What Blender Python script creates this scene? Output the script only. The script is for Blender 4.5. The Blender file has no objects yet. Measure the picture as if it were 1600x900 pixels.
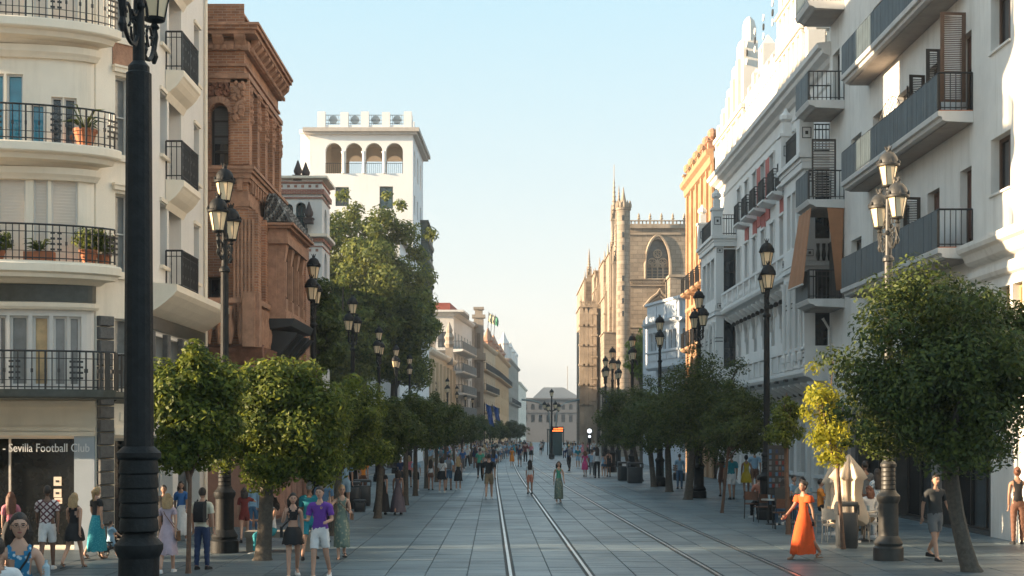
import bpy, bmesh, math, random
import numpy as np
from mathutils import Vector, Matrix
R = math.radians
SC = bpy.context.scene
COL = SC.collection
# ------------------------------------------------------------------ camera
F_PX, HOR, EYE = 2222.0, 678.0, 2.65      # focal length and horizon of the 1600 px photograph, eye height in metres
cam_d = bpy.data.cameras.new("camera")
cam = bpy.data.objects.new("camera", cam_d)
COL.objects.link(cam)
cam.location = (0, 0, EYE)
cam.rotation_euler = (R(90), 0, 0)
cam_d.sensor_width = 36.0
cam_d.lens = 36.0 * F_PX / 1600.0
cam_d.shift_y = (HOR - 450.0) / 1600.0
cam_d.clip_start = 0.1
cam_d.clip_end = 6000
SC.camera = cam
# ------------------------------------------------------------------ sky and sun
SUN_EL, SUN_AZ = 11.0, 9.0                 # light travels towards +X, a little towards +Y
world = bpy.data.worlds.new("World")
SC.world = world
world.use_nodes = True
nt = world.node_tree
for n in list(nt.nodes): nt.nodes.remove(n)
out = nt.nodes.new("ShaderNodeOutputWorld")
bg = nt.nodes.new("ShaderNodeBackground")
sky = nt.nodes.new("ShaderNodeTexSky")
sky.sky_type = 'NISHITA'
sky.sun_disc = False
sky.sun_elevation = R(SUN_EL)
sky.sun_rotation = R(270 - SUN_AZ)
sky.altitude = 20
sky.air_density = 1.0
sky.dust_density = 1.3
sky.ozone_density = 1.6
bg.inputs[1].default_value = 0.15
# a pale summer haze thickens towards the horizon all round
hs = nt.nodes.new("ShaderNodeHueSaturation"); hs.inputs["Saturation"].default_value = 0.62; hs.inputs["Value"].default_value = 1.02
nt.links.new(sky.outputs[0], hs.inputs["Color"])
wtc = nt.nodes.new("ShaderNodeTexCoord"); wsp = nt.nodes.new("ShaderNodeSeparateXYZ"); nt.links.new(wtc.outputs["Generated"], wsp.inputs[0])
wr = nt.nodes.new("ShaderNodeMapRange"); wr.interpolation_type = 'SMOOTHERSTEP'
for i_, v_ in ((1, -0.05), (2, 0.95), (3, 0.93), (4, 0.55)): wr.inputs[i_].default_value = v_
nt.links.new(wsp.outputs[2], wr.inputs[0])
wc = nt.nodes.new("ShaderNodeMapRange")
for i_, v_ in ((1, 0.0), (2, 0.32), (3, 0.0), (4, 1.0)): wc.inputs[i_].default_value = v_
nt.links.new(wsp.outputs[2], wc.inputs[0])
wm0 = nt.nodes.new("ShaderNodeMix"); wm0.data_type = 'RGBA'; nt.links.new(wc.outputs[0], wm0.inputs[0])
wm0.inputs[6].default_value = (2.0, 1.87, 1.69, 1); wm0.inputs[7].default_value = (0.93, 1.51, 1.74, 1)
wm = nt.nodes.new("ShaderNodeMix"); wm.data_type = 'RGBA'; nt.links.new(wr.outputs[0], wm.inputs[0])
nt.links.new(hs.outputs[0], wm.inputs[6]); nt.links.new(wm0.outputs[2], wm.inputs[7])
nt.links.new(wm.outputs[2], bg.inputs[0])
nt.links.new(bg.outputs[0], out.inputs[0])
sun_d = bpy.data.lights.new("sun", 'SUN')
sun_d.energy = 5.0
sun_d.angle = R(0.5)
sun_d.color = (1.0, 0.76, 0.50)
sun = bpy.data.objects.new("sun", sun_d)
COL.objects.link(sun)
sdir = Vector((math.cos(R(SUN_EL)) * math.cos(R(SUN_AZ)), math.cos(R(SUN_EL)) * math.sin(R(SUN_AZ)), -math.sin(R(SUN_EL))))
sun.rotation_euler = sdir.to_track_quat('-Z', 'Y').to_euler()
sun.location = (-40, 0, 40)
SC.view_settings.view_transform = 'Standard'
SC.view_settings.look = 'None'
SC.view_settings.exposure = 1.84
SC.view_settings.gamma = 1.0

# ------------------------------------------------------------------ materials
MATS = {}
def mat(name, col, rough=0.7, metal=0.0, var=0.12, scale=3.0, bump=0.0, bscale=40.0, spec=0.5, dirt=0.0, trans=0.0):
    """plain surface: base colour with soft blotches, optional fine relief, optional streaky dirt"""
    if name in MATS: return MATS[name]
    m = bpy.data.materials.new(name); m.use_nodes = True
    nt = m.node_tree; N = nt.nodes; L = nt.links
    b = N["Principled BSDF"]
    b.inputs["Roughness"].default_value = rough
    b.inputs["Metallic"].default_value = metal
    b.inputs["Specular IOR Level"].default_value = spec
    c = col if len(col) == 4 else (*col, 1)
    tc = N.new("ShaderNodeTexCoord")
    if var > 0:
        no = N.new("ShaderNodeTexNoise"); no.inputs["Scale"].default_value = scale; no.inputs["Detail"].default_value = 6
        no.inputs["Roughness"].default_value = 0.65
        L.new(tc.outputs["Object"], no.inputs["Vector"])
        mr = N.new("ShaderNodeMapRange"); mr.inputs[1].default_value = 0.3; mr.inputs[2].default_value = 0.7
        mr.inputs[3].default_value = 1 - var; mr.inputs[4].default_value = 1 + var
        L.new(no.outputs[0], mr.inputs[0])
        mx = N.new("ShaderNodeMix"); mx.data_type = 'RGBA'; mx.blend_type = 'MULTIPLY'; mx.inputs[0].default_value = 1
        mx.inputs[6].default_value = c
        L.new(mr.outputs[0], mx.inputs[7])
        src = mx.outputs[2]
        if dirt > 0:
            mp = N.new("ShaderNodeMapping"); mp.inputs["Scale"].default_value = (2.2, 2.2, 0.22)
            L.new(tc.outputs["Object"], mp.inputs[0])
            n2 = N.new("ShaderNodeTexNoise"); n2.inputs["Scale"].default_value = 1.0; n2.inputs["Detail"].default_value = 7
            n2.inputs["Roughness"].default_value = 0.7
            L.new(mp.outputs[0], n2.inputs["Vector"])
            r2 = N.new("ShaderNodeMapRange"); r2.inputs[1].default_value = 0.5; r2.inputs[2].default_value = 0.72
            r2.inputs[3].default_value = 0; r2.inputs[4].default_value = dirt
            L.new(n2.outputs[0], r2.inputs[0])
            m2 = N.new("ShaderNodeMix"); m2.data_type = 'RGBA'; m2.blend_type = 'MIX'
            L.new(r2.outputs[0], m2.inputs[0]); L.new(src, m2.inputs[6])
            m2.inputs[7].default_value = (c[0] * 0.5, c[1] * 0.47, c[2] * 0.42, 1)
            src = m2.outputs[2]
        L.new(src, b.inputs["Base Color"])
    else:
        b.inputs["Base Color"].default_value = c
    if bump > 0:
        nb = N.new("ShaderNodeTexNoise"); nb.inputs["Scale"].default_value = bscale; nb.inputs["Detail"].default_value = 5
        L.new(tc.outputs["Object"], nb.inputs["Vector"])
        bu = N.new("ShaderNodeBump"); bu.inputs["Strength"].default_value = bump; bu.inputs["Distance"].default_value = 0.02
        L.new(nb.outputs[0], bu.inputs["Height"]); L.new(bu.outputs[0], b.inputs["Normal"])
    MATS[name] = m
    return m
def brick_mat(name, c1, c2, mortar, bw=0.25, bh=0.075, ms=0.01, rough=0.85, bump=0.3, blotch=0.25):
    if name in MATS: return MATS[name]
    m = mat(name, c1, rough, var=0)
    nt = m.node_tree; N = nt.nodes; L = nt.links; b = N["Principled BSDF"]
    tc = N.new("ShaderNodeTexCoord"); sp = N.new("ShaderNodeSeparateXYZ"); L.new(tc.outputs["Object"], sp.inputs[0])
    ad = N.new("ShaderNodeMath"); ad.operation = 'ADD'; L.new(sp.outputs[0], ad.inputs[0]); L.new(sp.outputs[1], ad.inputs[1])
    cb = N.new("ShaderNodeCombineXYZ"); L.new(ad.outputs[0], cb.inputs[0]); L.new(sp.outputs[2], cb.inputs[1])
    br = N.new("ShaderNodeTexBrick"); L.new(cb.outputs[0], br.inputs[0])
    br.inputs["Color1"].default_value = (*c1, 1); br.inputs["Color2"].default_value = (*c2, 1); br.inputs["Mortar"].default_value = (*mortar, 1)
    br.inputs["Scale"].default_value = 1; br.inputs["Mortar Size"].default_value = ms
    br.inputs["Brick Width"].default_value = bw; br.inputs["Row Height"].default_value = bh
    no = N.new("ShaderNodeTexNoise"); no.inputs["Scale"].default_value = 0.9; no.inputs["Detail"].default_value = 8
    no.inputs["Roughness"].default_value = 0.7
    L.new(tc.outputs["Object"], no.inputs["Vector"])
    mr = N.new("ShaderNodeMapRange"); mr.inputs[1].default_value = 0.3; mr.inputs[2].default_value = 0.7
    mr.inputs[3].default_value = 1 - blotch; mr.inputs[4].default_value = 1 + blotch; L.new(no.outputs[0], mr.inputs[0])
    mx = N.new("ShaderNodeMix"); mx.data_type = 'RGBA'; mx.blend_type = 'MULTIPLY'; mx.inputs[0].default_value = 1
    L.new(br.outputs[0], mx.inputs[6]); L.new(mr.outputs[0], mx.inputs[7]); L.new(mx.outputs[2], b.inputs["Base Color"])
    bu = N.new("ShaderNodeBump"); bu.inputs["Strength"].default_value = bump; bu.inputs["Distance"].default_value = 0.02; bu.invert = True
    L.new(br.outputs["Fac"], bu.inputs["Height"]); L.new(bu.outputs[0], b.inputs["Normal"])
    return m
def emis(name, col, s):
    if name in MATS: return MATS[name]
    m = bpy.data.materials.new(name); m.use_nodes = True
    b = m.node_tree.nodes["Principled BSDF"]
    b.inputs["Base Color"].default_value = (*col, 1); b.inputs["Emission Color"].default_value = (*col, 1); b.inputs["Emission Strength"].default_value = s
    MATS[name] = m
    return m

WHITE = mat("white_render", (0.68, 0.66, 0.63), 0.85, var=0.07, scale=0.8, dirt=0.28, bump=0.15)
WHITE2 = mat("old_white_render", (0.62, 0.61, 0.59), 0.85, var=0.08, scale=0.9, dirt=0.45, bump=0.2)
CREAM = mat("cream_render", (0.86, 0.775, 0.65), 0.85, var=0.06, scale=0.8, dirt=0.26, bump=0.1)
CREAMT = mat("cream_trim", (0.84, 0.74, 0.60), 0.8, var=0.05, scale=2, dirt=0.15)
BLIND = mat("ivory_blind", (0.74, 0.66, 0.58), 0.6, var=0.04)
MARBLE = mat("dark_green_marble", (0.045, 0.052, 0.045), 0.35, var=0.4, scale=6, bump=0.1)
STONEP = mat("grey_rusticated_stone", (0.10, 0.10, 0.10), 0.8, var=0.3, scale=9, bump=0.6, bscale=30)
IRON = mat("black_iron", (0.018, 0.019, 0.020), 0.45, var=0.2, spec=0.5)
IRONB = mat("lamp_iron", (0.011, 0.012, 0.013), 0.6, var=0.5, scale=7, spec=0.25, bump=0.35, bscale=26, dirt=0.0)
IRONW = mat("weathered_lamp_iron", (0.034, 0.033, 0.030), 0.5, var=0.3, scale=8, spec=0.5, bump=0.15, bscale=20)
LGLASS = mat("milky_lamp_glass", (0.80, 0.62, 0.40), 0.25, var=0.05)
DGLASS = mat("dark_window_glass", (0.018, 0.024, 0.030), 0.08, var=0.3, scale=0.5, spec=0.8)
CGLASS = mat("curtained_window_glass", (0.20, 0.21, 0.21), 0.15, var=0.35, scale=1.5, spec=0.8)
TGLASS = mat("sky_tinted_window_glass", (0.03, 0.22, 0.32), 0.06, var=0.2, spec=0.9)  # blue of the reflected sky put into the glass colour
GGLASS = mat("green_window_glass", (0.03, 0.075, 0.085), 0.1, var=0.3, spec=0.8)
WFRAME = mat("white_window_frame", (0.62, 0.60, 0.57), 0.5, var=0.04)
DFRAME = mat("dark_window_frame", (0.035, 0.028, 0.024), 0.5, var=0.1)
BFRAME = mat("brown_wood_shutter", (0.10, 0.055, 0.035), 0.6, var=0.2, scale=12)
GFRAME = mat("green_window_frame", (0.02, 0.05, 0.05), 0.5, var=0.1)
BRICK = brick_mat("terracotta_brick", (0.38, 0.175, 0.09), (0.24, 0.105, 0.058), (0.34, 0.23, 0.17), blotch=0.42)
TERRA = mat("carved_terracotta", (0.36, 0.20, 0.13), 0.85, var=0.3, scale=4, bump=0.5, bscale=18, dirt=0.35)
TERRAD = mat("weathered_terracotta", (0.21, 0.095, 0.06), 0.85, var=0.35, scale=4, bump=0.5, bscale=18, dirt=0.5)
ORANGE = mat("ochre_render", (0.36, 0.22, 0.125), 0.85, var=0.15, scale=1.2, dirt=0.4, bump=0.2)
REDP = mat("dusty_red_render", (0.42, 0.12, 0.10), 0.85, var=0.12, scale=2, dirt=0.3)
CATH = brick_mat("cathedral_stone", (0.31, 0.25, 0.19), (0.24, 0.195, 0.15), (0.16, 0.13, 0.10), bw=1.1, bh=0.5, ms=0.03, blotch=0.3, bump=0.5)
CATHT = mat("carved_cathedral_stone", (0.33, 0.265, 0.20), 0.85, var=0.3, scale=0.6, bump=0.5, bscale=4, dirt=0.5)
ROOFT = mat("grey_roof_tile", (0.055, 0.05, 0.045), 0.7, var=0.3, scale=8)
ROOFR = mat("red_roof_tile", (0.26, 0.06, 0.04), 0.8, var=0.2, scale=3)
METALP = mat("grey_blue_metal_panel", (0.050, 0.070, 0.082), 0.55, var=0.25, scale=1.6, dirt=0.35)
BLUEW = mat("pale_blue_render", (0.50, 0.545, 0.59), 0.8, var=0.05, scale=1, dirt=0.25)
BUFF = mat("buff_render", (0.55, 0.42, 0.28), 0.85, var=0.12, scale=0.4, dirt=0.4)
GREYB = mat("grey_brown_stone", (0.33, 0.28, 0.23), 0.85, var=0.2, scale=0.4, dirt=0.4)
TERRAC = mat("terracotta_pot", (0.42, 0.15, 0.07), 0.8, var=0.15)
RAIL = mat("steel_rail", (0.55, 0.55, 0.55), 0.3, metal=1.0, var=0.2, scale=2)
GROOVE = mat("rail_groove", (0.025, 0.024, 0.023), 0.7, var=0.3)
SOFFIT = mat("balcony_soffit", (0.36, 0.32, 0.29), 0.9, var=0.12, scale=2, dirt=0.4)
BINM = mat("dark_litter_bin", (0.030, 0.033, 0.036), 0.45, var=0.2, scale=4)
SHOPD = mat("dark_shopfront", (0.012, 0.014, 0.016), 0.12, var=0.3)

# ------------------------------------------------------------------ helpers
def SX(x, d): return x - 0.00675 * d          # x measured from the street's own axis
def G(px, py):                                # ground point under a photo pixel
    d = EYE * F_PX / (py - HOR)
    return ((px - 800) / F_PX * d, d, 0.0)
def P(px, py, d): return ((px - 800) / F_PX * d, d, EYE + (HOR - py) / F_PX * d)
def tag(o, label=None, cat=None, group=None, kind=None):
    if label: o["label"] = label
    if cat: o["category"] = cat
    if group: o["group"] = group
    if kind: o["kind"] = kind
    return o
def empty(name, loc, label, cat, group=None, rz=0.0):
    o = bpy.data.objects.new(name, None); COL.objects.link(o)
    o.location = loc; o.rotation_euler = (0, 0, rz); o.empty_display_size = 0.2
    return tag(o, label, cat, group)
def link_mesh(name, me, parent=None, loc=None, rz=0.0):
    o = bpy.data.objects.new(name, me); COL.objects.link(o)
    if parent is not None: o.parent = parent
    if loc is not None: o.location = loc
    o.rotation_euler = (0, 0, rz)
    return o
def copy_tree(o, loc=None, rz=None, parent=None):
    c = o.copy(); COL.objects.link(c)
    if parent is not None: c.parent = parent
    if loc is not None: c.location = loc
    if rz is not None: c.rotation_euler = (0, 0, rz)
    for ch in list(KIDS.get(o.name, ())): copy_tree(ch, parent=c)
    return c
KIDS = {}
class MB:
    """collects shapes and builds ONE mesh object; tf maps the shape coordinates to the object's"""
    def __init__(s, tf=None): s.v = []; s.f = []; s.mi = []; s.cur = 0; s.tf = tf
    def add(s, vs, fs):
        k = len(s.v)
        if s.tf: vs = [s.tf(*p) for p in vs]
        s.v.extend(vs); s.f.extend([tuple(i + k for i in f) for f in fs]); s.mi.extend([s.cur] * len(fs))
    def box(s, x0, x1, y0, y1, z0, z1):
        s.add([(x0, y0, z0), (x1, y0, z0), (x1, y1, z0), (x0, y1, z0), (x0, y0, z1), (x1, y0, z1), (x1, y1, z1), (x0, y1, z1)],
              [(0, 3, 2, 1), (4, 5, 6, 7), (0, 1, 5, 4), (1, 2, 6, 5), (2, 3, 7, 6), (3, 0, 4, 7)])
    def cbox(s, x, y, z, sx, sy, sz): s.box(x - sx / 2, x + sx / 2, y - sy / 2, y + sy / 2, z, z + sz)
    def quad(s, a, b, c, d): s.add([a, b, c, d], [(0, 1, 2, 3)])
    def loft(s, rings, cap=True, closed=True):
        n = len(rings[0]); vs = [p for r in rings for p in r]; fs = []
        m = n if closed else n - 1
        for i in range(len(rings) - 1):
            for j in range(m):
                k = (j + 1) % n
                fs.append((i * n + j, i * n + k, (i + 1) * n + k, (i + 1) * n + j))
        if cap and closed: fs.append(tuple(range(n))[::-1]); fs.append(tuple(range((len(rings) - 1) * n, len(rings) * n)))
        s.add(vs, fs)
    def lathe(s, prof, cx=0, cy=0, seg=12, cz=0, ph=0.0):
        s.loft([[(cx + r * math.cos(ph + 2 * math.pi * j / seg), cy + r * math.sin(ph + 2 * math.pi * j / seg), cz + z) for j in range(seg)] for r, z in prof])
    def tube(s, pts, r, seg=6, cap=True):
        pts = [Vector(p) for p in pts]; rings = []
        up = Vector((0.03, 0.05, 1)).normalized()
        for i, p in enumerate(pts):
            t = (pts[min(i + 1, len(pts) - 1)] - pts[max(i - 1, 0)]).normalized()
            a = t.cross(up)
            if a.length < 0.15: a = t.cross(Vector((1, 0.1, 0)))
            a.normalize(); b = a.cross(t)
            rr = r[i] if isinstance(r, (list, tuple)) else r
            rings.append([tuple(p + a * rr * math.cos(2 * math.pi * j / seg) + b * rr * math.sin(2 * math.pi * j / seg)) for j in range(seg)])
        s.loft(rings, cap)
    def prism(s, poly, z0, z1): s.loft([[(x, y, z0) for x, y in poly], [(x, y, z1) for x, y in poly]])
    def run(s, prof, a0, a1): s.loft([[(a0, n, z) for n, z in prof], [(a1, n, z) for n, z in prof]])   # profile in (n, z) along u
    def mesh(s, name, mats):
        me = bpy.data.meshes.new(name)
        me.from_pydata(s.v, [], s.f)
        for m in (mats if isinstance(mats, (list, tuple)) else [mats]): me.materials.append(m)
        if any(s.mi): me.polygons.foreach_set("material_index", s.mi)
        return me
    def build(s, name, mats, parent=None, smooth=False, loc=None, rz=0.0, label=None):
        me = s.mesh(name, mats)
        if smooth:
            me.shade_smooth()
            me.set_sharp_from_angle(angle=R(smooth if smooth is not True else 40))
        o = link_mesh(name, me, parent, loc, rz)
        if label: o["label"] = label
        if parent is not None: KIDS.setdefault(parent.name, []).append(o)
        return o
class Wall:
    """a facade plane: u runs left to right seen from outside, n points outwards, z up"""
    def __init__(s, root, p0, p1):
        s.root = root; s.p0 = Vector((p0[0], p0[1])); d = Vector((p1[0], p1[1])) - s.p0
        s.len = d.length; s.d = d.normalized(); s.nor = Vector((s.d.y, -s.d.x)); s.o = Vector(root.location)
    def pt(s, u, n, z):
        q = s.p0 + s.d * u + s.nor * n
        return (q.x - s.o.x, q.y - s.o.y, z - s.o.z)
    def at(s, px, py, n=0.0):
        k = (px - 800) / F_PX; q = s.p0 + s.nor * n
        # q + d*u = (k t, t)
        u = (k * q.y - q.x) / (s.d.x - k * s.d.y); t = q.y + s.d.y * u
        return u, EYE + (HOR - py) / F_PX * t
    def u(s, px, n=0.0): return s.at(px, 0, n)[0]
    def rect(s, x0, x1, y0, y1, n=0.0):
        a = s.at(x0, y1, n); b = s.at(x1, y0, n); c = s.at((x0 + x1) / 2, y1, n); e = s.at((x0 + x1) / 2, y0, n)
        return (min(a[0], b[0]), max(a[0], b[0]), c[1], e[1])
    def mb(s): return MB(s.pt)
    def ub(s, u0, u1): return [u0, u1]
    def panel(s, u0, u1, z0, z1, ops, m, name="wall", th=0.3, parent=None, n=0.0, label=None):
        """wall face with real openings: ops = (u0,u1,z0,z1[,arch])"""
        g = s.mb(); us = set(s.ub(u0, u1)); zs = {z0, z1}
        ops = [o for o in ops if o[0] < u1 and o[1] > u0]
        for o in ops: us |= {max(u0, o[0]), min(u1, o[1])}; zs |= {o[2], o[3]}
        us = sorted(us); zs = sorted(zs)
        for i in range(len(us) - 1):
            for j in range(len(zs) - 1):
                a, b, c, d = us[i], us[i + 1], zs[j], zs[j + 1]
                if b - a < 1e-5 or d - c < 1e-5: continue
                mu, mz = (a + b) / 2, (c + d) / 2
                if any(o[0] < mu < o[1] and o[2] < mz < o[3] for o in ops): continue
                g.quad((a, n, c), (b, n, c), (b, n, d), (a, n, d))
        for o in ops:
            a, b, c, d = o[:4]; t = n - th
            if len(o) > 4 and o[4]:
                r = (b - a) / 2; k = 10; rise = o[4] * r if o[4] is not True else r; zc = d - rise
                pts = [((a + b) / 2 - r * math.cos(math.pi * i / k), zc + rise * math.sin(math.pi * i / k)) for i in range(k + 1)]
                if o[4] is not True and o[4] > 1.05:   # pointed
                    pts = []
                    for i in range(k + 1):
                        w = i / k; x = a + (b - a) * w; y = abs(w - 0.5) * 2
                        pts.append((x, zc + rise * (1 - y ** 1.9) ** 0.62 if y < 1 else zc))
                for i in range(k // 2): g.add([(a, n, d), (pts[i][0], n, pts[i][1]), (pts[i + 1][0], n, pts[i + 1][1])], [(0, 1, 2)])
                for i in range(k // 2, k): g.add([(b, n, d), (pts[i][0], n, pts[i][1]), (pts[i + 1][0], n, pts[i + 1][1])], [(0, 1, 2)])
                g.add([(a, n, d), (pts[k // 2][0], n, pts[k // 2][1]), (b, n, d)], [(0, 1, 2)])
                path = [(a, c)] + pts + [(b, c)]
            else: path = [(a, c), (a, d), (b, d), (b, c)]
            path = path + [path[0]]
            for i in range(len(path) - 1):
                g.quad((path[i][0], n, path[i][1]), (path[i + 1][0], n, path[i + 1][1]), (path[i + 1][0], t, path[i + 1][1]), (path[i][0], t, path[i][1]))
        return g.build(name, m, parent or s.root, label=label)
    def window(s, o, fm, gm, nx=1, nz=1, inset=0.2, fw=0.06, n=0.0, name="window", blind=None, blind_z=0.5, parent=None, pane="pane"):
        a, b, c, d = o[:4]; t = n - inset; g = s.mb(); e = 0.002
        g.box(a - e, a + fw, t - 0.05, t, c, d); g.box(b - fw, b + e, t - 0.05, t, c, d)
        g.box(a + fw, b - fw, t - 0.05, t, c, c + fw); g.box(a + fw, b - fw, t - 0.05, t, d - fw, d)
        for i in range(1, nx): x = a + (b - a) * i / nx; g.box(x - fw * 0.55, x + fw * 0.55, t - 0.045, t - 0.004, c + fw, d - fw)
        for j in range(1, nz): z = c + (d - c) * j / nz; g.box(a + fw, b - fw, t - 0.042, t - 0.008, z - fw * 0.4, z + fw * 0.4)
        w = g.build(name, fm, parent or s.root)
        if parent is not None and parent is not s.root and parent.parent is not None: return w
        q = s.mb(); q.box(a, b, t - 0.09, t - 0.06, c, d); q.build(pane, gm, w)
        if blind is not None:
            q = s.mb(); zb = c + (d - c) * (1 - blind_z); k = max(3, int((d - zb) / 0.07))
            for i in range(k):
                z = zb + (d - zb) * i / k; h = (d - zb) / k
                q.add([(a + fw, t - 0.035, z), (b - fw, t - 0.035, z), (b - fw, t - 0.012, z + h * 0.9), (a + fw, t - 0.012, z + h * 0.9), (b - fw, t - 0.035, z + h), (a + fw, t - 0.035, z + h)], [(0, 1, 2, 3), (3, 2, 4, 5)])
            q.build("blind", blind, w)
        return w
    def strip(s, u0, u1, prof, m, name="cornice", parent=None, label=None, smooth=False):
        g = s.mb()
        us = sorted(s.ub(u0, u1))
        g.loft([[(u, n, z) for n, z in prof] for u in us])
        return g.build(name, m, parent or s.root, label=label)
    def balcony(s, u0, u1, z, proj, slab_m, rail_m, th=0.18, h=1.0, step=0.12, bar=0.016, panel=None, prof=None, open_ends=False, scroll=0, soffit=None, n0=0.0, front_panel_u=None):
        """slab standing off the wall with an iron railing on three sides; railing is a sub-part"""
        g = s.mb(); prof = prof or [(n0, z - th * 1.6), (n0 + proj - 0.12, z - th), (n0 + proj - 0.06, z - th * 0.75), (n0 + proj, z - th * 0.55), (n0 + proj, z), (n0, z)]
        g.run(prof, u0, u1)
        b = g.build("balcony", slab_m, s.root)
        r = s.mb(); p = n0 + proj - 0.06; a, c = u0 + 0.06, u1 - 0.06
        def rail(pa, pb, zz, t=0.025):
            r.tube([(*pa, zz), (*pb, zz)], t, 4)
        runs = [((a, p), (c, p)), ((a, n0 + 0.01), (a, p)), ((c, n0 + 0.01), (c, p))]
        if open_ends: runs = runs[:1]
        for pa, pb in runs:
            rail(pa, pb, z + h); rail(pa, pb, z + 0.1, 0.015)
            if scroll: rail(pa, pb, z + h - 0.14, 0.012)
            ln = math.dist(pa, pb); k = max(1, int(ln / step))
            for i in range(k + 1):
                w = i / k; x = pa[0] + (pb[0] - pa[0]) * w; y = pa[1] + (pb[1] - pa[1]) * w
                rb = bar * (1.9 if i % 8 == 0 else 1)
                r.box(x - rb / 2, x + rb / 2, y - rb / 2, y + rb / 2, z, z + h)
                if scroll and i % 3 == 1:
                    for zz in (z + h * 0.3, z + h * 0.62): r.box(x - 0.035, x + 0.035, y - 0.008, y + 0.008, zz, zz + 0.07)
        r.build("railing", rail_m, b)
        if panel is not None:
            pm, pa0, pa1, wavy = panel
            q = s.mb(); k = int((pa1 - pa0) / (0.085 if wavy else 0.24))
            for i in range(k):
                x0 = pa0 + (pa1 - pa0) * i / k; x1 = pa0 + (pa1 - pa0) * (i + 1) / k - 0.012
                dz = random.uniform(-0.03, 0.0) if wavy else 0
                q.box(x0, x1, p + 0.03, p + 0.036 + random.uniform(0, 0.01), z + 0.02, z + h - 0.02 + dz)
            q.build("railing_panel", pm, b)["kind"] = "stuff"
        return b
class Curve(Wall):
    """bowed wall: u is the world X, the face bulges towards the camera by `bulge` over half-width hw around cx"""
    def __init__(s, root, cx, y0, hw, bulge, step=0.22):
        s.root = root; s.cx, s.y0, s.hw, s.bulge, s.step = cx, y0, hw, bulge, step; s.o = Vector(root.location)
    def pt(s, u, n, z):
        t = max(-1.0, min(1.0, (u - s.cx) / s.hw)); ph = math.asin(t)
        nx, ny = math.sin(ph) / s.hw, -math.cos(ph) / max(s.bulge, 1e-3); l = math.hypot(nx, ny)
        return (s.cx + s.hw * t + nx / l * n - s.o.x, s.y0 - s.bulge * math.cos(ph) + ny / l * n - s.o.y, z - s.o.z)
    def at(s, px, py, n=0.0):
        k = (px - 800) / F_PX; y = s.y0 - s.bulge
        for _ in range(20):
            t = max(-1, min(1, (k * y - s.cx) / s.hw)); y = s.y0 - s.bulge * math.sqrt(max(0, 1 - t * t)) - n * 0.9
        return k * y, EYE + (HOR - py) / F_PX * y
    def ub(s, u0, u1):
        k = max(2, int((u1 - u0) / s.step)); t0 = math.asin(max(-1, min(1, (u0 - s.cx) / s.hw))); t1 = math.asin(max(-1, min(1, (u1 - s.cx) / s.hw)))
        return [s.cx + s.hw * math.sin(t0 + (t1 - t0) * i / k) for i in range(k + 1)]
# ------------------------------------------------------------------ ground, paving, tram rails
def ground_mat(name, col, rough=0.52, streak=0.3):
    m = mat(name, col, rough, var=0); nt = m.node_tree; N = nt.nodes; L = nt.links; b = N["Principled BSDF"]
    tc = N.new("ShaderNodeTexCoord")
    src = None
    for sc_, lo, hi in (((0.35, 0.35, 1), 0.70, 1.28), ((0.7, 3.2, 1), 0.74, 1.2), ((30, 30, 1), 0.9, 1.08)):
        mp = N.new("ShaderNodeMapping"); mp.inputs["Scale"].default_value = sc_; L.new(tc.outputs["Object"], mp.inputs[0])
        no = N.new("ShaderNodeTexNoise"); no.inputs["Scale"].default_value = 1; no.inputs["Detail"].default_value = 6; L.new(mp.outputs[0], no.inputs[0])
        mr = N.new("ShaderNodeMapRange"); mr.inputs[1].default_value = 0.3; mr.inputs[2].default_value = 0.7; mr.inputs[3].default_value = lo; mr.inputs[4].default_value = hi
        L.new(no.outputs[0], mr.inputs[0])
        if src is None: src = mr.outputs[0]
        else:
            mu = N.new("ShaderNodeMath"); mu.operation = 'MULTIPLY'; L.new(src, mu.inputs[0]); L.new(mr.outputs[0], mu.inputs[1]); src = mu.outputs[0]
    oi = N.new("ShaderNodeNewGeometry")
    mr = N.new("ShaderNodeMapRange"); mr.inputs[3].default_value = 0.78; mr.inputs[4].default_value = 1.18; L.new(oi.outputs["Random Per Island"], mr.inputs[0])
    mu = N.new("ShaderNodeMath"); mu.operation = 'MULTIPLY'; L.new(src, mu.inputs[0]); L.new(mr.outputs[0], mu.inputs[1])
    mx = N.new("ShaderNodeMix"); mx.data_type = 'RGBA'; mx.blend_type = 'MULTIPLY'; mx.inputs[0].default_value = 1
    mx.inputs[6].default_value = (*col, 1); L.new(mu.outputs[0], mx.inputs[7]); L.new(mx.outputs[2], b.inputs["Base Color"])
    r2 = N.new("ShaderNodeMapRange"); r2.inputs[3].default_value = rough + 0.14; r2.inputs[4].default_value = rough - 0.1; L.new(src, r2.inputs[0]); L.new(r2.outputs[0], b.inputs["Roughness"])
    nb = N.new("ShaderNodeTexNoise"); nb.inputs["Scale"].default_value = 25; nb.inputs["Detail"].default_value = 4; L.new(tc.outputs["Object"], nb.inputs[0])
    bu = N.new("ShaderNodeBump"); bu.inputs["Strength"].default_value = 0.15; bu.inputs["Distance"].default_value = 0.02; L.new(nb.outputs[0], bu.inputs["Height"]); L.new(bu.outputs[0], b.inputs["Normal"])
    return m
PAVE = [ground_mat("granite_paving_a", (0.12, 0.156, 0.175)), ground_mat("granite_paving_b", (0.10, 0.133, 0.151)), ground_mat("granite_paving_c", (0.138, 0.175, 0.192))]  # teal of the skylight put into the colour of neutral stone
BED = ground_mat("paving_joint_bed", (0.075, 0.095, 0.105), 0.9)
SIDEM = ground_mat("pavement_tiles", (0.105, 0.13, 0.145), 0.55)
rnd = random.Random(5)
g = MB(); g.quad((-900, -60, 0.026), (900, -60, 0.026), (900, 3000, 0.026), (-900, 3000, 0.026))
ground = g.build("ground", BED); tag(ground, kind="structure")
CURVE_K = []
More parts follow.
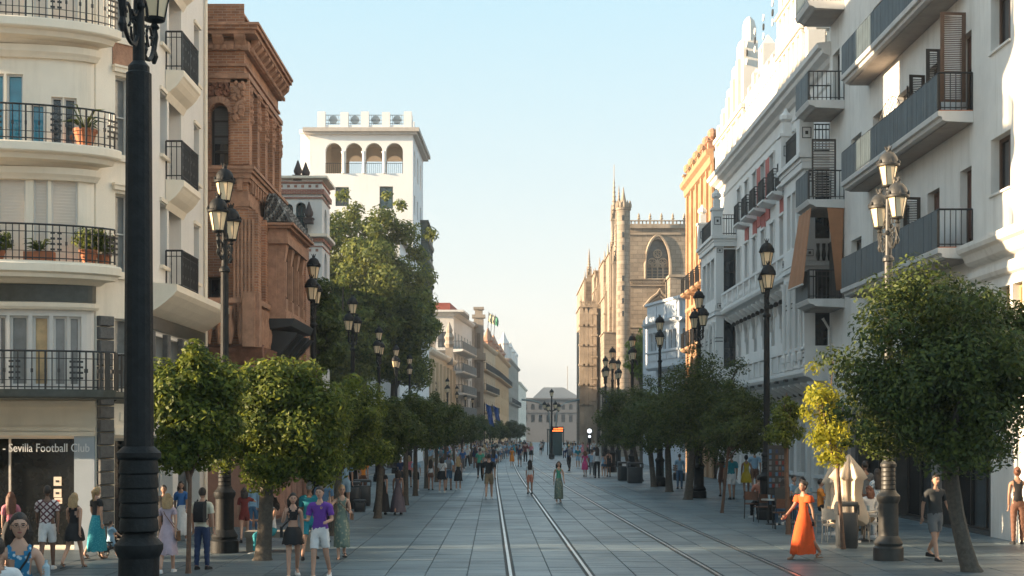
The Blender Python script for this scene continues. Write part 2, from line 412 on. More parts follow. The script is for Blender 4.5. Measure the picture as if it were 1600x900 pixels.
def track_x(base, d):      # rails drift left towards the stop, then follow the street's bend
    x = base - float(np.interp(base, (-1.6, -0.13, 1.5, 3.7, 5.3, 7.1), (0.00675, 0.016, 0.016, 0.026, 0.026, 0.00675))) * (d - 28)
    if d > 70: x += float(np.interp(base, (-1.6, -0.13, 5.3, 7.1), (0, 1, 1, 0))) * 0.00010 * (d - 70) ** 2
    return x
# strips of slabs across the street: edges measured from the street's axis
pav = empty("paving", (0, 0, 0), None, None); tag(pav, kind="structure")
RAILS = [-0.05, 1.42, 3.78, 5.22]
edges = [-8.6, -7.5, -6.5, -5.75, -4.6, -3.5, -2.35, -1.62, -0.85, -0.13, None, 0.03, 0.7, 1.34, None, 1.50, 2.25, 3.0, 3.70, None, 3.86, 4.5, 5.14, None, 5.30, 6.2, 7.1, 8.2, 9.3, 10.5, 11.6, 12.7]
strips = []
i = 0
while i < len(edges) - 1:
    if edges[i] is None or edges[i + 1] is None: i += 1; continue
    strips.append((edges[i], edges[i + 1])); i += 1
slabs = []
for si, (a, b) in enumerate(strips):
    y = 22.0 + rnd.uniform(0, 0.6)
    while y < 150:
        ln = rnd.choice((0.62, 0.62, 0.9, 1.24)) * (1 if y < 60 else 2.0)
        slabs.append((y, ln, a, b, si)); y += ln
slabs.sort(key=lambda s: -((s[3] - s[2]) * s[1] / s[0] ** 3) if s[0] > 25.5 and abs(s[2] + 0.0) < 11 else 0)
cx = track_x
def slab_shape(g, y, ln, a, b, dz):
    x0, x1 = cx(a, y) + 0.005, cx(b, y) - 0.005
    x2, x3 = cx(a, y + ln) + 0.006, cx(b, y + ln) - 0.006
    t = 0.04 + dz; e = 0.006
    g.add([(x0, y, 0.004), (x1, y, 0.004), (x3, y + ln - 0.012, 0.004), (x2, y + ln - 0.012, 0.004),
           (x0 + e, y + e, t), (x1 - e, y + e, t), (x3 - e, y + ln - 0.012 - e, t), (x2 + e, y + ln - 0.012 - e, t)],
          [(4, 5, 6, 7), (0, 1, 5, 4), (1, 2, 6, 5), (2, 3, 7, 6), (3, 0, 4, 7)])
rest = [MB(), MB(), MB()]
for k, (y, ln, a, b, si) in enumerate(slabs):
    dz = rnd.uniform(-0.003, 0.003); w = rnd.choices((0, 1, 2), (5, 3, 2))[0]
    if k < 300:
        g = MB(); slab_shape(g, y, ln, a, b, dz); g.build("paving_stone", PAVE[w], pav)
    else: slab_shape(rest[w], y, ln, a, b, dz)
for w in range(3):
    o = rest[w].build("paving_stones_beyond", PAVE[w], pav); tag(o, kind="stuff")
g = MB(); g.quad((-400, 150, 0.034), (400, 150, 0.034), (400, 900, 0.034), (-400, 900, 0.034))
o = g.build("far_paving", PAVE[0]); tag(o, kind="structure")
for side, xa, xb in (("left", -60, -8.6), ("right", 12.7, 60)):
    g = MB(); g.quad((SX(xa, 20), -20, 0.03), (SX(xb, 20) , -20, 0.03), (SX(xb, 160), 150, 0.03), (SX(xa, 160), 150, 0.03))
    o = g.build("pavement", SIDEM); tag(o, kind="structure")
g = MB(); g.quad((-8.6, -20, 0.03), (12.7, -20, 0.03), (12.7, 22.0, 0.03), (-8.6, 22.0, 0.03)); o = g.build("near_paving", PAVE[1]); tag(o, kind="structure")
tr = empty("tram_track", (0, 0, 0), None, None); tag(tr, kind="structure")
for bx in RAILS:
    ys = [12 + 4 * i for i in range(40)]
    g = MB(); g.loft([[(track_x(bx, y) - 0.028, y, 0.015), (track_x(bx, y) + 0.028, y, 0.015), (track_x(bx, y) + 0.028, y, 0.046), (track_x(bx, y) - 0.028, y, 0.046)] for y in ys]); g.build("rail", RAIL, tr)
    g = MB(); g.loft([[(track_x(bx, y) - 0.075, y, 0.01), (track_x(bx, y) + 0.075, y, 0.01), (track_x(bx, y) + 0.075, y, 0.031), (track_x(bx, y) - 0.075, y, 0.031)] for y in ys]); g.build("rail_groove", GROOVE, tr)
# raised kerb under the cafe on the right
g = MB(); pts = [(SX(7.5, y), y) for y in (24, 34)]
# ------------------------------------------------------------------ LEFT SIDE
# ---- curved white corner building
A = empty("corner_building", (-9.0, 37, 0), "cream corner building with bowed balconies above the dark football club shop", "building")
FA = Wall(A, (-16.32, 32.2), (-9.42, 32.2))
FC = Wall(A, (-9.42, 32.2), (SX(-8.30, 33.2), 33.2))
FS = Wall(A, (SX(-8.30, 33.2), 33.2), (SX(-8.30, 39.9), 39.9))
BAY = Curve(A, -12.75, 32.2, 3.33, 0.75)
EDGE = Curve(A, -12.75, 32.2, 4.0, 1.65)
FL = [6.22, 8.92, 11.62, 14.32, 17.0, 19.7]
# ground floor: shop
shop = (-16.4, FA.u(118) - 16.5 if False else -9.86, 0.06, 2.58)
FAo = lambda x0, x1, z0, z1, *r: (x0 + 16.32, x1 + 16.32, z0, z1, *r)
op = FAo(-16.4, -9.90, 0.06, 2.58)
FA.panel(0, 6.9, 0, 3.42, [op], CREAMT, "ground_floor_wall", th=0.5)
w = FA.window(op, WFRAME, SHOPD, nx=4, nz=1, inset=0.42, fw=0.04, name="shop_window")
g = FA.mb(); g.box(op[1] - 0.0, 6.88, 0.003, 0.05, 0.03, 2.60); g.build("door_surround", mat("white_shopfront_panel", (0.40, 0.45, 0.50), 0.6, var=0.04), A)
g = FA.mb(); g.box(0, 6.9, 0.003, 0.12, 2.60, 2.70); g.box(0, 6.9, 0.003, 0.08, 2.71, 2.80); g.box(0, 6.9, 0.004, 0.05, 3.26, 3.40); g.build("shop_cornice", CREAMT, A)
for px0, px1, y0, y1, c in ((84, 96, 745, 759, 0), (84, 96, 764, 777, 0), (85, 97, 778, 787, 1)):
    a = FA.rect(px0, px1, y0, y1, -0.4); g = FA.mb(); g.box(a[0], a[1], -0.40, -0.392, a[2], a[3]); g.build("notice_sticker", BLIND, A)
    a2 = ((a[0] + a[1]) / 2, (a[2] + a[3]) / 2); g = FA.mb(); s = 0.04
    g.box(a2[0] - s, a2[0] + s, -0.390, -0.386, a2[1] - s * .6, a2[1] + s * .6); g.build("sticker_print", REDP if c else IRON, A)
g = FA.mb()
for i in range(7): g.box(0.4 + i * 0.95, 0.9 + i * 0.95, -1.6, -1.2, 0.1, 1.0 + 0.3 * (i % 2))
g.build("shop_display", mat("display_goods", (0.10, 0.05, 0.045), 0.8, var=0.4, scale=5), A)
def text(body, size, loc, rot, m, name, parent=None, ext=0.006, align='LEFT', sx=1.0):
    c = bpy.data.curves.new("t", 'FONT'); c.body = body; c.size = size; c.extrude = ext; c.align_x = align; c.resolution_u = 3
    t = bpy.data.objects.new("t", c); COL.objects.link(t)
    dg = bpy.context.evaluated_depsgraph_get(); me = bpy.data.meshes.new_from_object(t.evaluated_get(dg)); bpy.data.objects.remove(t)
    me.materials.clear(); me.materials.append(m); me.name = name
    o = link_mesh(name, me, parent); o.location = loc; o.rotation_euler = rot; o.scale = (sx, 1, 1)
    if parent is not None: KIDS.setdefault(parent.name, []).append(o)
    return o
SIGNW = mat("white_sign_letters", (0.80, 0.80, 0.80), 0.5, var=0)
tp = P(6, 706, 32.05)
o = text("- Sevilla Football Club", 0.272, (tp[0] + 9.0 - 0.02, 32.02 - 37, tp[2]), (R(90), 0, 0), SIGNW, "shop_sign_lettering", A, sx=0.82)
# dark marble pier blocks each side of the bow, and first floor
def rustic(W, u0, u1, z0, z1, n0=0.004, n1=0.14, bh=0.30, m=STONEP):
    z = z0
    while z < z1 - 0.02:
        h = min(bh, z1 - z); g = W.mb(); e = 0.02
        g.loft([[(u0, n0, z), (u1, n0, z), (u1, n0, z + h - 0.025), (u0, n0, z + h - 0.025)], [(u0, n1 - 0.03, z), (u1, n1 - 0.03, z), (u1, n1 - 0.03, z + h - 0.025), (u0, n1 - 0.03, z + h - 0.025)],
                [(u0 + e, n1, z + e), (u1 - e, n1, z + e), (u1 - e, n1, z + h - 0.025 - e), (u0 + e, n1, z + h - 0.025 - e)]])
        g.build("stone_block", m, A); z += h
rustic(FC, 0.02, 0.40, 0.0, 5.35)
rustic(FC, 0.97, 1.30, 0.0, 5.35)
FC.panel(0, FC.len, 0, 3.42, [(0.48, 0.98, 0.05, 2.55)], CREAMT, "ground_floor_wall")
FC.window((0.48, 0.98, 0.05, 2.55), WFRAME, SHOPD, 1, 1, name="side_door")
g = FC.mb(); g.box(0.42, 1.02, 0.003, 0.10, 2.62, 2.80); g.box(0.62, 0.76, 0.003, 0.02, 2.95, 3.15); g.build("door_lintel", CREAMT, A)
# first floor behind the lower railing
ops = []
for a, b in ((-40, -10), (-4, 10), (15, 44), (51, 77), (83, 105), (107, 127)):
    r = BAY.rect(a, b, 488, 610); ops.append((r[0], r[1], 3.72, 5.28))
BAY.panel(-15.88, -9.44, 3.42, 5.60, ops, WFRAME, "bay_wall", th=0.12)
for i, o_ in enumerate(ops): BAY.window(o_, WFRAME, CGLASS if i != 3 else mat("warm_lit_glass", (0.5, 0.33, 0.16), 0.3, var=0.5, scale=1.5), 1, 1, inset=0.09, fw=0.05)  # one warm pane; its lit look is put into the colour
FA.panel(0, 6.9, 3.42, 22, [], CREAM, "front_wall")
o2 = FC.rect(176, 192, 493, 560); FC.panel(0, FC.len, 3.42, 22, [(0.48, 0.98, 3.7, 5.3)] + [(0.50, 0.92, z + 0.15, z + 1.95) for z in FL], CREAM, "chamfer_wall")
for z in [3.55] + FL: FC.window((0.50, 0.92, z + 0.15, z + 1.95) if z > 4 else (0.48, 0.98, 3.7, 5.3), WFRAME, CGLASS, 1, 2, name="window", inset=0.22, fw=0.04)
for z in FL[:5]:
    g = FC.mb(); g.box(0.42, 1.0, 0.003, 0.10, z + 2.02, z + 2.12); g.box(0.40, 1.02, 0.003, 0.14, z + 2.12, z + 2.17); g.box(0.44, 0.98, 0.003, 0.08, z - 0.02, z + 0.06); g.build("window_moulding", CREAMT, A)
g = FC.mb(); g.box(0.42, 1.0, 0.003, 0.03, 11.05, 11.65); g.build("ceramic_panel", TERRA, A)
# bands that follow the bow
BAY.strip(-15.88, -9.44, [(-0.6, 3.42), (0.95, 3.42), (1.0, 3.46), (1.0, 3.58), (-0.6, 3.58)], MARBLE, "lower_balcony_slab")
BAY.strip(-15.88, -9.44, [(-0.6, 5.60), (0.06, 5.60), (0.06, 6.0), (-0.6, 6.0)], MARBLE, "marble_band")
BAY.strip(-15.88, -9.44, [(-0.6, 5.42), (0.12, 5.42), (0.16, 5.48), (0.16, 5.57), (-0.6, 5.57)], CREAMT, "cornice")
EDGE.strip(-16.58, -8.78, [(-1.5, 5.98), (-0.55, 5.98), (-0.40, 6.06), (-0.12, 6.08), (-0.10, 6.16), (0.0, 6.20), (0.0, 6.36), (-0.04, 6.40), (-1.5, 6.40)], CREAMT, "lower_cornice")
def curved_rail(C, u0, u1, z, h, m, parent, n=-0.08, step=0.13):
    g = C.mb(); us = sorted(C.ub(u0, u1))
    for zz, t in ((z + h, 0.022), (z + 0.07, 0.014), (z + h - 0.16, 0.010), (z + 0.22, 0.008)):
        g2 = [C.pt(u, n, zz) for u in us]
        k = MB(); k.tube(g2, t, 5); g.v += []; base = len(g.v); g.v.extend(k.v); g.f.extend([tuple(i + base for i in f) for f in k.f]); g.mi.extend([0] * len(k.f))
    # even spacing along the curve
    P3 = [Vector(C.pt(u, n, 0)) for u in [u0 + (u1 - u0) * i / 400 for i in range(401)]]
    acc = 0; last = None; i = 0; uu = [u0 + (u1 - u0) * i / 400 for i in range(401)]
    for j in range(1, 401):
        acc += (P3[j] - P3[j - 1]).length
        if acc >= step:
            acc = 0; i += 1; u = uu[j]; w = 0.010 if i % 9 else 0.018
            g.box(u - w, u + w, n - w, n + w, z, z + h)
            if i % 9 == 4 or i % 9 == 5:
                for zz in (0.24, 0.36, 0.48, 0.60): g.box(u - 0.045, u + 0.045, n - 0.008, n + 0.008, z + zz, z + zz + 0.045)
            elif i % 2: g.box(u - 0.022, u + 0.022, n - 0.012, n + 0.012, z + h * 0.45, z + h * 0.55)
    return g.build("railing", m, parent)
sl = BAY.strip(-15.88, -9.48, [(0.9, 3.581), (0.98, 3.581), (0.98, 3.62), (0.9, 3.62)], MARBLE, "balcony")
curved_rail(BAY, -15.8, -9.48, 3.6, 0.85, IRON, sl, n=0.93)
FC.balcony(0.42, 1.0, 3.6, 0.35, MARBLE, IRON, th=0.16, h=0.85)
for k, z in enumerate(FL[1:], 1):
    b = EDGE.strip(-16.58, -8.78, [(-1.5, z - 0.34), (-0.65, z - 0.34), (-0.55, z - 0.26), (-0.22, z - 0.24), (-0.16, z - 0.14), (-0.03, z - 0.12), (0.0, z - 0.09), (0.0, z + 0.07), (-0.04, z + 0.10), (-1.5, z + 0.10)], CREAMT, "bowed_balcony")
    curved_rail(EDGE, -16.5, -8.84, z + 0.10, 0.80, IRON, b)
    BAY.strip(-15.88, -9.44, [(-0.6, z - 0.62), (0.10, z - 0.62), (0.14, z - 0.56), (0.20, z - 0.5), (0.22, z - 0.36), (-0.6, z - 0.36)], CREAMT, "bay_cornice")
b = EDGE.strip(-16.5, -8.84, [(-0.16, 6.40), (-0.04, 6.40), (-0.04, 6.43), (-0.16, 6.43)], CREAMT, "lower_bowed_balcony"); curved_rail(EDGE, -16.5, -8.84, 6.42, 0.80, IRON, b)
for k, z in enumerate(FL[:5]):
    z0 = z + (0.18 if k == 0 else 0.1)
    defs = [(-60, -12, 0), (-8, 6, 1), (10, 36, 1), (48, 70, 2), (80, 98, 3), (100, 120, 3)] if k == 1 else [(-70, -8, 0), (-4, 40, 0), (52, 75, 0), (80, 122, 0)]
    ops = []
    for a, b_, kind in defs:
        x0 = BAY.at(a, 300)[0]; x1 = BAY.at(b_, 300)[0]
        tall = 2.0 if kind == 0 else (1.62 if kind == 1 else (0.98 if kind == 2 else 1.15))
        ops.append((x0, x1, z0 + 0.02, z0 + tall, kind))
    BAY.panel(-15.88, -9.44, z0 - 0.1, z + 2.12 if k < 4 else z + 2.2, [o_[:4] for o_ in ops], CREAM, "bay_wall", th=0.14)
    for o_ in ops:
        if o_[4] == 0: BAY.window(o_[:4], WFRAME, CGLASS, 1, 1, inset=0.06, fw=0.04, name="window", blind=BLIND, blind_z=1.0)
        else: BAY.window(o_[:4], WFRAME, {1: TGLASS, 2: TGLASS, 3: DGLASS}[o_[4]], 1, 1, inset=0.08, fw=0.04, name="window")
    # grooved pier at the end of the bow
    zz = z0
    while zz < z + 1.9:
        g = FA.mb(); g.box(6.28, 6.86, 0.004, 0.10, zz, zz + 0.33); g.build("rusticated_block", CREAMT, A); zz += 0.36
# street side: narrow windows and three small bowed balconies
ops = []
for (x0, x1, ys) in ((250, 261, ((32, 75), (150, 240), (322, 405))), (303, 311, ((58, 140), (208, 290), (360, 440)))):
    for k in range(3):
        u0, u1 = FS.u(x0), FS.u(x1); z = FL[2 - k]
        ops.append((u0, u1, z + 0.55, z + 2.05))
for z in FL[3:5]:
    for x0, x1 in ((250, 261), (303, 311)): ops.append((FS.u(x0), FS.u(x1), z + 0.55, z + 2.05))
doors = [(FS.u(264), FS.u(283), z + 0.05, z + 2.35) for z in FL[:5]]
low = [(FS.u(x), FS.u(x + 18), 3.75, 5.0) for x in (238, 262, 284, 304)]
FS.panel(0, FS.len, 0, 22, ops + doors + low + [(0.6, 2.6, 0.05, 2.6), (3.2, 5.8, 0.05, 2.6)], mat("street_side_render", (0.74, 0.70, 0.65), 0.85, var=0.05, scale=0.8, dirt=0.12, bump=0.1), "street_wall", th=0.35)
for o_ in ops: 
    FS.window(o_, WFRAME, CGLASS, 1, 2, inset=0.25, fw=0.04)
    g = FS.mb(); g.box(o_[0] - 0.06, o_[1] + 0.06, 0.003, 0.09, o_[2] - 0.1, o_[2] - 0.02); g.box(o_[0] - 0.06, o_[1] + 0.06, 0.003, 0.06, o_[3] + 0.03, o_[3] + 0.12); g.build("window_moulding", CREAMT, A)
for o_ in doors: FS.window(o_, WFRAME, BLIND, 2, 5, inset=0.33, fw=0.05, name="balcony_door")
for o_ in low: FS.window(o_, DFRAME, DGLASS, 1, 1, inset=0.3, fw=0.04)
for o_ in ((0.6, 2.6, 0.05, 2.6), (3.2, 5.8, 0.05, 2.6)): FS.window(o_, WFRAME, SHOPD, 2, 1, inset=0.3, fw=0.05, name="shop_window")
for k, z in enumerate(FL[:5]):
    a, b_ = FS.u(258), FS.u(286); g = FS.mb()
    FS.balcony(a, b_, z, 0.46, CREAMT, IRON, th=0.2, h=0.95, step=0.10, bar=0.02, scroll=1, prof=[(0.01, z - 0.72), (0.10, z - 0.55), (0.26, z - 0.42), (0.36, z - 0.3), (0.42, z - 0.2), (0.46, z - 0.16), (0.46, z - 0.02), (0.01, z)])
FS.strip(0, FS.len, [(0.004, 5.45), (0.25, 5.6), (0.45, 5.75), (0.62, 5.9), (0.70, 6.0), (0.70, 6.15), (0.004, 6.2)], CREAMT, "street_cornice")
FS.strip(0, FS.len, [(0.004, 5.12), (0.06, 5.12), (0.06, 5.44), (0.004, 5.44)], MARBLE, "dark_band")
for x in (232, 256, 279, 300, 317): u = FS.u(x); rustic(FS, u - 0.14, u + 0.14, 3.6, 5.1, bh=0.75)
FS.strip(0, FS.len, [(0.004, 3.3), (0.12, 3.35), (0.12, 3.5), (0.004, 3.55)], CREAMT, "string_course")
g = MB(lambda x, y, z: (x + 9, y - 37, z)); g.box(-16.5, SX(-8.3, 39.9), 39.9, 39.95, 0, 22); g.build("rear_wall", CREAM, A)
g = MB(lambda x, y, z: (x + 9, y - 37, z)); g.prism([(-16.5, 32.2), (-9.42, 32.2), (-8.52, 33.2), (-8.56, 39.9), (-16.5, 39.9)], 21.9, 22.1); g.build("roof", ROOFT, A)
# lamp-side drain pipe
g = FS.mb(); u = FS.u(318); g.tube([(u, 0.07, 0.1), (u, 0.07, 21)], 0.045, 6); g.build("drain_pipe", CREAMT, A)

# ---- terracotta bank building
B = empty("brick_palace", (-8.0, 43, 0), "red brown brick palace with carved cornices, arched window and tiled oriel", "building")
D0 = 40.5; XB = -7.35
BF = Wall(B, (-12.5, D0), (SX(XB, D0), D0))
BS = Wall(B, (SX(XB, D0), D0), (SX(XB, 46.6), 46.6))
zf = lambda y, d=D0: EYE + (HOR - y) / F_PX * d
win = BF.rect(328, 357, 162, 258)
BF.panel(0, BF.len, 0, 14.9, [(win[0], win[1], win[2], win[3], True), (BF.u(323), BF.u(357), zf(492), zf(432))], BRICK, "front_wall", th=0.35)
wz = (win[0] + 0.0, win[1], win[2], win[3])
g = BF.mb(); c = (win[0] + win[1]) / 2; r = (win[1] - win[0]) / 2
for k in range(12):   # moulded arch ring, stone by stone
    a0, a1 = math.pi * k / 12, math.pi * (k + 1) / 12 - 0.03; zc = win[3] - r
    g = BF.mb(); g.loft([[(c - rr * math.cos(a), n, zc + rr * math.sin(a)) for rr, n in ((r + 0.01, 0.003), (r + 0.01, 0.12), (r + 0.2, 0.08), (r + 0.2, 0.003))] for a in (a0, a1)]); g.build("arch_stone", TERRA, B)
w = BF.window(wz, DFRAME, DGLASS, 1, 4, inset=0.3, fw=0.07, name="arched_window", blind=mat("grey_blind", (0.13, 0.13, 0.13), 0.6, var=0.05), blind_z=0.62)
BF.window((BF.u(323), BF.u(357), zf(492), zf(432)), DFRAME, DGLASS, 2, 1, inset=0.3)
uE = BF.len
def bandf(y0, y1, n, m=TERRA, name="moulding", u0=0): # front band with pixel rows
    BF.strip(u0, uE + 0.0 + n, [(0.003, zf(y1)), (n, zf(y1)), (n, zf(y0)), (0.003, zf(y0))], m, name)
    BS.strip(-0.0, BS.len, [(0.003, zf(y1)), (n - 0.003, zf(y1)), (n - 0.003, zf(y0)), (0.003, zf(y0))], m, name)
bandf(116, 124, 0.16); bandf(124, 130, 0.10); bandf(100, 104, 0.08)
bandf(42, 46, 0.50); bandf(46, 52, 0.46, BRICK); bandf(52, 58, 0.38); bandf(66, 80, 0.14)
for W, L_ in ((BF, uE), (BS, BS.len)):
    g = W.mb(); u = 0.1
    while u < L_: g.box(u, u + 0.10, 0.143, 0.22, zf(79), zf(73)); u += 0.2
    g.build("dentil_row", TERRA, B, label="row of small dentils under the cornice")["kind"] = "stuff"
    u = 0.3
    while u < L_ + 0.2: 
        g = W.mb(); g.loft([[(u, 0.143, zf(72)), (u, 0.34, zf(62)), (u, 0.36, zf(58.2)), (u, 0.143, zf(58.2))], [(u + 0.3, 0.143, zf(72)), (u + 0.3, 0.34, zf(62)), (u + 0.3, 0.36, zf(58.2)), (u + 0.3, 0.143, zf(58.2))]]); g.build("cornice_bracket", TERRA, B); u += 0.62
# attic set back
g = MB(lambda x, y, z: (x + 8, y - 43, z)); xa = (372 - 800) / F_PX * 41.2
g.box(-12.5, xa, 41.1, 46.2, zf(44), zf(8)); g.build("attic", BRICK, B)
g = MB(lambda x, y, z: (x + 8, y - 43, z)); g.box(-12.5, xa + 0.12, 41.0, 46.3, zf(8), zf(4)); g.box(-12.5, xa + 0.06, 41.04, 46.3, zf(20), zf(17)); g.build("attic_coping", TERRA, B)
for x in (333, 358): 
    g = MB(lambda x, y, z: (x + 8, y - 43, z)); xx = (x - 800) / F_PX * 41.1; g.box(xx - 0.22, xx + 0.22, 41.02, 41.098, zf(42), zf(20)); g.build("attic_pier", BRICK, B)
# corner pilaster with carved drop
def carved(W, u0, u1, z0, z1, n=0.06, k=26, seed=1, m=TERRA):
    rr = random.Random(seed); g = W.mb()
    for i in range(k):
        u, z = rr.uniform(u0 + 0.04, u1 - 0.04), rr.uniform(z0 + 0.04, z1 - 0.04); s = rr.uniform(0.04, 0.09)
        g.loft([[(u + s * math.cos(a), n, z + s * 1.2 * math.sin(a)) for a in [j * math.pi / 3 for j in range(6)]], [(u + s * .5 * math.cos(a), n + s * 0.9, z + s * .6 * math.sin(a)) for a in [j * math.pi / 3 for j in range(6)]]])
    return g.build("carved_ornament", m, W.root)
u0, u1 = BF.u(361), BF.u(385)
g = BF.mb(); g.box(u0, u1 + 0.10, 0.003, 0.10, zf(258), zf(125)); g.build("corner_pilaster", BRICK, B)
carved(BF, u0 + 0.05, u1 - 0.02, zf(190), zf(128), 0.1, 70, 3); carved(BF, BF.u(322), BF.u(360), zf(152), zf(127), 0.02, 50, 4, TERRAD)
for i in range(6):
    uu = BS.len * (i + 0.5) / 6
# street side upper storey: pilasters, arched windows
ops = [(0.75 + 1.36 * i, 1.35 + 1.36 * i, zf(262), zf(160), True) for i in range(4)]
BS.panel(0, BS.len, 0, 14.3, ops, BRICK, "street_wall", th=0.35)
for i, o_ in enumerate(ops): BS.window(o_, DFRAME, DGLASS, 1, 4, inset=0.3, name="arched_window")
for i in range(5):
    u = 0.02 + 1.36 * i; g = BS.mb(); g.box(u, u + 0.42, 0.003, 0.14, zf(262), zf(135)); g.build("pilaster", BRICK, B)
    carved(BS, u, u + 0.42, zf(190), zf(130), 0.14, 34, 10 + i)
for (y0, y1, n) in ((262, 267, 0.34), (267, 272, 0.29), (272, 280, 0.22), (280, 286, 0.17), (300, 316, 0.13), (316, 324, 0.20), (324, 328, 0.16)): bandf(y0, y1, n)
bandf(286, 300, 0.10, BRICK)
for W, L_ in ((BF, uE), (BS, BS.len)):
    u = 0.2
    while u < L_: g = W.mb(); g.box(u, u + 0.16, 0.103, 0.20, zf(299.5), zf(280.5)); g.build("frieze_bracket", TERRA, B); u += 0.45
# lower storey, 0.3 m proud, fluted corner pilaster
XB2 = XB + 0.32
BF2 = Wall(B, (-12.5, D0 - 0.3), (SX(XB2, D0), D0 - 0.3)); BS2 = Wall(B, (SX(XB2, D0), D0 - 0.3), (SX(XB2, 52), 52))
u0, u1 = BF2.u(364), BF2.u(399)
g = BF2.mb(); g.box(u0, u1 - 0.0, -0.25, 0.0, zf(560), zf(330)); g.build("corner_pier", BRICK, B)
for i in range(6):
    a = u0 + (u1 - u0) * (i + 0.15) / 6; g = BF2.mb(); g.box(a, a + (u1 - u0) / 6 * 0.62, 0.003, 0.045, zf(525), zf(345)); g.build("flute_rib", TERRA, B)
ops = [(1.3, 2.3, zf(520), zf(400)), (8.6, 9.6, zf(520), zf(400))]
BS2.panel(0, BS2.len, zf(562), zf(330), ops, BRICK, "lower_street_wall", th=0.35)
for o_ in ops: BS2.window(o_, DFRAME, DGLASS, 2, 3, inset=0.3)
g = MB(lambda x, y, z: (x + 8, y - 43, z)); g.box(-12.4, SX(XB2, 52) - 0.03, 46.62, 51.9, 0.0, zf(300)); g.build("rear_wing", BRICK, B)
for i in range(5): 
    u = 0.02 + i * 1.3 if i < 2 else 6.6 + (i - 2) * 1.6; g = BS2.mb(); g.box(u, u + 0.5, 0.003, 0.12, zf(560), zf(335)); g.build("pilaster", BRICK, B)
# balustraded balcony over the ground storey, cornice at y 540-560
BALZ = zf(535)
for W, L_ in ((BF2, BF2.len), (BS2, BS2.len)):
    W.strip(0, L_ + 0.3, [(0.003, zf(575)), (0.18, zf(570)), (0.24, zf(560)), (0.32, zf(552)), (0.36, zf(545)), (0.003, zf(540))], TERRAD, "storey_cornice")
BQ = Wall(B, (BF2.p0.x, D0 - 0.9), (SX(XB2, D0) + 0.12, D0 - 0.9)); BQS = Wall(B, (SX(XB2, D0) + 0.12, D0 - 0.9), (SX(XB2, 43) + 0.12, 43.2))
for W in (BQ, BQS):
    W.strip(0, W.len, [(-0.1, zf(478)), (0.08, zf(478)), (0.08, zf(470)), (-0.1, zf(470))], TERRA, "balustrade_rail")
    u = 0.15
    while u < W.len: 
        g = W.mb(); g.lathe([(0.06, 0), (0.06, 0.08), (0.09, 0.2), (0.11, 0.4), (0.07, 0.62), (0.045, 0.8), (0.07, 0.95), (0.07, 1.05)], u, -0.01, 7, zf(540)); g.build("baluster", TERRA, B, smooth=True); u += 0.30
    for u in (0.0, W.len - 0.3): 
        g = W.mb(); g.box(u, u + 0.34, -0.17, 0.15, zf(545), zf(462)); g.build("balustrade_pier", TERRA, B)
# ground storey with engaged columns
BS3 = Wall(B, (SX(XB2, D0) + 0.1, D0 - 0.6), (SX(XB2, 52) + 0.1, 52)); BF3 = Wall(B, (-12.5, D0 - 0.6), (SX(XB2, D0) + 0.1, D0 - 0.6))
ROSE = mat("rose_brown_stone", (0.30, 0.165, 0.12), 0.8, var=0.2, scale=3, dirt=0.4)
BS3.panel(0, BS3.len, 0, zf(572), [(0.7 + 1.9 * i, 1.9 + 1.9 * i, 0.4, zf(600), True) for i in range(6)], ROSE, "ground_storey_wall", th=0.4)
for i in range(6): BS3.window((0.7 + 1.9 * i, 1.9 + 1.9 * i, 0.4, zf(600)), DFRAME, DGLASS, 2, 3, inset=0.35)
BF3.panel(0, BF3.len, 0, zf(572), [], ROSE, "ground_storey_front")
for i in range(9):
    u = 0.1 + i * 1.25; g = BS3.mb(); g.lathe([(0.30, 0.3), (0.26, 0.5), (0.22, 0.6), (0.19, 3.6), (0.22, 3.7), (0.20, 3.8), (0.30, 4.1), (0.34, 4.15), (0.34, 4.5)], u + 0.3, 0.15, 10); g.build("column", ROSE, B, smooth=30)
# oriel
ou0, ou1 = 1.4, 5.6
OR = Wall(B, (SX(XB2, D0 + ou0), D0 + ou0), (SX(XB2, D0 + ou1), D0 + ou1)); OL = OR.len; PR = 0.66
oz0, oz1 = zf(500, 42.5), zf(385, 42.5)
g = OR.mb(); g.loft([[(0, 0.003, oz0 - 0.35), (0, PR + 0.15, oz0 - 0.22), (0, PR + 0.25, oz0), (0, 0.003, oz0)], [(OL, 0.003, oz0 - 0.35), (OL, PR + 0.15, oz0 - 0.22), (OL, PR + 0.25, oz0), (OL, 0.003, oz0)]]); g.build("oriel_floor", IRON, B)
for u in (0.3, 1.5, 2.7, 3.7):
    g = OR.mb(); g.loft([[(u, 0.003, oz0 - 1.5), (u, 0.25, oz0 - 1.4), (u, 0.5, oz0 - 0.95), (u, 0.95, oz0 - 0.4), (u, 0.003, oz0 - 0.3)], [(u + 0.28, 0.003, oz0 - 1.5), (u + 0.28, 0.25, oz0 - 1.4), (u + 0.28, 0.5, oz0 - 0.95), (u + 0.28, 0.95, oz0 - 0.4), (u + 0.28, 0.003, oz0 - 0.3)]]); g.build("oriel_bracket", IRON, B)
g = OR.mb(); g.box(0.0, OL, 0.05, PR, oz0 + 0.002, oz0 + 0.2); g.box(0.03, OL - 0.03, 0.05, PR - 0.03, oz0 + 0.2, oz0 + 0.28); g.build("oriel_base", TERRA, B)
g = OR.mb(); g.box(0.35, OL - 0.35, 0.01, 0.5, oz0 + 0.28, oz1); g.build("oriel_core", DGLASS, B)
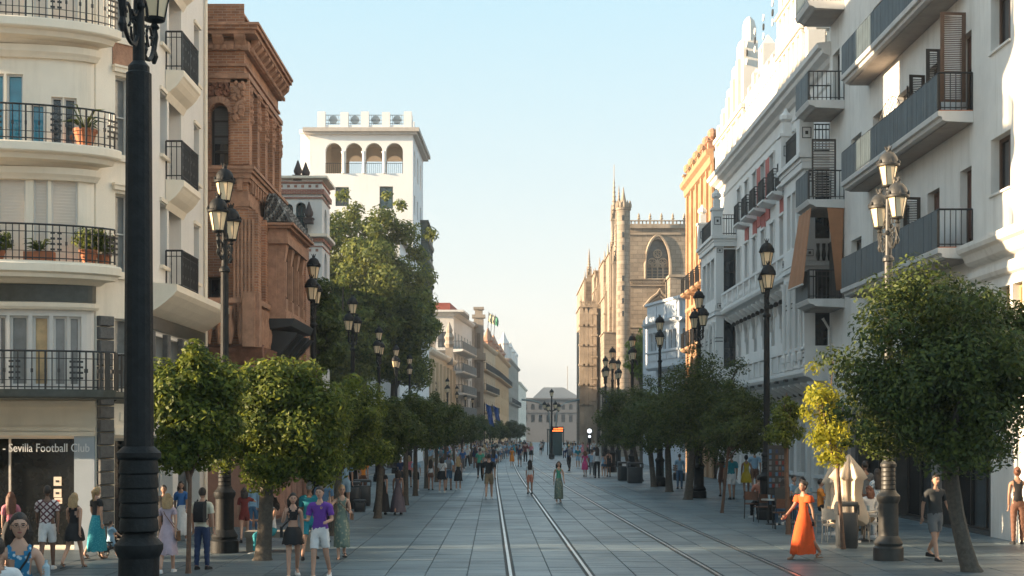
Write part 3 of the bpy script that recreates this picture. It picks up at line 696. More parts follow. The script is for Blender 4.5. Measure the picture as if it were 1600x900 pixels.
for u in (0.12, 1.35, 2.6, OL - 0.42):
    g = OR.mb(); g.box(u - 0.03, u + 0.37, PR - 0.42, PR - 0.02, oz0 + 0.28, oz0 + 0.6); g.box(u + 0.02, u + 0.32, PR - 0.37, PR - 0.07, oz0 + 0.6, oz1 - 0.45)
    g.loft([[(u + 0.02, PR - 0.37, oz1 - 0.45), (u + 0.32, PR - 0.37, oz1 - 0.45), (u + 0.32, PR - 0.07, oz1 - 0.45), (u + 0.02, PR - 0.07, oz1 - 0.45)], [(u - 0.05, PR - 0.44, oz1), (u + 0.39, PR - 0.44, oz1), (u + 0.39, PR, oz1), (u - 0.05, PR, oz1)]]); g.build("oriel_column", TERRA, B)
    for q in range(3): g = OR.mb(); g.box(u + 0.05 + q * 0.09, u + 0.1 + q * 0.09, PR - 0.069, PR - 0.035, oz0 + 0.65, oz1 - 0.5); g.build("flute_rib", TERRA, B)
g = OR.mb(); g.box(0.05, 0.5, 0.02, 0.35, oz0 + 0.28, oz1); g.build("oriel_pier", TERRA, B)
g = OR.mb(); g.box(-0.05, OL + 0.05, 0.01, PR + 0.06, oz1 + 0.002, oz1 + 0.2); g.box(-0.02, OL + 0.02, 0.01, PR + 0.02, oz1 + 0.2, oz1 + 0.45); g.box(-0.12, OL + 0.12, 0.01, PR + 0.14, oz1 + 0.45, oz1 + 0.53); g.box(-0.2, OL + 0.2, 0.01, PR + 0.24, oz1 + 0.53, oz1 + 0.6); g.build("oriel_entablature", TERRA, B)
rz0, rz1 = oz1 + 0.6, oz1 + 1.5
g = OR.mb(); g.loft([[(-0.2, PR + 0.22, rz0), (OL + 0.2, PR + 0.22, rz0), (OL + 0.2, 0.0, rz0), (-0.2, 0.0, rz0)], [(0.5, 0.25, rz1), (OL - 0.5, 0.25, rz1), (OL - 0.5, 0.0, rz1), (0.5, 0.0, rz1)]]); g.build("oriel_roof", ROOFT, B)
TILEW = mat("pale_roof_tile_glaze", (0.20, 0.19, 0.17), 0.5, var=0.3)
for s in range(2):   # rows of barrel tiles on the near hip and the street slope
    g = MB(OR.pt); 
    if s == 0:
        for i in range(6):
            for j in range(8):
                w = (j + 0.5) / 8; n = 0.05 + (PR + 0.1) * (i + 0.5) / 6 * (1 - w * 0.75); u = -0.2 + 0.7 * w; z = rz0 + (rz1 - rz0) * w
                g.loft([[(u - 0.06, n - 0.07, z - 0.03), (u - 0.06, n, z + 0.06), (u - 0.06, n + 0.07, z - 0.03)], [(u + 0.06, n - 0.055, z + 0.06), (u + 0.06, n, z + 0.14), (u + 0.06, n + 0.055, z + 0.06)]])
    else:
        for i in range(22):
            for j in range(8):
                w = (j + 0.5) / 8; u = -0.1 + (OL + 0.2) * (i + 0.5) / 22; u = OL / 2 + (u - OL / 2) * (1 - w * 0.3); n = PR + 0.2 - (PR - 0.03) * w; z = rz0 + (rz1 - rz0) * w
                g.loft([[(u - 0.07, n + 0.06, z - 0.02), (u, n + 0.06, z + 0.06), (u + 0.07, n + 0.06, z - 0.02)], [(u - 0.06, n - 0.06, z + 0.06), (u, n - 0.06, z + 0.14), (u + 0.06, n - 0.06, z + 0.06)]])
    o = g.build("roof_tiles", [ROOFT, TILEW], B); o["kind"] = "stuff"
    o.data.polygons.foreach_set("material_index", [1 if (i // 5) % 3 == 0 else 0 for i in range(len(o.data.polygons))])

# ---- striped mudejar house
C = empty("striped_house", (-10, 60, 0), "white house with red brick stripes, twin arched windows and pointed finials", "building")
D1 = 72.0; zc = lambda y: EYE + (HOR - y) / F_PX * D1
CF = Wall(C, (-17.0, D1), (P(503, 0, D1)[0], D1)); CS = Wall(C, (P(503, 0, D1)[0], D1), (P(503, 0, D1)[0] - 0.02, 75.2))
STR = brick_mat("brick_stripe", (0.34, 0.13, 0.08), (0.25, 0.09, 0.06), (0.4, 0.3, 0.25))
ops = [(CF.u(442), CF.u(458), zc(357), zc(318), True), (CF.u(462), CF.u(478), zc(357), zc(316), True), (CF.u(444), CF.u(456), zc(420), zc(395)), (CF.u(464), CF.u(476), zc(420), zc(395))]
for lv in range(3): ops += [(CF.u(x), CF.u(x + 14), zc(500 + 70 * lv), zc(455 + 70 * lv)) for x in (442, 463, 486)]
CF.panel(0, CF.len, 0, zc(278), ops, WHITE, "front_wall", th=0.3); 
CS.panel(0, CS.len, 0, zc(278), [(1 + 2.2 * i, 2 + 2.2 * i, zc(360 + 70 * j), zc(320 + 70 * j), True) for i in range(1) for j in range(4)], WHITE, "side_wall")
for o_ in ops: CF.window(o_, GFRAME, DGLASS, 2, 2, inset=0.25)
for i in range(1):
    for j in range(4): CS.window((1 + 2.2 * i, 2 + 2.2 * i, zc(360 + 70 * j), zc(320 + 70 * j)), GFRAME, DGLASS, 2, 2, inset=0.25)
for y0, y1, n in ((296, 304, 0.12), (308, 311, 0.05), (284, 287, 0.05), (372, 378, 0.10), (384, 386, 0.04), (440, 446, 0.08)):
    for W in (CF, CS): W.strip(0, W.len + (n if W is CF else 0), [(0.003, zc(y1)), (n, zc(y1)), (n, zc(y0)), (0.003, zc(y0))], STR, "brick_band")
for y0, y1, n in ((276, 281, 0.3), (366, 372, 0.3)):
    for W in (CF, CS): W.strip(0, W.len + (n if W is CF else 0), [(0.003, zc(y1)), (n, zc(y1) + 0.05), (n, zc(y0)), (0.003, zc(y0))], CREAMT, "cornice")
for k in range(14): g = CF.mb(); u = CF.len - 0.25 - k * 0.36; g.box(u - 0.07, u + 0.07, 0.003, 0.03, zc(293), zc(289)); g.box(u - 0.07, u + 0.07, 0.003, 0.03, zc(393), zc(389)); g.build("brick_inlay", STR, C)
for (a, b_) in ((CF.u(438), CF.u(482)),): CF.balcony(a, b_, zc(366), 0.5, CREAMT, IRON, th=0.12, h=0.75, step=0.15, bar=0.03)
for x in (441, 460, 479):
    g = CF.mb(); u = CF.u(x); g.lathe([(0.06, 0), (0.06, 0.6), (0.10, 0.68), (0.10, 0.75)], u, 0.06, 8, zc(357)); g.build("window_column", WHITE, C)
for (x0, yt, yb, dd) in ((467, 250, 282, 0.1), (477, 250, 282, 0.6), (487, 318, 352, -0.5)):
    g = MB(lambda x, y, z: (x + 10, y - 60, z)); X = P(x0 - 2, 0, D1)[0]
    hh = zc(yt) - zc(yb); g.cbox(X, D1 + dd, zc(yb), 0.42, 0.42, hh * 0.2); g.cbox(X, D1 + dd, zc(yb) + hh * 0.2, 0.5, 0.5, hh * 0.06)
    g.lathe([(0.10, hh * 0.26), (0.20, hh * 0.38), (0.22, hh * 0.5), (0.10, hh * 0.8), (0.03, hh)], X, D1 + dd, 8, zc(yb)); g.build("finial", mat("dark_finial", (0.075, 0.055, 0.05), 0.8, var=0.3), C, smooth=30)
g = MB(lambda x, y, z: (x + 10, y - 60, z)); g.box(-17.0, P(503, 0, D1)[0], D1, 75.2, zc(278), zc(276)); g.build("roof", ROOFT, C)

# ---- tall white tower with loggia
T = empty("white_tower", (-13, 130, 0), "tall white tower block with four open arches under a flat cornice", "building")
D2 = 127.0; zt = lambda y: EYE + (HOR - y) / F_PX * D2; XT = P(645, 0, D2)[0]
TF = Wall(T, (P(484, 0, D2)[0], D2), (XT, D2)); TS = Wall(T, (XT, D2), (P(661, 0, 139)[0], 139.0)); TL = Wall(T, (P(484, 0, D2)[0], 139.0), (P(484, 0, D2)[0], D2))
arch = [(TF.u(a), TF.u(b_), zt(271), zt(223), True) for a, b_ in ((508.5, 534), (540, 566), (571, 597.5), (603, 629.5))]
LOGG = mat("sun_tinted_loggia_render", (0.72, 0.54, 0.38), 0.85, var=0.05)  # warm sunlight inside the loggia put into the render colour
WT = mat("bright_white_render", (0.74, 0.74, 0.735), 0.85, var=0.04, scale=0.3, dirt=0.12)
wins = [(TF.u(524), TF.u(545), zt(322), zt(292)), (TF.u(593), TF.u(614), zt(326), zt(291)), (TF.u(524), TF.u(545), zt(400), zt(370)), (TF.u(593), TF.u(614), zt(404), zt(370)), (TF.u(593), TF.u(614), zt(480), zt(448)), (TF.u(524), TF.u(545), zt(480), zt(448))]
TF.panel(0, TF.len, 0, zt(207), arch + wins, WT, "front_wall", th=0.5)
for i, o_ in enumerate(wins): TF.window(o_, GFRAME, GGLASS if i != 0 else DGLASS, 2, 2 if i else 1, inset=0.25, fw=0.12)
TS.panel(0, TS.len, 0, zt(207), [(1.4 + 3.4 * i, 2.9 + 3.4 * i, zt(271), zt(228), True) for i in range(3)] + [(1.4 + 3.4 * i, 2.6 + 3.4 * i, zt(330), zt(300)) for i in range(3)], WT, "side_wall", th=0.5)
TL.panel(0, TL.len, 0, zt(207), [(0.6 + 3.1 * i, 3.3 + 3.1 * i, zt(271), zt(222), True) for i in range(4) if i != 9 and 3.3 + 3.1 * i < 12], WT, "left_wall", th=0.5)
TB = Wall(T, (P(661, 0, 139)[0], 139.0), (P(484, 0, D2)[0], 139.0)); L_ = TB.len
TB.panel(0, TB.len, 0, zt(273), [], WT, "rear_wall", th=0.4)
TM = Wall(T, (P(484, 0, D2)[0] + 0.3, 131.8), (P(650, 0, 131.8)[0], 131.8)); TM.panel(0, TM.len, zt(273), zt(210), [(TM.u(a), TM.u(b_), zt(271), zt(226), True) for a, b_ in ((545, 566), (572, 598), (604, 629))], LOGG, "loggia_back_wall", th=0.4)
g = MB(lambda x, y, z: (x + 13, y - 130, z)); g.box(P(484, 0, D2)[0] + 0.5, XT - 0.5, D2 + 0.5, 138.5, zt(275), zt(272)); g.build("loggia_floor", WT, T)
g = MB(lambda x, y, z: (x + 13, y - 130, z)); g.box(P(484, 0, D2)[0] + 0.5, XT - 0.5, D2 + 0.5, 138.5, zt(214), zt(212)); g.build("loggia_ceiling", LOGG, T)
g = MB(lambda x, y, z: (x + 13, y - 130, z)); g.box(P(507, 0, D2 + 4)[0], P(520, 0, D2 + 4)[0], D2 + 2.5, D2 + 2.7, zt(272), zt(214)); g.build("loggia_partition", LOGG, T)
for a in arch: 
    g = TF.mb(); g.box(a[0], a[1], -0.1, -0.06, a[2] + 0.9, a[2] + 0.95); k = 0
    while a[0] + k * 0.18 < a[1]: g.box(a[0] + k * 0.18, a[0] + k * 0.18 + 0.03, -0.09, -0.07, a[2], a[2] + 0.9); k += 1
    g.build("loggia_railing", IRON, T)
for i, x in enumerate((536.8, 568.5, 600.3)): 
    g = TF.mb(); u = TF.u(x); g.lathe([(0.2, 0), (0.15, 0.15), (0.13, 1.7), (0.2, 1.85), (0.24, 1.95)], u, 0.02, 8, zt(271)); g.build("loggia_column", WT, T, smooth=30)
XR_ = P(661, 0, 139)[0]
g = MB(lambda x, y, z: (x + 13, y - 130, z)); xl = P(484, 0, D2)[0]
g.prism([(xl - 0.55, D2 - 0.6), (XT + 0.6, D2 - 0.6), (XR_ + 0.7, 139.6), (xl - 0.55, 139.6)], zt(207) + 0.003, zt(201)); g.prism([(xl - 0.35, D2 - 0.4), (XT + 0.4, D2 - 0.4), (XR_ + 0.5, 139.4), (xl - 0.35, 139.4)], zt(211), zt(207)); g.build("roof_cornice", mat("stone_coping", (0.42, 0.38, 0.34), 0.8, var=0.1), T)
xs = [497, 526, 557, 588, 619 + 6]
for k, x in enumerate((497, 533, 565, 598, 632)):
    X = P(x + 5, 0, D2)[0]; g = MB(lambda x, y, z: (x + 13, y - 130, z)); g.box(X - 0.35, X + 0.35, D2 + 0.05, D2 + 0.6, zt(200.9), zt(174 + (k % 2))); g.build("parapet_post", WT, T)
    if k < 4:
        X2 = P(xs[k] + 30, 0, D2)[0]; Xn = P((497, 533, 565, 598, 632)[k + 1] + 5, 0, D2)[0]
        g = MB(lambda x, y, z: (x + 13, y - 130, z)); a, b_ = X + 0.36, Xn - 0.36; m_ = (a + b_) / 2
        for zz in (0.15, 0.5, 1.0): g.box(a, b_, D2 + 0.28, D2 + 0.33, zt(195) + zz * 0.9, zt(195) + zz * 0.9 + 0.06)
        for j in range(7): xx = a + (b_ - a) * j / 6; g.box(xx - 0.02, xx + 0.02, D2 + 0.29, D2 + 0.32, zt(195), zt(195) + 0.95)
        g.loft([[(m_ + 0.4 * math.cos(q) , D2 + 0.28, zt(195) + 0.5 + 0.4 * math.sin(q)) for q in [j * math.pi / 4 for j in range(8)]], [(m_ + 0.4 * math.cos(q), D2 + 0.31, zt(195) + 0.5 + 0.4 * math.sin(q)) for q in [j * math.pi / 4 for j in range(8)]]])
        g.build("parapet_grille", mat("pale_iron", (0.30, 0.34, 0.36), 0.5, var=0.1), T)
        g = MB(lambda x, y, z: (x + 13, y - 130, z)); g.box(a, b_, D2 + 0.1, D2 + 0.5, zt(201) + 0.003, zt(195)); g.build("parapet_wall", WT, T)
g = MB(lambda x, y, z: (x + 13, y - 130, z))
for j in range(5): 
    yy = D2 + 1 + j * 2.6; g.box(XT - 0.5, XT - 0.1, yy, yy + 0.6, zt(201), zt(176)); g.box(XT - 0.4, XT - 0.3, yy + 0.6, yy + 2.6, zt(201), zt(190))
g.build("side_parapet", WT, T)
g = MB(lambda x, y, z: (x + 13, y - 130, z)); g.box(P(475, 0, 131)[0], P(490, 0, 131)[0], 129, 134, zt(400), zt(195)); g.box(P(473, 0, 131)[0], P(491, 0, 131)[0], 128.8, 134.2, zt(201), zt(196)); g.build("stair_turret", WT, T)
# lower body stepping towards the street, with green glazed bays
g = MB(lambda x, y, z: (x + 13, y - 130, z))
T2 = Wall(T, (P(625, 0, 118)[0], 118), (P(660, 0, 140)[0], 150)); 
g.prism([(-19, 118), (P(625, 0, 118)[0] - 0.03, 118.02), (P(661, 0, 139)[0] - 0.05, 150), (-19, 150)], 0, zt(398)); g.build("lower_block", WT, T)
g = MB(lambda x, y, z: (x + 13, y - 130, z)); g.prism([(-19, 117.8), (P(625, 0, 118)[0] + 0.4, 117.8), (P(661, 0, 139)[0] + 0.4, 150.1), (-19, 150)], zt(398) + .003, zt(396)); g.build("lower_coping", GREYB, T)
for k in range(4):
    z1, z0 = zt(322 + 33 * k), zt(352 + 33 * k); X = P(661, 0, 139)[0]
    g = MB(lambda x, y, z: (x + 13, y - 130, z)); g.box(X - 0.8, X + 0.55, 136.4, 145, z0 + 0.3, z1); g.build("glazed_bay", GGLASS, T)
    g = MB(lambda x, y, z: (x + 13, y - 130, z))
    for yy in [136.35 + i * 1.1 for i in range(9)]: g.box(X - 0.85, X + 0.6, yy, yy + 0.12, z0 + 0.25, z1 + 0.05)
    g.box(X - 0.85, X + 0.66, 136.3, 145.2, z0 + 0.9, z0 + 1.0); g.box(X - 0.85, X + 0.75, 136.2, 145.3, z0, z0 + 0.25); g.box(X - 0.85, X + 0.7, 136.2, 145.3, z1 + 0.0, z1 + 0.15); g.build("bay_frame", GFRAME, T)
# ------------------------------------------------------------------ RIGHT SIDE
XW = 12.4
E_ = empty("balcony_apartments", (12.0, 42, 0), "white apartment block with long slatted grey balconies and brown shutters at right", "building")
WR = Wall(E_, (SX(XW, 53.8), 53.8), (SX(XW, 28.0), 28.0))
FZ = [3.95, 7.55, 11.15, 14.75, 18.35]
def rz(x0, x1, y0, y1, n=0.0): return WR.rect(x0, x1, y0, y1, n)
ops = []; kinds = []
def addw(x0, x1, z0, z1, k):
    u0, u1 = WR.u(x0), WR.u(x1); ops.append((u0, u1, z0, z1)); kinds.append(k)
for (z) in FZ[1:]:
    addw(1548, 1579, z + 1.15, z + 2.55, "big")
    if z > 17: continue
    addw(1500, 1518, z + 0.05, z + 2.2, "door")
    addw(1449, 1468, z + (0.05 if z < 9 else 0.05), z + 2.1, "shut")
    addw(1402, 1421, z + 0.9, z + 2.1, "win")
    addw(1364, 1379, z + 0.9, z + 2.1, "win")
    addw(1330, 1346, z + 0.8, z + 1.95, "win")
addw(1301, 1312, FZ[3] + 0.05, FZ[3] + 2.1, "win"); addw(1287, 1297, FZ[2] + .05, FZ[2] + 2.1, "win"); addw(1287, 1297, FZ[1] + .05, FZ[1] + 2.1, "win"); addw(1287, 1297, FZ[3] + .05, FZ[3] + 2.1, "win")
shops = [(WR.u(1340), WR.u(1392), 0.1, 3.0), (WR.u(1400), WR.u(1462), 0.1, 3.1), (WR.u(1474), WR.u(1545), 0.1, 3.1)]
upper = [(WR.u(1562), WR.u(1578), 4.0, 6.3), (WR.u(1582), WR.u(1598), 4.0, 6.3), (WR.u(1604), WR.u(1640), 4.0, 6.3), (WR.u(1525), WR.u(1552), 4.0, 6.3)]
ARW = mat("right_block_render", (0.70, 0.675, 0.63), 0.85, var=0.08, scale=0.8, dirt=0.42, bump=0.15)
WR.panel(0, WR.len, 3.45, 24, ops + upper, ARW, "wall", th=0.3)
DARKS = mat("dark_stone_shopfront", (0.055, 0.05, 0.045), 0.5, var=0.3, scale=2)
WR.panel(0, WR.u(1548), 0, 3.45, shops, DARKS, "shop_wall", th=0.4)
WR.panel(WR.u(1548), WR.len, 0, 3.45, [(WR.u(1610), WR.u(1700), 0.1, 2.8)], ARW, "ground_wall", th=0.4)
for o_ in shops + [(WR.u(1610), WR.u(1700), 0.1, 2.8)]: WR.window(o_, DFRAME, SHOPD, 3, 1, inset=0.35, name="shop_window")
OCHF = mat("ochre_window_frame", (0.36, 0.25, 0.11), 0.5, var=0.1)
for o_ in upper: WR.window(o_, OCHF, mat("teal_glass", (0.05, 0.12, 0.13), 0.1, var=0.3), 1, 1, inset=0.18, fw=0.10)
for o_, k in zip(ops, kinds):
    if k == "big": WR.window(o_, BFRAME, DGLASS, 2, 1, inset=0.22, fw=0.09)
    elif k == "door": WR.window(o_, BFRAME, DGLASS, 1, 1, inset=0.2, fw=0.08, blind=mat("brown_slat_blind", (0.13, 0.06, 0.045), 0.6, var=0.1), blind_z=0.85 if o_[2] < 9 else 0.4, name="balcony_door")
    elif k == "shut": WR.window(o_, BFRAME, DGLASS, 1, 1, inset=0.2, fw=0.08, blind=mat("brown_slat_blind", (0.13, 0.06, 0.045), 0.6), blind_z=0.7)
    else: WR.window(o_, DFRAME, CGLASS, 2, 1, inset=0.2, fw=0.05)
    if k in ("big", "win"):
        g = WR.mb(); g.box(o_[0] - 0.05, o_[1] + 0.05, 0.003, 0.06, o_[2] - 0.06, o_[2] - 0.004); g.build("sill", ARW, E_)
def shutter(W, u, z0, z1, w, name="shutter", m=BFRAME, n=0.03, ang=0.0):
    """louvred leaf folded back against the wall or standing off it"""
    g = W.mb(); ca, sa = math.cos(ang), math.sin(ang)
    base = g.tf
    def q(a, b, z): return base(u + a * ca, n + a * sa + b, z)
    g.tf = q; g.box(0, 0.07, 0, 0.045, z0, z1); g.box(w - 0.07, w, 0, 0.045, z0, z1); g.box(0.07, w - 0.07, 0, 0.045, z0, z0 + 0.08); g.box(0.07, w - 0.07, 0, 0.045, z1 - 0.08, z1)
    s = g.build(name, m, W.root)
    g = W.mb(); g.tf = q; z = z0 + 0.1
    while z < z1 - 0.1: g.add([(0.07, 0.005, z), (w - 0.07, 0.005, z), (w - 0.07, 0.04, z + 0.03), (0.07, 0.04, z + 0.03)], [(0, 1, 2, 3)]); z += 0.05
    o = g.build("louvres", m, s); o["kind"] = "stuff"
for (x, z0, z1, w, a, m) in ((1511, FZ[2] + 0.35, FZ[2] + 2.75, 0.66, 1.5, BFRAME), (1472, FZ[2] + 0.05, FZ[2] + 2.35, 0.40, 1.45, DFRAME), (1447, FZ[2] + 0.05, FZ[2] + 2.0, 0.45, 1.4, DFRAME), (1421, FZ[2] + .05, FZ[2] + 2.0, 0.45, 0.3, DFRAME), (1440, FZ[1] + 0.1, FZ[1] + 2.1, 0.5, 1.4, DFRAME), (1347, FZ[1] + 0.1, FZ[1] + 1.2, 0.6, 1.2, DFRAME), (1436, FZ[3] + 0.1, FZ[3] + 2.1, 0.45, 0.7, DFRAME)):
    shutter(WR, WR.u(x), z0, z1, w, m=m, ang=a)
# small strut awning ribs fanned out on the middle balcony
g = WR.mb(); uc = WR.u(1402); zc_ = FZ[2] + 0.7
for i in range(11):
    a = math.pi * (0.12 + 0.075 * i); g.tube([(uc, 0.6, zc_), (uc - 1.6 * math.cos(a), 0.25, zc_ + 1.35 * math.sin(a))], 0.012, 4)
pts = [(uc - 1.6 * math.cos(math.pi * (0.12 + 0.075 * i)), 0.25, zc_ + 1.35 * math.sin(math.pi * (0.12 + 0.075 * i))) for i in range(11)]; g.tube(pts, 0.012, 4); g.build("folded_awning_ribs", IRON, E_)
u1_ = WR.u(1465, 0.95) ; u1_ = WR.at(1465, 0, 0.95)[0]; u0_ = WR.at(1313, 0, 0.95)[0]
SLABM = mat("white_balcony_edge", (0.60, 0.59, 0.57), 0.8, var=0.06, scale=1.5, dirt=0.3)
for k, z in enumerate(FZ[1:5]):
    ue = u1_ if k < 2 else (u1_ - 0.6)
    b = WR.balcony(u0_, ue, z, 0.95, SLABM, IRON, th=0.26, h=1.02, step=0.13, bar=0.02,
                   prof=[(0.004, z - 0.30), (0.70, z - 0.27), (0.82, z - 0.24), (0.84, z - 0.15), (0.93, z - 0.13), (0.95, z - 0.03), (0.95, z), (0.004, z)],
                   panel=(METALP, u0_ + 0.08, ue - 0.10, k >= 1))
    g = WR.mb(); g.box(u0_ + 0.02, ue - 0.02, 0.01, 0.90, z + 0.001, z + 0.03); g.build("tile_floor", TERRAC, b)
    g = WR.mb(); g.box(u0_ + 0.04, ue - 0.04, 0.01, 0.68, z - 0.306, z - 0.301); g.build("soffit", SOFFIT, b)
# stack of small end balconies
ua, ub = WR.at(1257, 0, 1.35)[0], WR.at(1262, 0, 1.35)[0] + 2.2
for k, z in enumerate(FZ[1:5]):
    b = WR.balcony(0.05, 2.3, z, 1.35, SLABM, IRON, th=0.24, h=1.05, step=0.15, bar=0.024,
                   prof=[(0.004, z - 0.32), (1.05, z - 0.27), (1.15, z - 0.2), (1.28, z - 0.17), (1.35, z - 0.02), (1.35, z), (0.004, z)], panel=(METALP, 0.12, 2.2, k == 1))
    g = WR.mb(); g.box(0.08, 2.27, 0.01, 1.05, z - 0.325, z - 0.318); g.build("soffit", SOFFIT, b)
# louvre screen above the second small balcony, awning curtains over the third
g = WR.mb(); z = FZ[2] + 0.1; un = 2.18
g.box(un, un + 0.05, 0.30, 0.36, z, z + 2.1); g.box(un, un + 0.05, 1.12, 1.18, z, z + 2.1); g.box(un, un + 0.05, 0.36, 1.12, z + 2.02, z + 2.1); s_ = g.build("slatted_screen", DFRAME, E_)
g = WR.mb(); zz = z
while zz < z + 2.0: g.box(un + 0.01, un + 0.05, 0.36, 1.12, zz, zz + 0.045); zz += 0.095
o = g.build("screen_slats", mat("pale_slats", (0.22, 0.20, 0.185), 0.6, var=0.1), s_); o["kind"] = "stuff"
CURT = mat("orange_brown_canvas", (0.36, 0.17, 0.085), 0.8, var=0.12, scale=3)
def curtain(W, pts0, pts1, z0, z1, name="awning_curtain", m=CURT, k=18, amp=0.03, zb=None):
    g = W.mb(); rings = []
    for j in range(5):
        w = j / 4; r = []
        for i in range(k + 1):
            t = i / k; a = [pts1[q] + (pts0[q] - pts1[q]) * w for q in range(4)]
            r.append((a[0] + (a[2] - a[0]) * t, a[1] + (a[3] - a[1]) * t + amp * math.sin(t * 22 + w), z1 + ((z0 if zb is None else z0 + (zb - z0) * t) - z1) * w))
        rings.append(r)
    g.loft(rings + [[(p[0] + 0.01, p[1] + 0.012, p[2]) for p in r] for r in rings[::-1]], cap=False, closed=False); return g.build(name, m, W.root)
curtain(WR, (0.15, 1.60, 2.25, 1.52), (0.15, 1.2, 2.25, 1.2), FZ[1] + 0.55, FZ[2] - 0.3)
curtain(WR, (2.26, 0.10, 2.26, 0.28), (2.26, 0.02, 2.26, 0.62), FZ[1] + 0.3, FZ[2] - 0.3)
g = WR.mb(); g.tube([(0.12, 1.6, FZ[1] + 0.52), (2.28, 1.52, FZ[1] + 0.52)], 0.035, 6); g.build("awning_bar", WFRAME, E_)
g = WR.mb(); g.box(0.3, 2.1, 0.06, 0.10, FZ[1] + 0.05, FZ[1] + 2.3); g.build("dark_door_panel", DFRAME, E_)
# lower moulding beneath the near wall
WR.strip(u1_ - 0.02, WR.len, [(0.004, 7.0), (0.14, 7.05), (0.22, 7.12), (0.30, 7.3), (0.42, 7.36), (0.46, 7.46), (0.46, 7.56), (0.004, 7.62)], ARW, "string_cornice")
WR.strip(u1_ - 0.02, WR.len, [(0.004, 6.55), (0.10, 6.6), (0.16, 6.7), (0.16, 6.85), (0.004, 6.9)], ARW, "string_cornice")
WR.strip(0, WR.u(1548), [(0.004, 3.3), (0.18, 3.35), (0.22, 3.5), (0.22, 3.62), (0.004, 3.66)], mat("grey_shop_stone", (0.25, 0.23, 0.21), 0.8, var=0.15, dirt=0.4), "shop_cornice")
for x in (1334, 1396, 1468):
    g = WR.mb(); u = WR.u(x); g.box(u - 0.25, u + 0.25, 0.004, 0.16, 0.05, 3.1); g.box(u - 0.32, u + 0.32, 0.004, 0.22, 3.1, 3.29); g.build("shop_pier", MATS["grey_shop_stone"], E_)
g = MB(lambda x, y, z: (x - 12, y - 42, z)); g.box(SX(XW, 53.8) + 0.0, 26, 53.8, 53.9, 0, 24); g.box(SX(XW, 28), 26, 28, 28.05, 0, 24); g.build("end_wall", ARW, E_)
g = MB(lambda x, y, z: (x - 12, y - 42, z)); g.box(12.02, 26, 28, 53.9, 23.99, 24.2); g.build("roof", ROOFT, E_)

g = WR.mb(); g.tube([(0.3, 0.1, 0.1), (0.3, 0.1, 6.6), (0.3, 0.35, 7.0)], 0.06, 6); g.build("drain_pipe", WFRAME, E_)
# ---- ornate white building
O = empty("ornate_white_building", (12.0, 66, 0), "ornate white building with twin bay towers, dusty red panels and pinnacled crown", "building")
XO = 12.6; OD0, OD1 = 53.95, 82.5
WO = Wall(O, (SX(XO, OD1), OD1), (SX(XO, OD0), OD0)); LO = WO.len
OW = mat("ornate_white_render", (0.69, 0.675, 0.65), 0.85, var=0.06, scale=0.8, dirt=0.22, bump=0.15)
BLK = mat("black_painted_trim", (0.03, 0.03, 0.03), 0.6, var=0.1)
ops = []; 
cols = [7.0 + 2.32 * i for i in range(8)]          # window axes between the bays
for c in cols:
    ops += [(c - 0.42, c + 0.42, 13.55, 15.6), (c - 0.42, c + 0.42, 10.5, 12.4), (c - 0.42, c + 0.42, 6.75, 9.2)]
WO.panel(0, LO, 4.6, 17.0, ops, OW, "wall", th=0.3)
for o_ in ops: WO.window(o_, GFRAME, DGLASS, 2, 3, inset=0.25, fw=0.05)
arches = [(c - 0.75, c + 0.75, 0.15, 4.1, True) for c in [1.6, 4.3] + cols + [LO - 1.9]]
WO.panel(0, LO, 0, 4.6, arches, OW, "ground_wall", th=0.5)
for i, o_ in enumerate(arches): WO.window(o_, WFRAME, DGLASS, 2, 3, inset=0.45, fw=0.06, name="arched_window")
for c in [1.6, 4.3] + cols + [LO - 1.9]:
    for s in (-1, 1):
        u = c + s * 1.0; g = WO.mb(); g.box(u - 0.17, u + 0.17, 0.004, 0.22, 0.05, 0.9); g.box(u - 0.13, u + 0.13, 0.004, 0.16, 0.9, 3.6); g.box(u - 0.18, u + 0.18, 0.004, 0.24, 3.6, 3.8); g.build("pilaster", OW, O)
    g = WO.mb(); g.box(c - 0.8, c + 0.8, 0.004, 0.2, 0.9, 1.05); g.box(c - 0.8, c + 0.8, 0.004, 0.06, 0.1, 0.8); g.build("window_apron", OW, O)
# red panels between the upper windows, with trims
for i, c in enumerate(cols):
    if i in (1, 2, 3, 5, 6): 
        for z0, z1 in ((12.5, 13.45), (9.35, 10.35)):
            g = WO.mb(); g.box(c - 0.5, c + 0.5, 0.003, 0.05, z0, z1); g.build("red_panel", REDP, O)
    if i in (2, 3): g = WO.mb(); g.box(c + 0.66, c + 1.64, 0.003, 0.05, 12.8, 15.7); g.build("red_panel", REDP, O)
    for z0 in (15.6, 12.4, 9.2):
        g = WO.mb(); g.box(c - 0.55, c + 0.55, 0.003, 0.12, z0 + 0.05, z0 + 0.16); g.box(c - 0.5, c - 0.43, 0.003, 0.07, z0 - 1.8, z0 + 0.05); g.box(c + 0.43, c + 0.5, 0.003, 0.07, z0 - 1.8, z0 + 0.05); g.build("window_surround", OW, O)
for i in (1, 2, 3, 4, 5, 6, 7): WO.balcony(cols[i] - 0.72, cols[i] + 0.72, 13.45, 0.62, OW, IRON, th=0.14, h=1.0, step=0.12, bar=0.024, scroll=1)
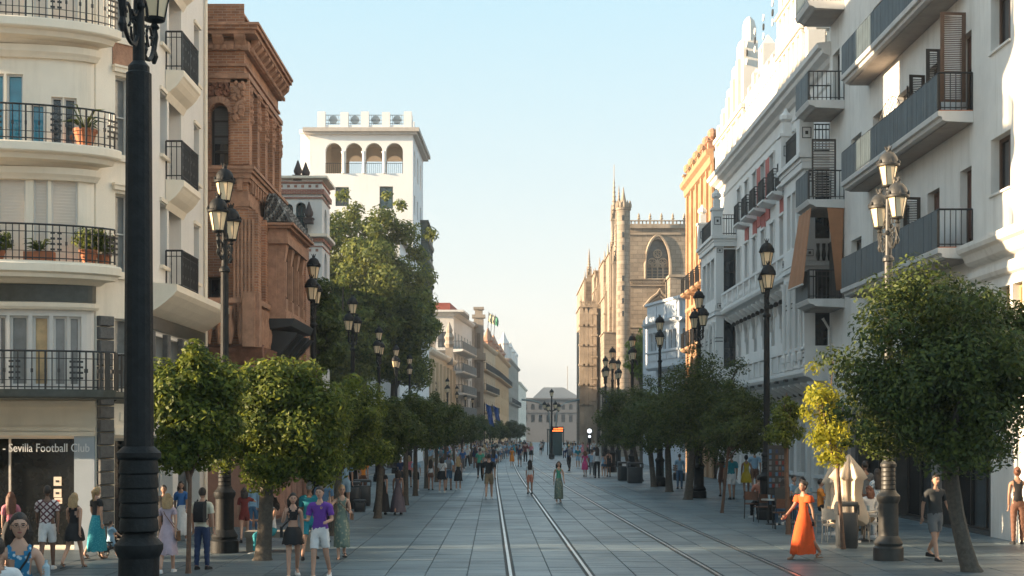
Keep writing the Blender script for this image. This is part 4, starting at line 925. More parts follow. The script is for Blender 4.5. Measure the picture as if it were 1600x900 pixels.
# long pierced balustrade balconies
def stone_balcony(z, pr, u0, u1, h, m=OW, brackets=True, bz=0.9, name="stone_balcony", sub=True):
    b = WO.strip(u0, u1, [(0.004, z - 0.42), (pr - 0.35, z - 0.36), (pr - 0.2, z - 0.25), (pr, z - 0.2), (pr + 0.06, z - 0.08), (pr + 0.06, z), (0.004, z)], m, name)
    g = WO.mb(); g.box(u0, u1, pr - 0.12, pr - 0.02, z, z + 0.12); g.box(u0, u1, pr - 0.16, pr + 0.03, z + h - 0.12, z + h); g.box(u0, u0 + 0.1, 0.0, pr - 0.02, z, z + h); g.box(u1 - 0.1, u1, 0.0, pr - 0.02, z, z + h); g.build("parapet_rail", m, b)
    u = u0 + 0.3; i = 0
    while u < u1 - 0.2:
        g = WO.mb()
        if i % 4 == 0: g.box(u - 0.16, u + 0.16, pr - 0.16, pr + 0.02, z + 0.12, z + h - 0.12)
        else: g.box(u - 0.15, u + 0.15, pr - 0.10, pr - 0.04, z + 0.16, z + h - 0.16) if not sub else g.lathe([(0.05, 0.12), (0.09, 0.3 * h), (0.04, 0.6 * h), (0.07, h - 0.12)], u, pr - 0.07, 6, z)
        g.build("baluster" if sub else "parapet_panel", m, b); u += 0.42 if sub else 0.36; i += 1
    if brackets:
        u = u0 + 0.3
        while u < u1:
            g = WO.mb(); prf = [(0.003, z - 0.42 - bz), (0.12, z - 0.42 - bz), (0.18, z - 0.42 - bz * 0.6), (pr * 0.5, z - 0.42 - bz * 0.35), (pr * 0.85, z - 0.5), (pr * 0.85, z - 0.4), (0.003, z - 0.42)]
            g.run(prf, u, u + 0.16); g.build("console_bracket", m, O)
            g = WO.mb(); g.lathe([(0.12, -0.001), (0.12, 0.01)], 0, 0, 8); 
            g.v = [WO.pt(u + 0.2 + 0, 0.25 + 0.11 * math.cos(a), z - 0.75 + 0.11 * math.sin(a)) for a in [j * math.pi / 4 for j in range(8)]] + [WO.pt(u - 0.04, 0.25 + 0.11 * math.cos(a), z - 0.75 + 0.11 * math.sin(a)) for a in [j * math.pi / 4 for j in range(8)]]
            g.f = [tuple(range(8)), tuple(range(8, 16))] + [(j, (j + 1) % 8, 8 + (j + 1) % 8, 8 + j) for j in range(8)]; g.mi = [0] * 10; g.tf = None
            g.build("bracket_scroll", BLK, O); u += 1.16
    return b
stone_balcony(5.05, 1.15, 0.0, LO - 0.02, 0.95, sub=False)
stone_balcony(9.25, 0.85, 6.2, LO - 4.4, 0.9, bz=0.8)
for (u0, u1, z, pr) in ((0.2, LO - 0.3, 4.72, 1.215),):
    u = u0 + 0.6
    while u < u1: g = WO.mb(); g.box(u, u + 0.32, pr, pr + 0.14, z, z + 0.10); g.build("spotlight", BLK, O); u += 1.9
g = WO.mb()
for c in cols[1:7]:
    for k in range(3): g = WO.mb(); g.lathe([(0.001, 0), (0.17, 0.0), (0.17, 0.05), (0.001, 0.05)], 0, 0, 10); g.v = [WO.pt(c + p[0] * 1.0, 0.003 + p[2], 8.2 - k * 0.45 + p[1] - 2.0) for p in g.v]; g.build("roundel", BLK if k == 1 else OW, O)
# bays
def bay(u0, u1, near):
    pr = 1.1; w = u1 - u0
    B1 = Wall(O, (WO.pt(u0, pr, 0)[0] + 12.0, WO.pt(u0, pr, 0)[1] + 66), (WO.pt(u1, pr, 0)[0] + 12.0, WO.pt(u1, pr, 0)[1] + 66))   # street face
    B2 = Wall(O, (WO.pt(u1, pr, 0)[0] + 12.0, WO.pt(u1, pr, 0)[1] + 66), (WO.pt(u1, 0, 0)[0] + 12.0, WO.pt(u1, 0, 0)[1] + 66))     # end facing the camera
    z0, z1 = 5.06, 13.0
    o1 = []
    for i in range(3):
        a = 0.55 + (w - 1.1) * i / 3 + 0.12; b_ = 0.55 + (w - 1.1) * (i + 1) / 3 - 0.12
        o1 += [(a, b_, 5.9, 8.7, True), (a, b_, 10.0, 12.2)]
    B1.panel(0, w, z0, z1, o1, OW, "bay_wall", th=0.2)
    for o_ in o1: B1.window(o_, OW, CGLASS, 1, 3, inset=0.15, fw=0.04)
    o2 = [(0.42, 1.08, 5.6, 8.9), (0.42, 1.08, 10.1, 12.6)]
    B2.panel(0, 1.1, z0, z1, o2, OW, "bay_end_wall", th=0.2)
    for o_ in o2: B2.window(o_, DFRAME, DGLASS, 1, 2, inset=0.15, fw=0.05)
    for i in range(4):
        a = 0.4 + (w - 0.8) * i / 3
        for zb in (5.3,): g = B1.mb(); g.lathe([(0.14, 0), (0.14, 0.25), (0.10, 0.3), (0.085, 2.9), (0.13, 3.05), (0.16, 3.2)], a, 0.06, 8, zb + 0.2); g.build("bay_column", OW, O, smooth=30)
    for W, l in ((B1, w), (B2, 1.1)):
        for (za, zb, n) in ((9.05, 9.2, 0.10), (9.3, 9.6, 0.05), (12.75, 13.0, 0.12), (5.2, 5.3, 0.05)):
            W.strip(0, l + (n if W is B1 else 0), [(0.003, za), (n, za), (n, zb), (0.003, zb)], OW, "string_course")
        for zz in (7.62, 7.8, 5.55, 5.72): W.strip(0.0, (l if W is B1 else 0.38), [(0.003, zz), (0.014, zz), (0.014, zz + 0.045), (0.003, zz + 0.045)], BLK, "black_line")
        for zz in (9.42, 12.4):
            g = W.mb(); g.box(0.06, 0.34, 0.06, 0.07, zz, zz + 0.02); g.box(0.06, 0.34, 0.06, 0.07, zz + 0.24, zz + 0.26); g.box(0.06, 0.08, 0.06, 0.07, zz, zz + 0.26); g.box(0.32, 0.34, 0.06, 0.07, zz, zz + 0.26); g.box(0.15, 0.25, 0.06, 0.07, zz + 0.08, zz + 0.18); g.build("square_ornament", BLK, O)
    g = B2.mb(); g.box(0.42, 1.0, 0.004, 0.03, 12.68, 12.95); g.build("blank_plaque", mat("ochre_plaque", (0.22, 0.15, 0.08), 0.8, var=0.2), O)
    for i in range(3): g = B2.mb(); g.lathe([(0.05, 0), (0.09, 0.2), (0.05, 0.45), (0.07, 0.65)], 0.52 + 0.22 * i, 0.05, 6, 9.25); g.build("dark_baluster", BLK, O)
    # terrace on top
    g = WO.mb(); g.box(u0 - 0.12, u1 + 0.14, 0.004, pr + 0.16, 13.003, 13.16); g.box(u0 - 0.2, u1 + 0.24, 0.004, pr + 0.26, 13.16, 13.34); g.build("bay_terrace_slab", OW, O)
    for (a, n) in ((u0 + 0.2, pr - 0.05), (u1 - 0.2, pr - 0.05)):
        g = WO.mb(); g.box(a - 0.3, a + 0.3, n - 0.3, n + 0.25, 13.34, 14.7); g.box(a - 0.36, a + 0.36, n - 0.36, n + 0.31, 14.7, 14.82); g.box(a - 0.2, a + 0.2, n - 0.2, n + 0.15, 14.82, 15.3); g.lathe([(0.1, 0), (0.26, 0.14), (0.26, 0.3), (0.1, 0.46), (0.04, 0.6)], a, n, 8, 15.3); g.build("terrace_pier", OW, O)
        g = WO.mb(); 
        for s in (1,): g.box(a + 0.302, a + 0.312, n - 0.2, n + 0.15, 13.9, 13.93); g.box(a + 0.302, a + 0.312, n - 0.2, n + 0.15, 14.3, 14.33); g.box(a + 0.302, a + 0.312, n - 0.2, n - 0.17, 13.9, 14.33); g.box(a + 0.302, a + 0.312, n + 0.12, n + 0.15, 13.9, 14.33); g.box(a + 0.302, a + 0.312, n - 0.08, n + 0.03, 14.05, 14.18)
        g.build("square_ornament", BLK, O)
    g = WO.mb()
    for (pa, pb) in (((u0 + 0.5, pr), (u1 - 0.5, pr)), ((u1, 0.0), (u1, pr - 0.3)), ((u0, 0.0), (u0, pr - 0.3))):
        for zz in (13.45, 14.25, 14.45): g.tube([(*pa, zz), (*pb, zz)], 0.025, 4)
        k = max(2, int(math.dist(pa, pb) / 0.13))
        for i in range(k + 1): x = pa[0] + (pb[0] - pa[0]) * i / k; y = pa[1] + (pb[1] - pa[1]) * i / k; g.box(x - 0.016, x + 0.016, y - 0.016, y + 0.016, 13.34, 14.45)
    g.build("terrace_railing", IRON, O)
bay(0.1, 5.9, False); bay(LO - 4.2, LO - 0.25, True)
# main cornice
WO.strip(-0.3, LO, [(0.004, 16.1), (0.06, 16.15), (0.08, 16.35), (0.004, 16.4)], OW, "string_course")
WO.strip(-0.3, LO + 0.25, [(0.004, 16.75), (0.15, 16.8), (0.25, 16.95), (0.5, 17.05), (0.55, 17.2), (0.68, 17.25), (0.72, 17.42), (0.004, 17.5)], OW, "main_cornice")
CROWN = mat("crown_white_render", (0.70, 0.66, 0.60), 0.85, var=0.05, scale=0.8, dirt=0.08, bump=0.1)
# crown: crenellated parapet between two towers
def obox(u0, u1, n0, n1, z0, z1, name="crown_block", m=CROWN, top=None):
    g = WO.mb(); g.box(u0, u1, n0, n1, z0, z1)
    if top: g.loft([[(u0, n0, z1), (u1, n0, z1), (u1, n1, z1), (u0, n1, z1)], [((u0 + u1) / 2 - 0.04, (n0 + n1) / 2 - 0.04, z1 + top), ((u0 + u1) / 2 + 0.04, (n0 + n1) / 2 - 0.04, z1 + top), ((u0 + u1) / 2 + 0.04, (n0 + n1) / 2 + 0.04, z1 + top), ((u0 + u1) / 2 - 0.04, (n0 + n1) / 2 + 0.04, z1 + top)]])
    return g.build(name, m, O)
obox(9.2, LO - 4.2, -0.6, 0.1, 17.45, 19.2, "parapet_wall")
u = 9.6; i = 0
while u < LO - 4.5:
    h = (1.0 if i % 2 else 0.7) * (1 + 0.4 * (i % 5 == 3)); obox(u, u + 0.42, -0.25, 0.14, 19.2, 19.2 + h, "merlon", top=0.25); u += 0.62; i += 1
def tower(ua, ub, zb, hs, dn=3.5):
    L_ = ub - ua
    g = WO.mb(); g.box(ua, ub, -dn, 0.12, 17.46, zb); g.build("crown_tower", CROWN, O)
    for zz in (19.3, zb - 0.5): 
        g = WO.mb(); g.box(ua - 0.12, ub + 0.12, -dn - 0.1, 0.26, zz, zz + 0.12); g.box(ua - 0.2, ub + 0.2, -dn - 0.1, 0.36, zz + 0.12, zz + 0.24); g.build("tower_cornice", CROWN, O)
    k = 6
    for i in range(k):
        a = ua + 0.1 + (L_ - 0.2) * i / (k - 1); g = WO.mb(); g.box(a - 0.2, a + 0.2, 0.122, 0.24, 17.6, zb - 0.5); g.build("tower_pilaster", CROWN, O)
    for i in range(5):
        y = -0.2 - (dn - 0.6) * i / 4; g = WO.mb(); g.box(ub + 0.002, ub + 0.12, y - 0.14, y + 0.1, 17.6, zb - 0.5); g.build("tower_pilaster", CROWN, O)
    n = len(hs)
    for i, h in enumerate(hs):
        a = ua + 0.35 + (L_ - 0.7) * i / (n - 1)
        obox(a - 0.34, a + 0.34, -0.55, 0.2, zb, zb + h * 0.7, "pinnacle"); g = WO.mb(); g.lathe([(0.36, 0), (0.36, h * 0.18), (0.26, h * 0.26), (0.1, h * 0.3)], a, -0.17, 8, zb + h * 0.7); g.build("pinnacle_cap", CROWN, O)
    for i, h in enumerate(hs[::-1][:2]):
        y = -1.3 - i * 1.1; obox(ub - 0.6, ub, y - 0.3, y + 0.3, zb, zb + h * 0.55, "pinnacle", top=0.3)
    obox(ua + 0.8, ub - 0.8, -dn, -dn + 0.6, zb, zb + max(hs) * 0.7, "crown_back_wall")
tower(0.0, 9.3, 19.9, (0.6, 1.2, 1.9, 2.7, 3.6, 4.3), dn=1.5)
tower(18.6, 23.6, 21.6, (1.5, 2.6, 3.6, 4.2, 3.2), dn=3.4)
obox(11.4, 12.1, -0.9, -0.3, 19.2, 22.0, "pinnacle", top=0.5)
g = MB(lambda x, y, z: (x - 12, y - 66, z)); g.box(SX(XO, OD0), 24, OD0, OD0 + 0.1, 0, 17.4); g.box(SX(XO, OD1), 24, OD1 - 0.1, OD1, 0, 17.4); g.box(SX(XO, OD1) + 0.6, 24, OD0, OD1, 17.3, 17.46); g.build("side_and_roof", OW, O)

# ---- ochre corner house beyond, in the sun
H = empty("ochre_house", (12.0, 88, 0), "ochre brick house with ball finials glowing in the low sun", "building")
WH = Wall(H, (SX(12.3, 94.5), 94.5), (SX(12.3, 82.7), 82.7)); LH = WH.len
ops = [(1.1 + 2.3 * i, 2.1 + 2.3 * i, z, z + 2.1, k) for i in range(5) for z, k in ((4.6, 0), (8.2, 0), (11.8, True), (15.2, True))]
WH.panel(0, LH, 0, 19.0, ops, ORANGE, "wall", th=0.3)
for o_ in ops: WH.window(o_, DFRAME, DGLASS, 2, 3, inset=0.25)
for i in range(5):
    for z in (8.2, 11.8): WH.balcony(0.9 + 2.3 * i, 2.3 + 2.3 * i, z, 0.6, ORANGE, IRON, th=0.2, h=1.0, step=0.16, bar=0.03)
for i in range(6): g = WH.mb(); u = 0.15 + 2.25 * i; g.box(u, u + 0.45, 0.003, 0.14, 0.1, 18.4); g.build("pilaster", ORANGE, H)
WH.strip(-0.2, LH, [(0.003, 18.3), (0.2, 18.4), (0.25, 18.8), (0.45, 18.95), (0.5, 19.2), (0.003, 19.3)], ORANGE, "cornice")
WH.strip(-0.1, LH, [(0.003, 10.6), (0.15, 10.7), (0.15, 10.9), (0.003, 10.95)], ORANGE, "string_course")
for i in range(6):
    g = WH.mb(); u = 0.3 + 2.2 * i; g.box(u - 0.25, u + 0.25, -0.3, 0.3, 19.25, 19.7); g.box(u - 0.3, u + 0.3, -0.36, 0.36, 19.7, 19.8); g.lathe([(0.08, 0), (0.1, 0.08), (0.26, 0.2), (0.32, 0.4), (0.26, 0.6), (0.08, 0.72)], u, 0, 10, 19.8); g.build("ball_finial_pier", ORANGE if i < 4 else TERRA, H)
    if i < 5: g = WH.mb(); g.box(u + 0.3, u + 1.9, -0.1, 0.05, 19.25, 19.55); g.build("parapet_panel", ORANGE, H)
g = MB(lambda x, y, z: (x - 12, y - 88, z)); g.box(SX(12.3, 94.5) + 0.003, 24, 82.6, 94.5, 0.0, 19.0); 
g.v = [(v[0] + (0.32 if v[0] < 1 else 0), v[1], v[2]) for v in g.v]; g.build("house_body", ORANGE, H)
g = MB(lambda x, y, z: (x - 12, y - 88, z)); g.box(SX(12.3, 94.5), 24, 94.5, 94.6, 0, 19); g.build("end_wall", ORANGE, H)

# ---- pale blue house with glazed corner bay
Q = empty("pale_blue_house", (12, 106, 0), "pale blue white house with a glazed corner bay beside the cathedral", "building")
q1, q2, q3 = (P(1011, 0, 111)[0], 111.0), (P(1061, 0, 104)[0], 104.0), (P(1100, 0, 106.5)[0], 106.5)
Wq1, Wq2 = Wall(Q, q1, q2), Wall(Q, q2, q3)
zq = lambda y: EYE + (HOR - y) / F_PX * 104
for W in (Wq1, Wq2):
    k = 3 if W is Wq1 else 2; ops = []
    for i in range(k):
        a = 0.35 + (W.len - 0.5) * i / k; b_ = a + (W.len - 0.5) / k - 0.3; m_ = (a + b_) / 2
        ops += [(a + 0.12, m_ - 0.05, zq(542), zq(512)), (m_ + 0.05, b_ - 0.12, zq(542), zq(512))]
        g = W.mb(); g.box(a, b_, 0.003, 0.06, zq(558), zq(548)); g.build("bay_panel", BLUEW, Q)
        g = W.mb(); g.box(a - 0.02, b_ + 0.02, 0.003, 0.08, zq(493), zq(470)); g.build("parapet_panel", BLUEW, Q)
    W.panel(0, W.len, zq(570), zq(462), ops, BLUEW, "bay_wall", th=0.2)
    for o_ in ops: W.window(o_, BLUEW, CGLASS, 1, 2, inset=0.15, fw=0.05)
    W.strip(-0.2, W.len + 0.2, [(0.003, zq(503)), (0.35, zq(499)), (0.4, zq(496)), (0.003, zq(494))], BLUEW, "cornice")
    W.strip(-0.1, W.len + 0.15, [(0.003, zq(466)), (0.15, zq(466)), (0.15, zq(462)), (0.003, zq(461))], BLUEW, "coping")
    W.strip(0, W.len, [(0.003, zq(546)), (0.12, zq(546)), (0.12, zq(543)), (0.003, zq(543))], BLUEW, "sill_band")
    W.strip(-0.05, W.len + 0.1, [(-0.1, zq(574)), (0.12, zq(570)), (0.12, zq(567)), (0.003, zq(567))], BLUEW, "bay_base")
g = MB(lambda x, y, z: (x - 12, y - 106, z)); g.prism([(q1[0] + 0.7, q1[1] + 3), (q1[0] + 0.8, q1[1]), (q2[0] + 0.2, q2[1] + 0.9), (q3[0], q3[1] + 0.9), (24, 107.4), (24, 125), (11.5, 125)], 0, zq(466)); g.build("house_body", BLUEW, Q)
g = MB(lambda x, y, z: (x - 12, y - 106, z)); g.prism([q1, q2, q3, (q3[0], q3[1] + 2), (q1[0] + 1, q1[1] + 1)], zq(572), zq(571)); g.build("bay_floor", BLUEW, Q)

# ---- cathedral
K = empty("cathedral", (15, 180, 0), "sandstone gothic cathedral with pinnacles, round turret and tall traceried window", "building")
KB = lambda: MB(lambda x, y, z: (x - 15, y - 180, z))
D3 = 165.0; zk = lambda y, d=D3: EYE + (HOR - y) / F_PX * d
KF = Wall(K, (P(975, 0, D3)[0], D3), (24.5, D3))
w = KF.rect(1011, 1045, 373, 436)
KF.panel(0, KF.len, 0, zk(357), [(w[0], w[1], w[2], w[3], 1.5)], CATH, "transept_wall", th=0.9)
# tracery
cu = (w[0] + w[1]) / 2; zs = zk(412)
g = KF.mb(); g.box(w[0], w[1], -0.85, -0.8, w[2], w[3]); g.build("window_glass", mat("leaded_glass", (0.07, 0.085, 0.09), 0.3, var=0.4, scale=3), K)
for i in range(1, 4): g = KF.mb(); u = w[0] + (w[1] - w[0]) * i / 4; g.box(u - 0.07, u + 0.07, -0.6, -0.35, w[2], zs + (0.6 if i == 2 else 0.2)); g.build("mullion", CATHT, K)
for i in range(5): g = KF.mb(); z = w[2] + (zs - w[2]) * i / 5; g.box(w[0], w[1], -0.58, -0.5, z - 0.03, z + 0.03); g.build("glazing_bar", CATHT, K)
def ring(W, u, z, r, t, n0, n1, name, m=CATHT, seg=14, parent=None):
    g = W.mb(); g.loft([[(u + rr * math.cos(a), n, z + rr * math.sin(a)) for rr, n in ((r - t, n0), (r, n0), (r, n1), (r - t, n1))] for a in [2 * math.pi * j / seg for j in range(seg + 1)]], cap=False)
    return g.build(name, m, parent or K)
hw = (w[1] - w[0]) / 2
for u, z, r in ((cu - hw * 0.48, zs + 0.15, hw * 0.46), (cu + hw * 0.48, zs + 0.15, hw * 0.46), (cu, zs + hw * 0.95, hw * 0.42), (cu - hw * 0.72, zs - 0.1, hw * .22), (cu + hw * .72, zs - 0.1, hw * .22), (cu - hw * 0.24, zs - 0.1, hw * .22), (cu + hw * .24, zs - 0.1, hw * .22)):
    ring(KF, u, z, r, 0.12, -0.6, -0.35, "tracery_ring")
    if r > hw * 0.3:
        for q in range(4): a = q * math.pi / 2; ring(KF, u + r * 0.42 * math.cos(a), z + r * 0.42 * math.sin(a), r * 0.36, 0.07, -0.55, -0.4, "tracery_foil", seg=8)
g = KF.mb(); pts = []
for i in range(17):
    t = i / 16; x = w[0] - 0.2 + (w[1] - w[0] + 0.4) * t; y = abs(t - 0.5) * 2; pts.append((x, zs + 0.1 + (w[3] - zs + 0.25) * (1 - y ** 1.9) ** 0.62 if y < 1 else zs))
pts = [(w[0] - 0.2, w[2])] + pts + [(w[1] + 0.2, w[2])]
g.tube([(x, 0.08, z) for x, z in pts], 0.17, 5); g.build("window_hood", CATHT, K)
for (y0, y1, n) in ((357, 352, 0.35), (367, 364, 0.15), (437, 435, 0.2), (447, 445, 0.2), (512, 509, 0.15)):
    KF.strip(0, KF.len, [(0.004, zk(y0)), (n, zk(y0)), (n, zk(y1)), (0.004, zk(y1))], CATHT, "moulding")
for i in range(24): g = KF.mb(); u = 0.9 + i * 0.36; ring(KF, u, zk(441), 0.17, 0.07, 0.003, 0.12, "frieze_ring", seg=8)
# roof balustrade with small pinnacles
g = KF.mb(); g.box(0, KF.len, -0.3, 0.1, zk(351.9), zk(350)); g.box(0, KF.len, -0.25, 0.05, zk(345.5), zk(344)); g.build("balustrade_rail", CATHT, K)
u = 0.4; i = 0
while u < KF.len:
    g = KF.mb()
    if i % 3 == 0: g.box(u - 0.12, u + 0.12, -0.22, 0.02, zk(350), zk(342)); g.lathe([(0.20, 0), (0.20, 0.08), (0.10, 0.18), (0.16, 0.34), (0.03, 0.7)], u, -0.1, 6, zk(342)); g.build("balustrade_pinnacle", CATHT, K)
    else: g.box(u - 0.07, u + 0.07, -0.15, -0.03, zk(350), zk(345.5)); g.build("balustrade_post", CATHT, K)
    u += 0.44; i += 1
# lower gabled chapel window, buttress mass at right
g = KB(); x0 = P(1047, 0, 160)[0]; g.box(x0, 24.5, 160, D3 - 0.003, 0, zk(433, 160)); g.build("side_chapel", CATH, K)
g = KB(); g.box(x0 - 0.15, 24.6, 159.8, D3, zk(433, 160) + 0.003, zk(429, 160)); g.build("chapel_coping", CATHT, K)
g = KF.mb(); cu2 = KF.u(1031); g.tube([(cu2 - 1.9, 0.15, zk(480)), (cu2 - 1.0, 0.15, zk(466)), (cu2 - 0.3, 0.15, zk(459)), (cu2, 0.15, zk(452)), (cu2 + 0.3, 0.15, zk(459)), (cu2 + 1.0, 0.15, zk(466)), (cu2 + 1.9, 0.15, zk(480))], 0.16, 5); g.tube([(cu2 - 1.5, 0.12, zk(480)), (cu2 - 0.8, 0.12, zk(470)), (cu2, 0.12, zk(463)), (cu2 + 0.8, 0.12, zk(470)), (cu2 + 1.5, 0.12, zk(480))], 0.1, 5); g.build("ogee_gable", CATHT, K)
# round turret with cap
xt = P(974, 0, 163)[0]; r = 10.5 / F_PX * 163
g = KB(); g.lathe([(r * 1.05, 0), (r * 1.05, zk(446, 163)), (r, zk(444, 163)), (r, zk(330, 163)), (r * 1.15, zk(328, 163)), (r * 1.15, zk(325, 163)), (r * 0.9, zk(325, 163))], xt, 163, 16); g.build("round_turret", CATH, K, smooth=30)
g = KB(); g.lathe([(r * 0.62, zk(325, 163)), (r * 0.5, zk(318, 163)), (r * 0.3, zk(308, 163)), (r * 0.1, zk(297, 163)), (0.03, zk(292, 163))], xt, 163, 10); g.build("turret_spire", CATHT, K)
for j in range(12): a = j * math.pi / 6; g = KB(); g.lathe([(0.13, 0), (0.16, 0.3), (0.04, 0.8)], xt + r * 1.05 * math.cos(a), 163 + r * 1.05 * math.sin(a), 5, zk(325, 163)); g.build("turret_finial", CATHT, K)
for y in (346, 372, 392, 455, 475, 495, 440): g = KB(); g.cbox(xt - 0.1, 163 - r * 1.04, zk(y, 163), 0.22, 0.15, 0.6); g.build("slit_window", DGLASS, K)
# pinnacle builder: square shaft, crocketed spire
def pinnacle(px, d, y_base, y_shaft, y_top, wpx, m=CATHT, name="pinnacle", mast=False):
    x = P(px, 0, d)[0]; w_ = wpx / F_PX * d; g = KB(); z0, z1, z2 = zk(y_base, d), zk(y_shaft, d), zk(y_top, d)
    g.cbox(x, d, z0, w_, w_, z1 - z0); g.cbox(x, d, z1, w_ * 1.25, w_ * 1.25, (z2 - z1) * 0.04)
    for s in (-1, 1):
        for t in (-1, 1): g.lathe([(w_ * 0.16, 0), (w_ * 0.14, (z2 - z1) * 0.16), (0.02, (z2 - z1) * 0.36)], x + s * w_ * 0.45, d + t * w_ * 0.45, 5, z1)
    g.lathe([(w_ * 0.42, (z2 - z1) * 0.04), (w_ * 0.28, (z2 - z1) * 0.4), (w_ * 0.12, (z2 - z1) * 0.8), (0.03, z2 - z1)], x, d, 8, z1)
    for q in range(8):
        t = 0.12 + q * 0.1; rr = w_ * 0.42 * (1 - t * 0.85)
        g.lathe([(rr * 0.6, -0.1), (rr * 1.45, 0.05), (rr * 0.9, 0.22)], x, d, 8, z1 + (z2 - z1) * t)
    if mast: g.tube([(x, d, z2 - 0.2), (x, d, z2 + mast)], 0.04, 4)
    return g.build(name, m, K)
pinnacle(959.5, 172, 440, 345, 274, 9, mast=1.3); pinnacle(967, 170, 380, 336, 290, 7); pinnacle(962, 166, 520, 412, 330, 9); pinnacle(954, 178, 470, 420, 385, 6); pinnacle(948.5, 180, 470, 432, 405, 4); pinnacle(920.5, 186, 440, 432, 388, 7); pinnacle(957, 167, 480, 392, 352, 7)
# receding masses and buttresses
def mass(px0, px1, d0, d1, ytop, name="buttress", m=CATH, y0=700):
    g = KB(); g.box(P(px0, 0, d0)[0], P(px1, 0, d0)[0], d0, d1, 0, zk(ytop, d0)); o = g.build(name, m, K)
    g = KB(); g.box(P(px0, 0, d0)[0] - 0.15, P(px1, 0, d0)[0] + 0.15, d0 - 0.2, d1, zk(ytop, d0) + 0.003, zk(ytop - 1.6, d0)); g.build("coping", CATHT, K); return o
mass(914, 986, 192, 215, 436, "nave_wall"); mass(930, 975, 184, 192, 424, "aisle_wall"); mass(943, 986, 176, 184, 408, "aisle_wall"); mass(952, 975, 170, 176, 396, "buttress")
for px_, d_, ya, yb, w_ in ((937, 184, 425, 402, 4), (930, 184, 440, 418, 4), (945, 180, 412, 392, 4), (950, 176, 410, 380, 5), (933, 183, 455, 432, 4), (941, 183, 455, 430, 4), (946, 174, 467, 440, 4), (952, 174, 467, 446, 4), (964, 166, 454, 425, 4), (978, 166, 454, 430, 4), (914, 192, 438, 424, 3), (927, 192, 438, 420, 3)): pinnacle(px_, d_, 700 if ya > 450 else 470, ya, yb, w_)
mass(906, 931, 181, 190, 481, "chapel_block"); mass(931, 944, 183, 190, 452, "buttress"); mass(944, 962, 174, 184, 465, "buttress"); mass(962, 980, 166, 176, 452, "buttress"); mass(944, 979, 164.5, 172, 520, "buttress")
# sloping flying edges and pilaster strips
for (px, y0, y1, d) in ((936, 700, 455, 182.6), (948, 700, 470, 173.6), (957, 700, 440, 173.2), (967, 700, 462, 165.6), (975, 700, 452, 165.5), (909, 700, 490, 180.6), (916, 700, 490, 180.6), (923, 700, 490, 180.6), (929, 700, 470, 180.6), (942, 700, 452, 182.5)):
    g = KB(); x = P(px, 0, d)[0]; g.cbox(x, d + 0.15, 0, 0.55, 0.6, zk(y1, d)); g.loft([[(x - .27, d - .15, zk(y1, d)), (x + .27, d - .15, zk(y1, d)), (x + .27, d + .45, zk(y1, d)), (x - .27, d + .45, zk(y1, d))], [(x - .03, d + .1, zk(y1, d) + 1.2), (x + .03, d + .1, zk(y1, d) + 1.2), (x + .03, d + .2, zk(y1, d) + 1.2), (x - .03, d + .2, zk(y1, d) + 1.2)]]); g.build("buttress_strip", CATHT, K)
    for q in range(5): g = KB(); z = zk(y1, d) * (0.35 + 0.14 * q); g.cbox(x, d + 0.1, z, 0.8, 0.8, 0.22); g.build("buttress_offset", CATHT, K)
for px0, px1, y0, y1, d in ((908, 930, 483, 471, 180.5),):
    g = KB(); a, b_ = P(px0, 0, d)[0], P(px1, 0, d)[0]; n_ = 9
    g.box(a - 0.2, b_ + 0.2, d - 0.1, d + 0.1, zk(480, d), zk(478.5, d)); g.box(a - 0.2, b_ + 0.2, d - 0.1, d + 0.1, zk(472, d), zk(471, d))
    for j in range(n_):
        x = a + (b_ - a) * j / (n_ - 1); dx = (b_ - a) / (n_ - 1) / 2
        g.tube([(x - dx, d, zk(478.5, d)), (x + dx, d, zk(472, d))], 0.05, 4); g.tube([(x + dx, d, zk(478.5, d)), (x - dx, d, zk(472, d))], 0.05, 4)
    g.build("pierced_parapet", CATHT, K)
pinnacle(907.5, 181, 480, 474, 463, 3)
for z in (8, 15.5): g = KB(); g.box(P(905, 0, 181)[0] - .1, P(931, 0, 181)[0] + .2, 180.75, 181, z, z + 0.35); g.build("moulding", CATHT, K)
for px, ya, yb, d in ((912, 600, 530, 180.98), (919, 600, 530, 180.98), (926, 600, 530, 180.98), (951, 560, 520, 173.98), (963, 600, 545, 164.48)): g = KB(); x = P(px, 0, d)[0]; g.cbox(x, d - 0.03, zk(ya, d), 0.42, 0.1, zk(yb, d) - zk(ya, d)); g.build("blind_panel", mat("painted_recess_shade", (0.17, 0.13, 0.10), 0.9, var=0.3), K)  # dark panels; the shade of a recess is put into the colour

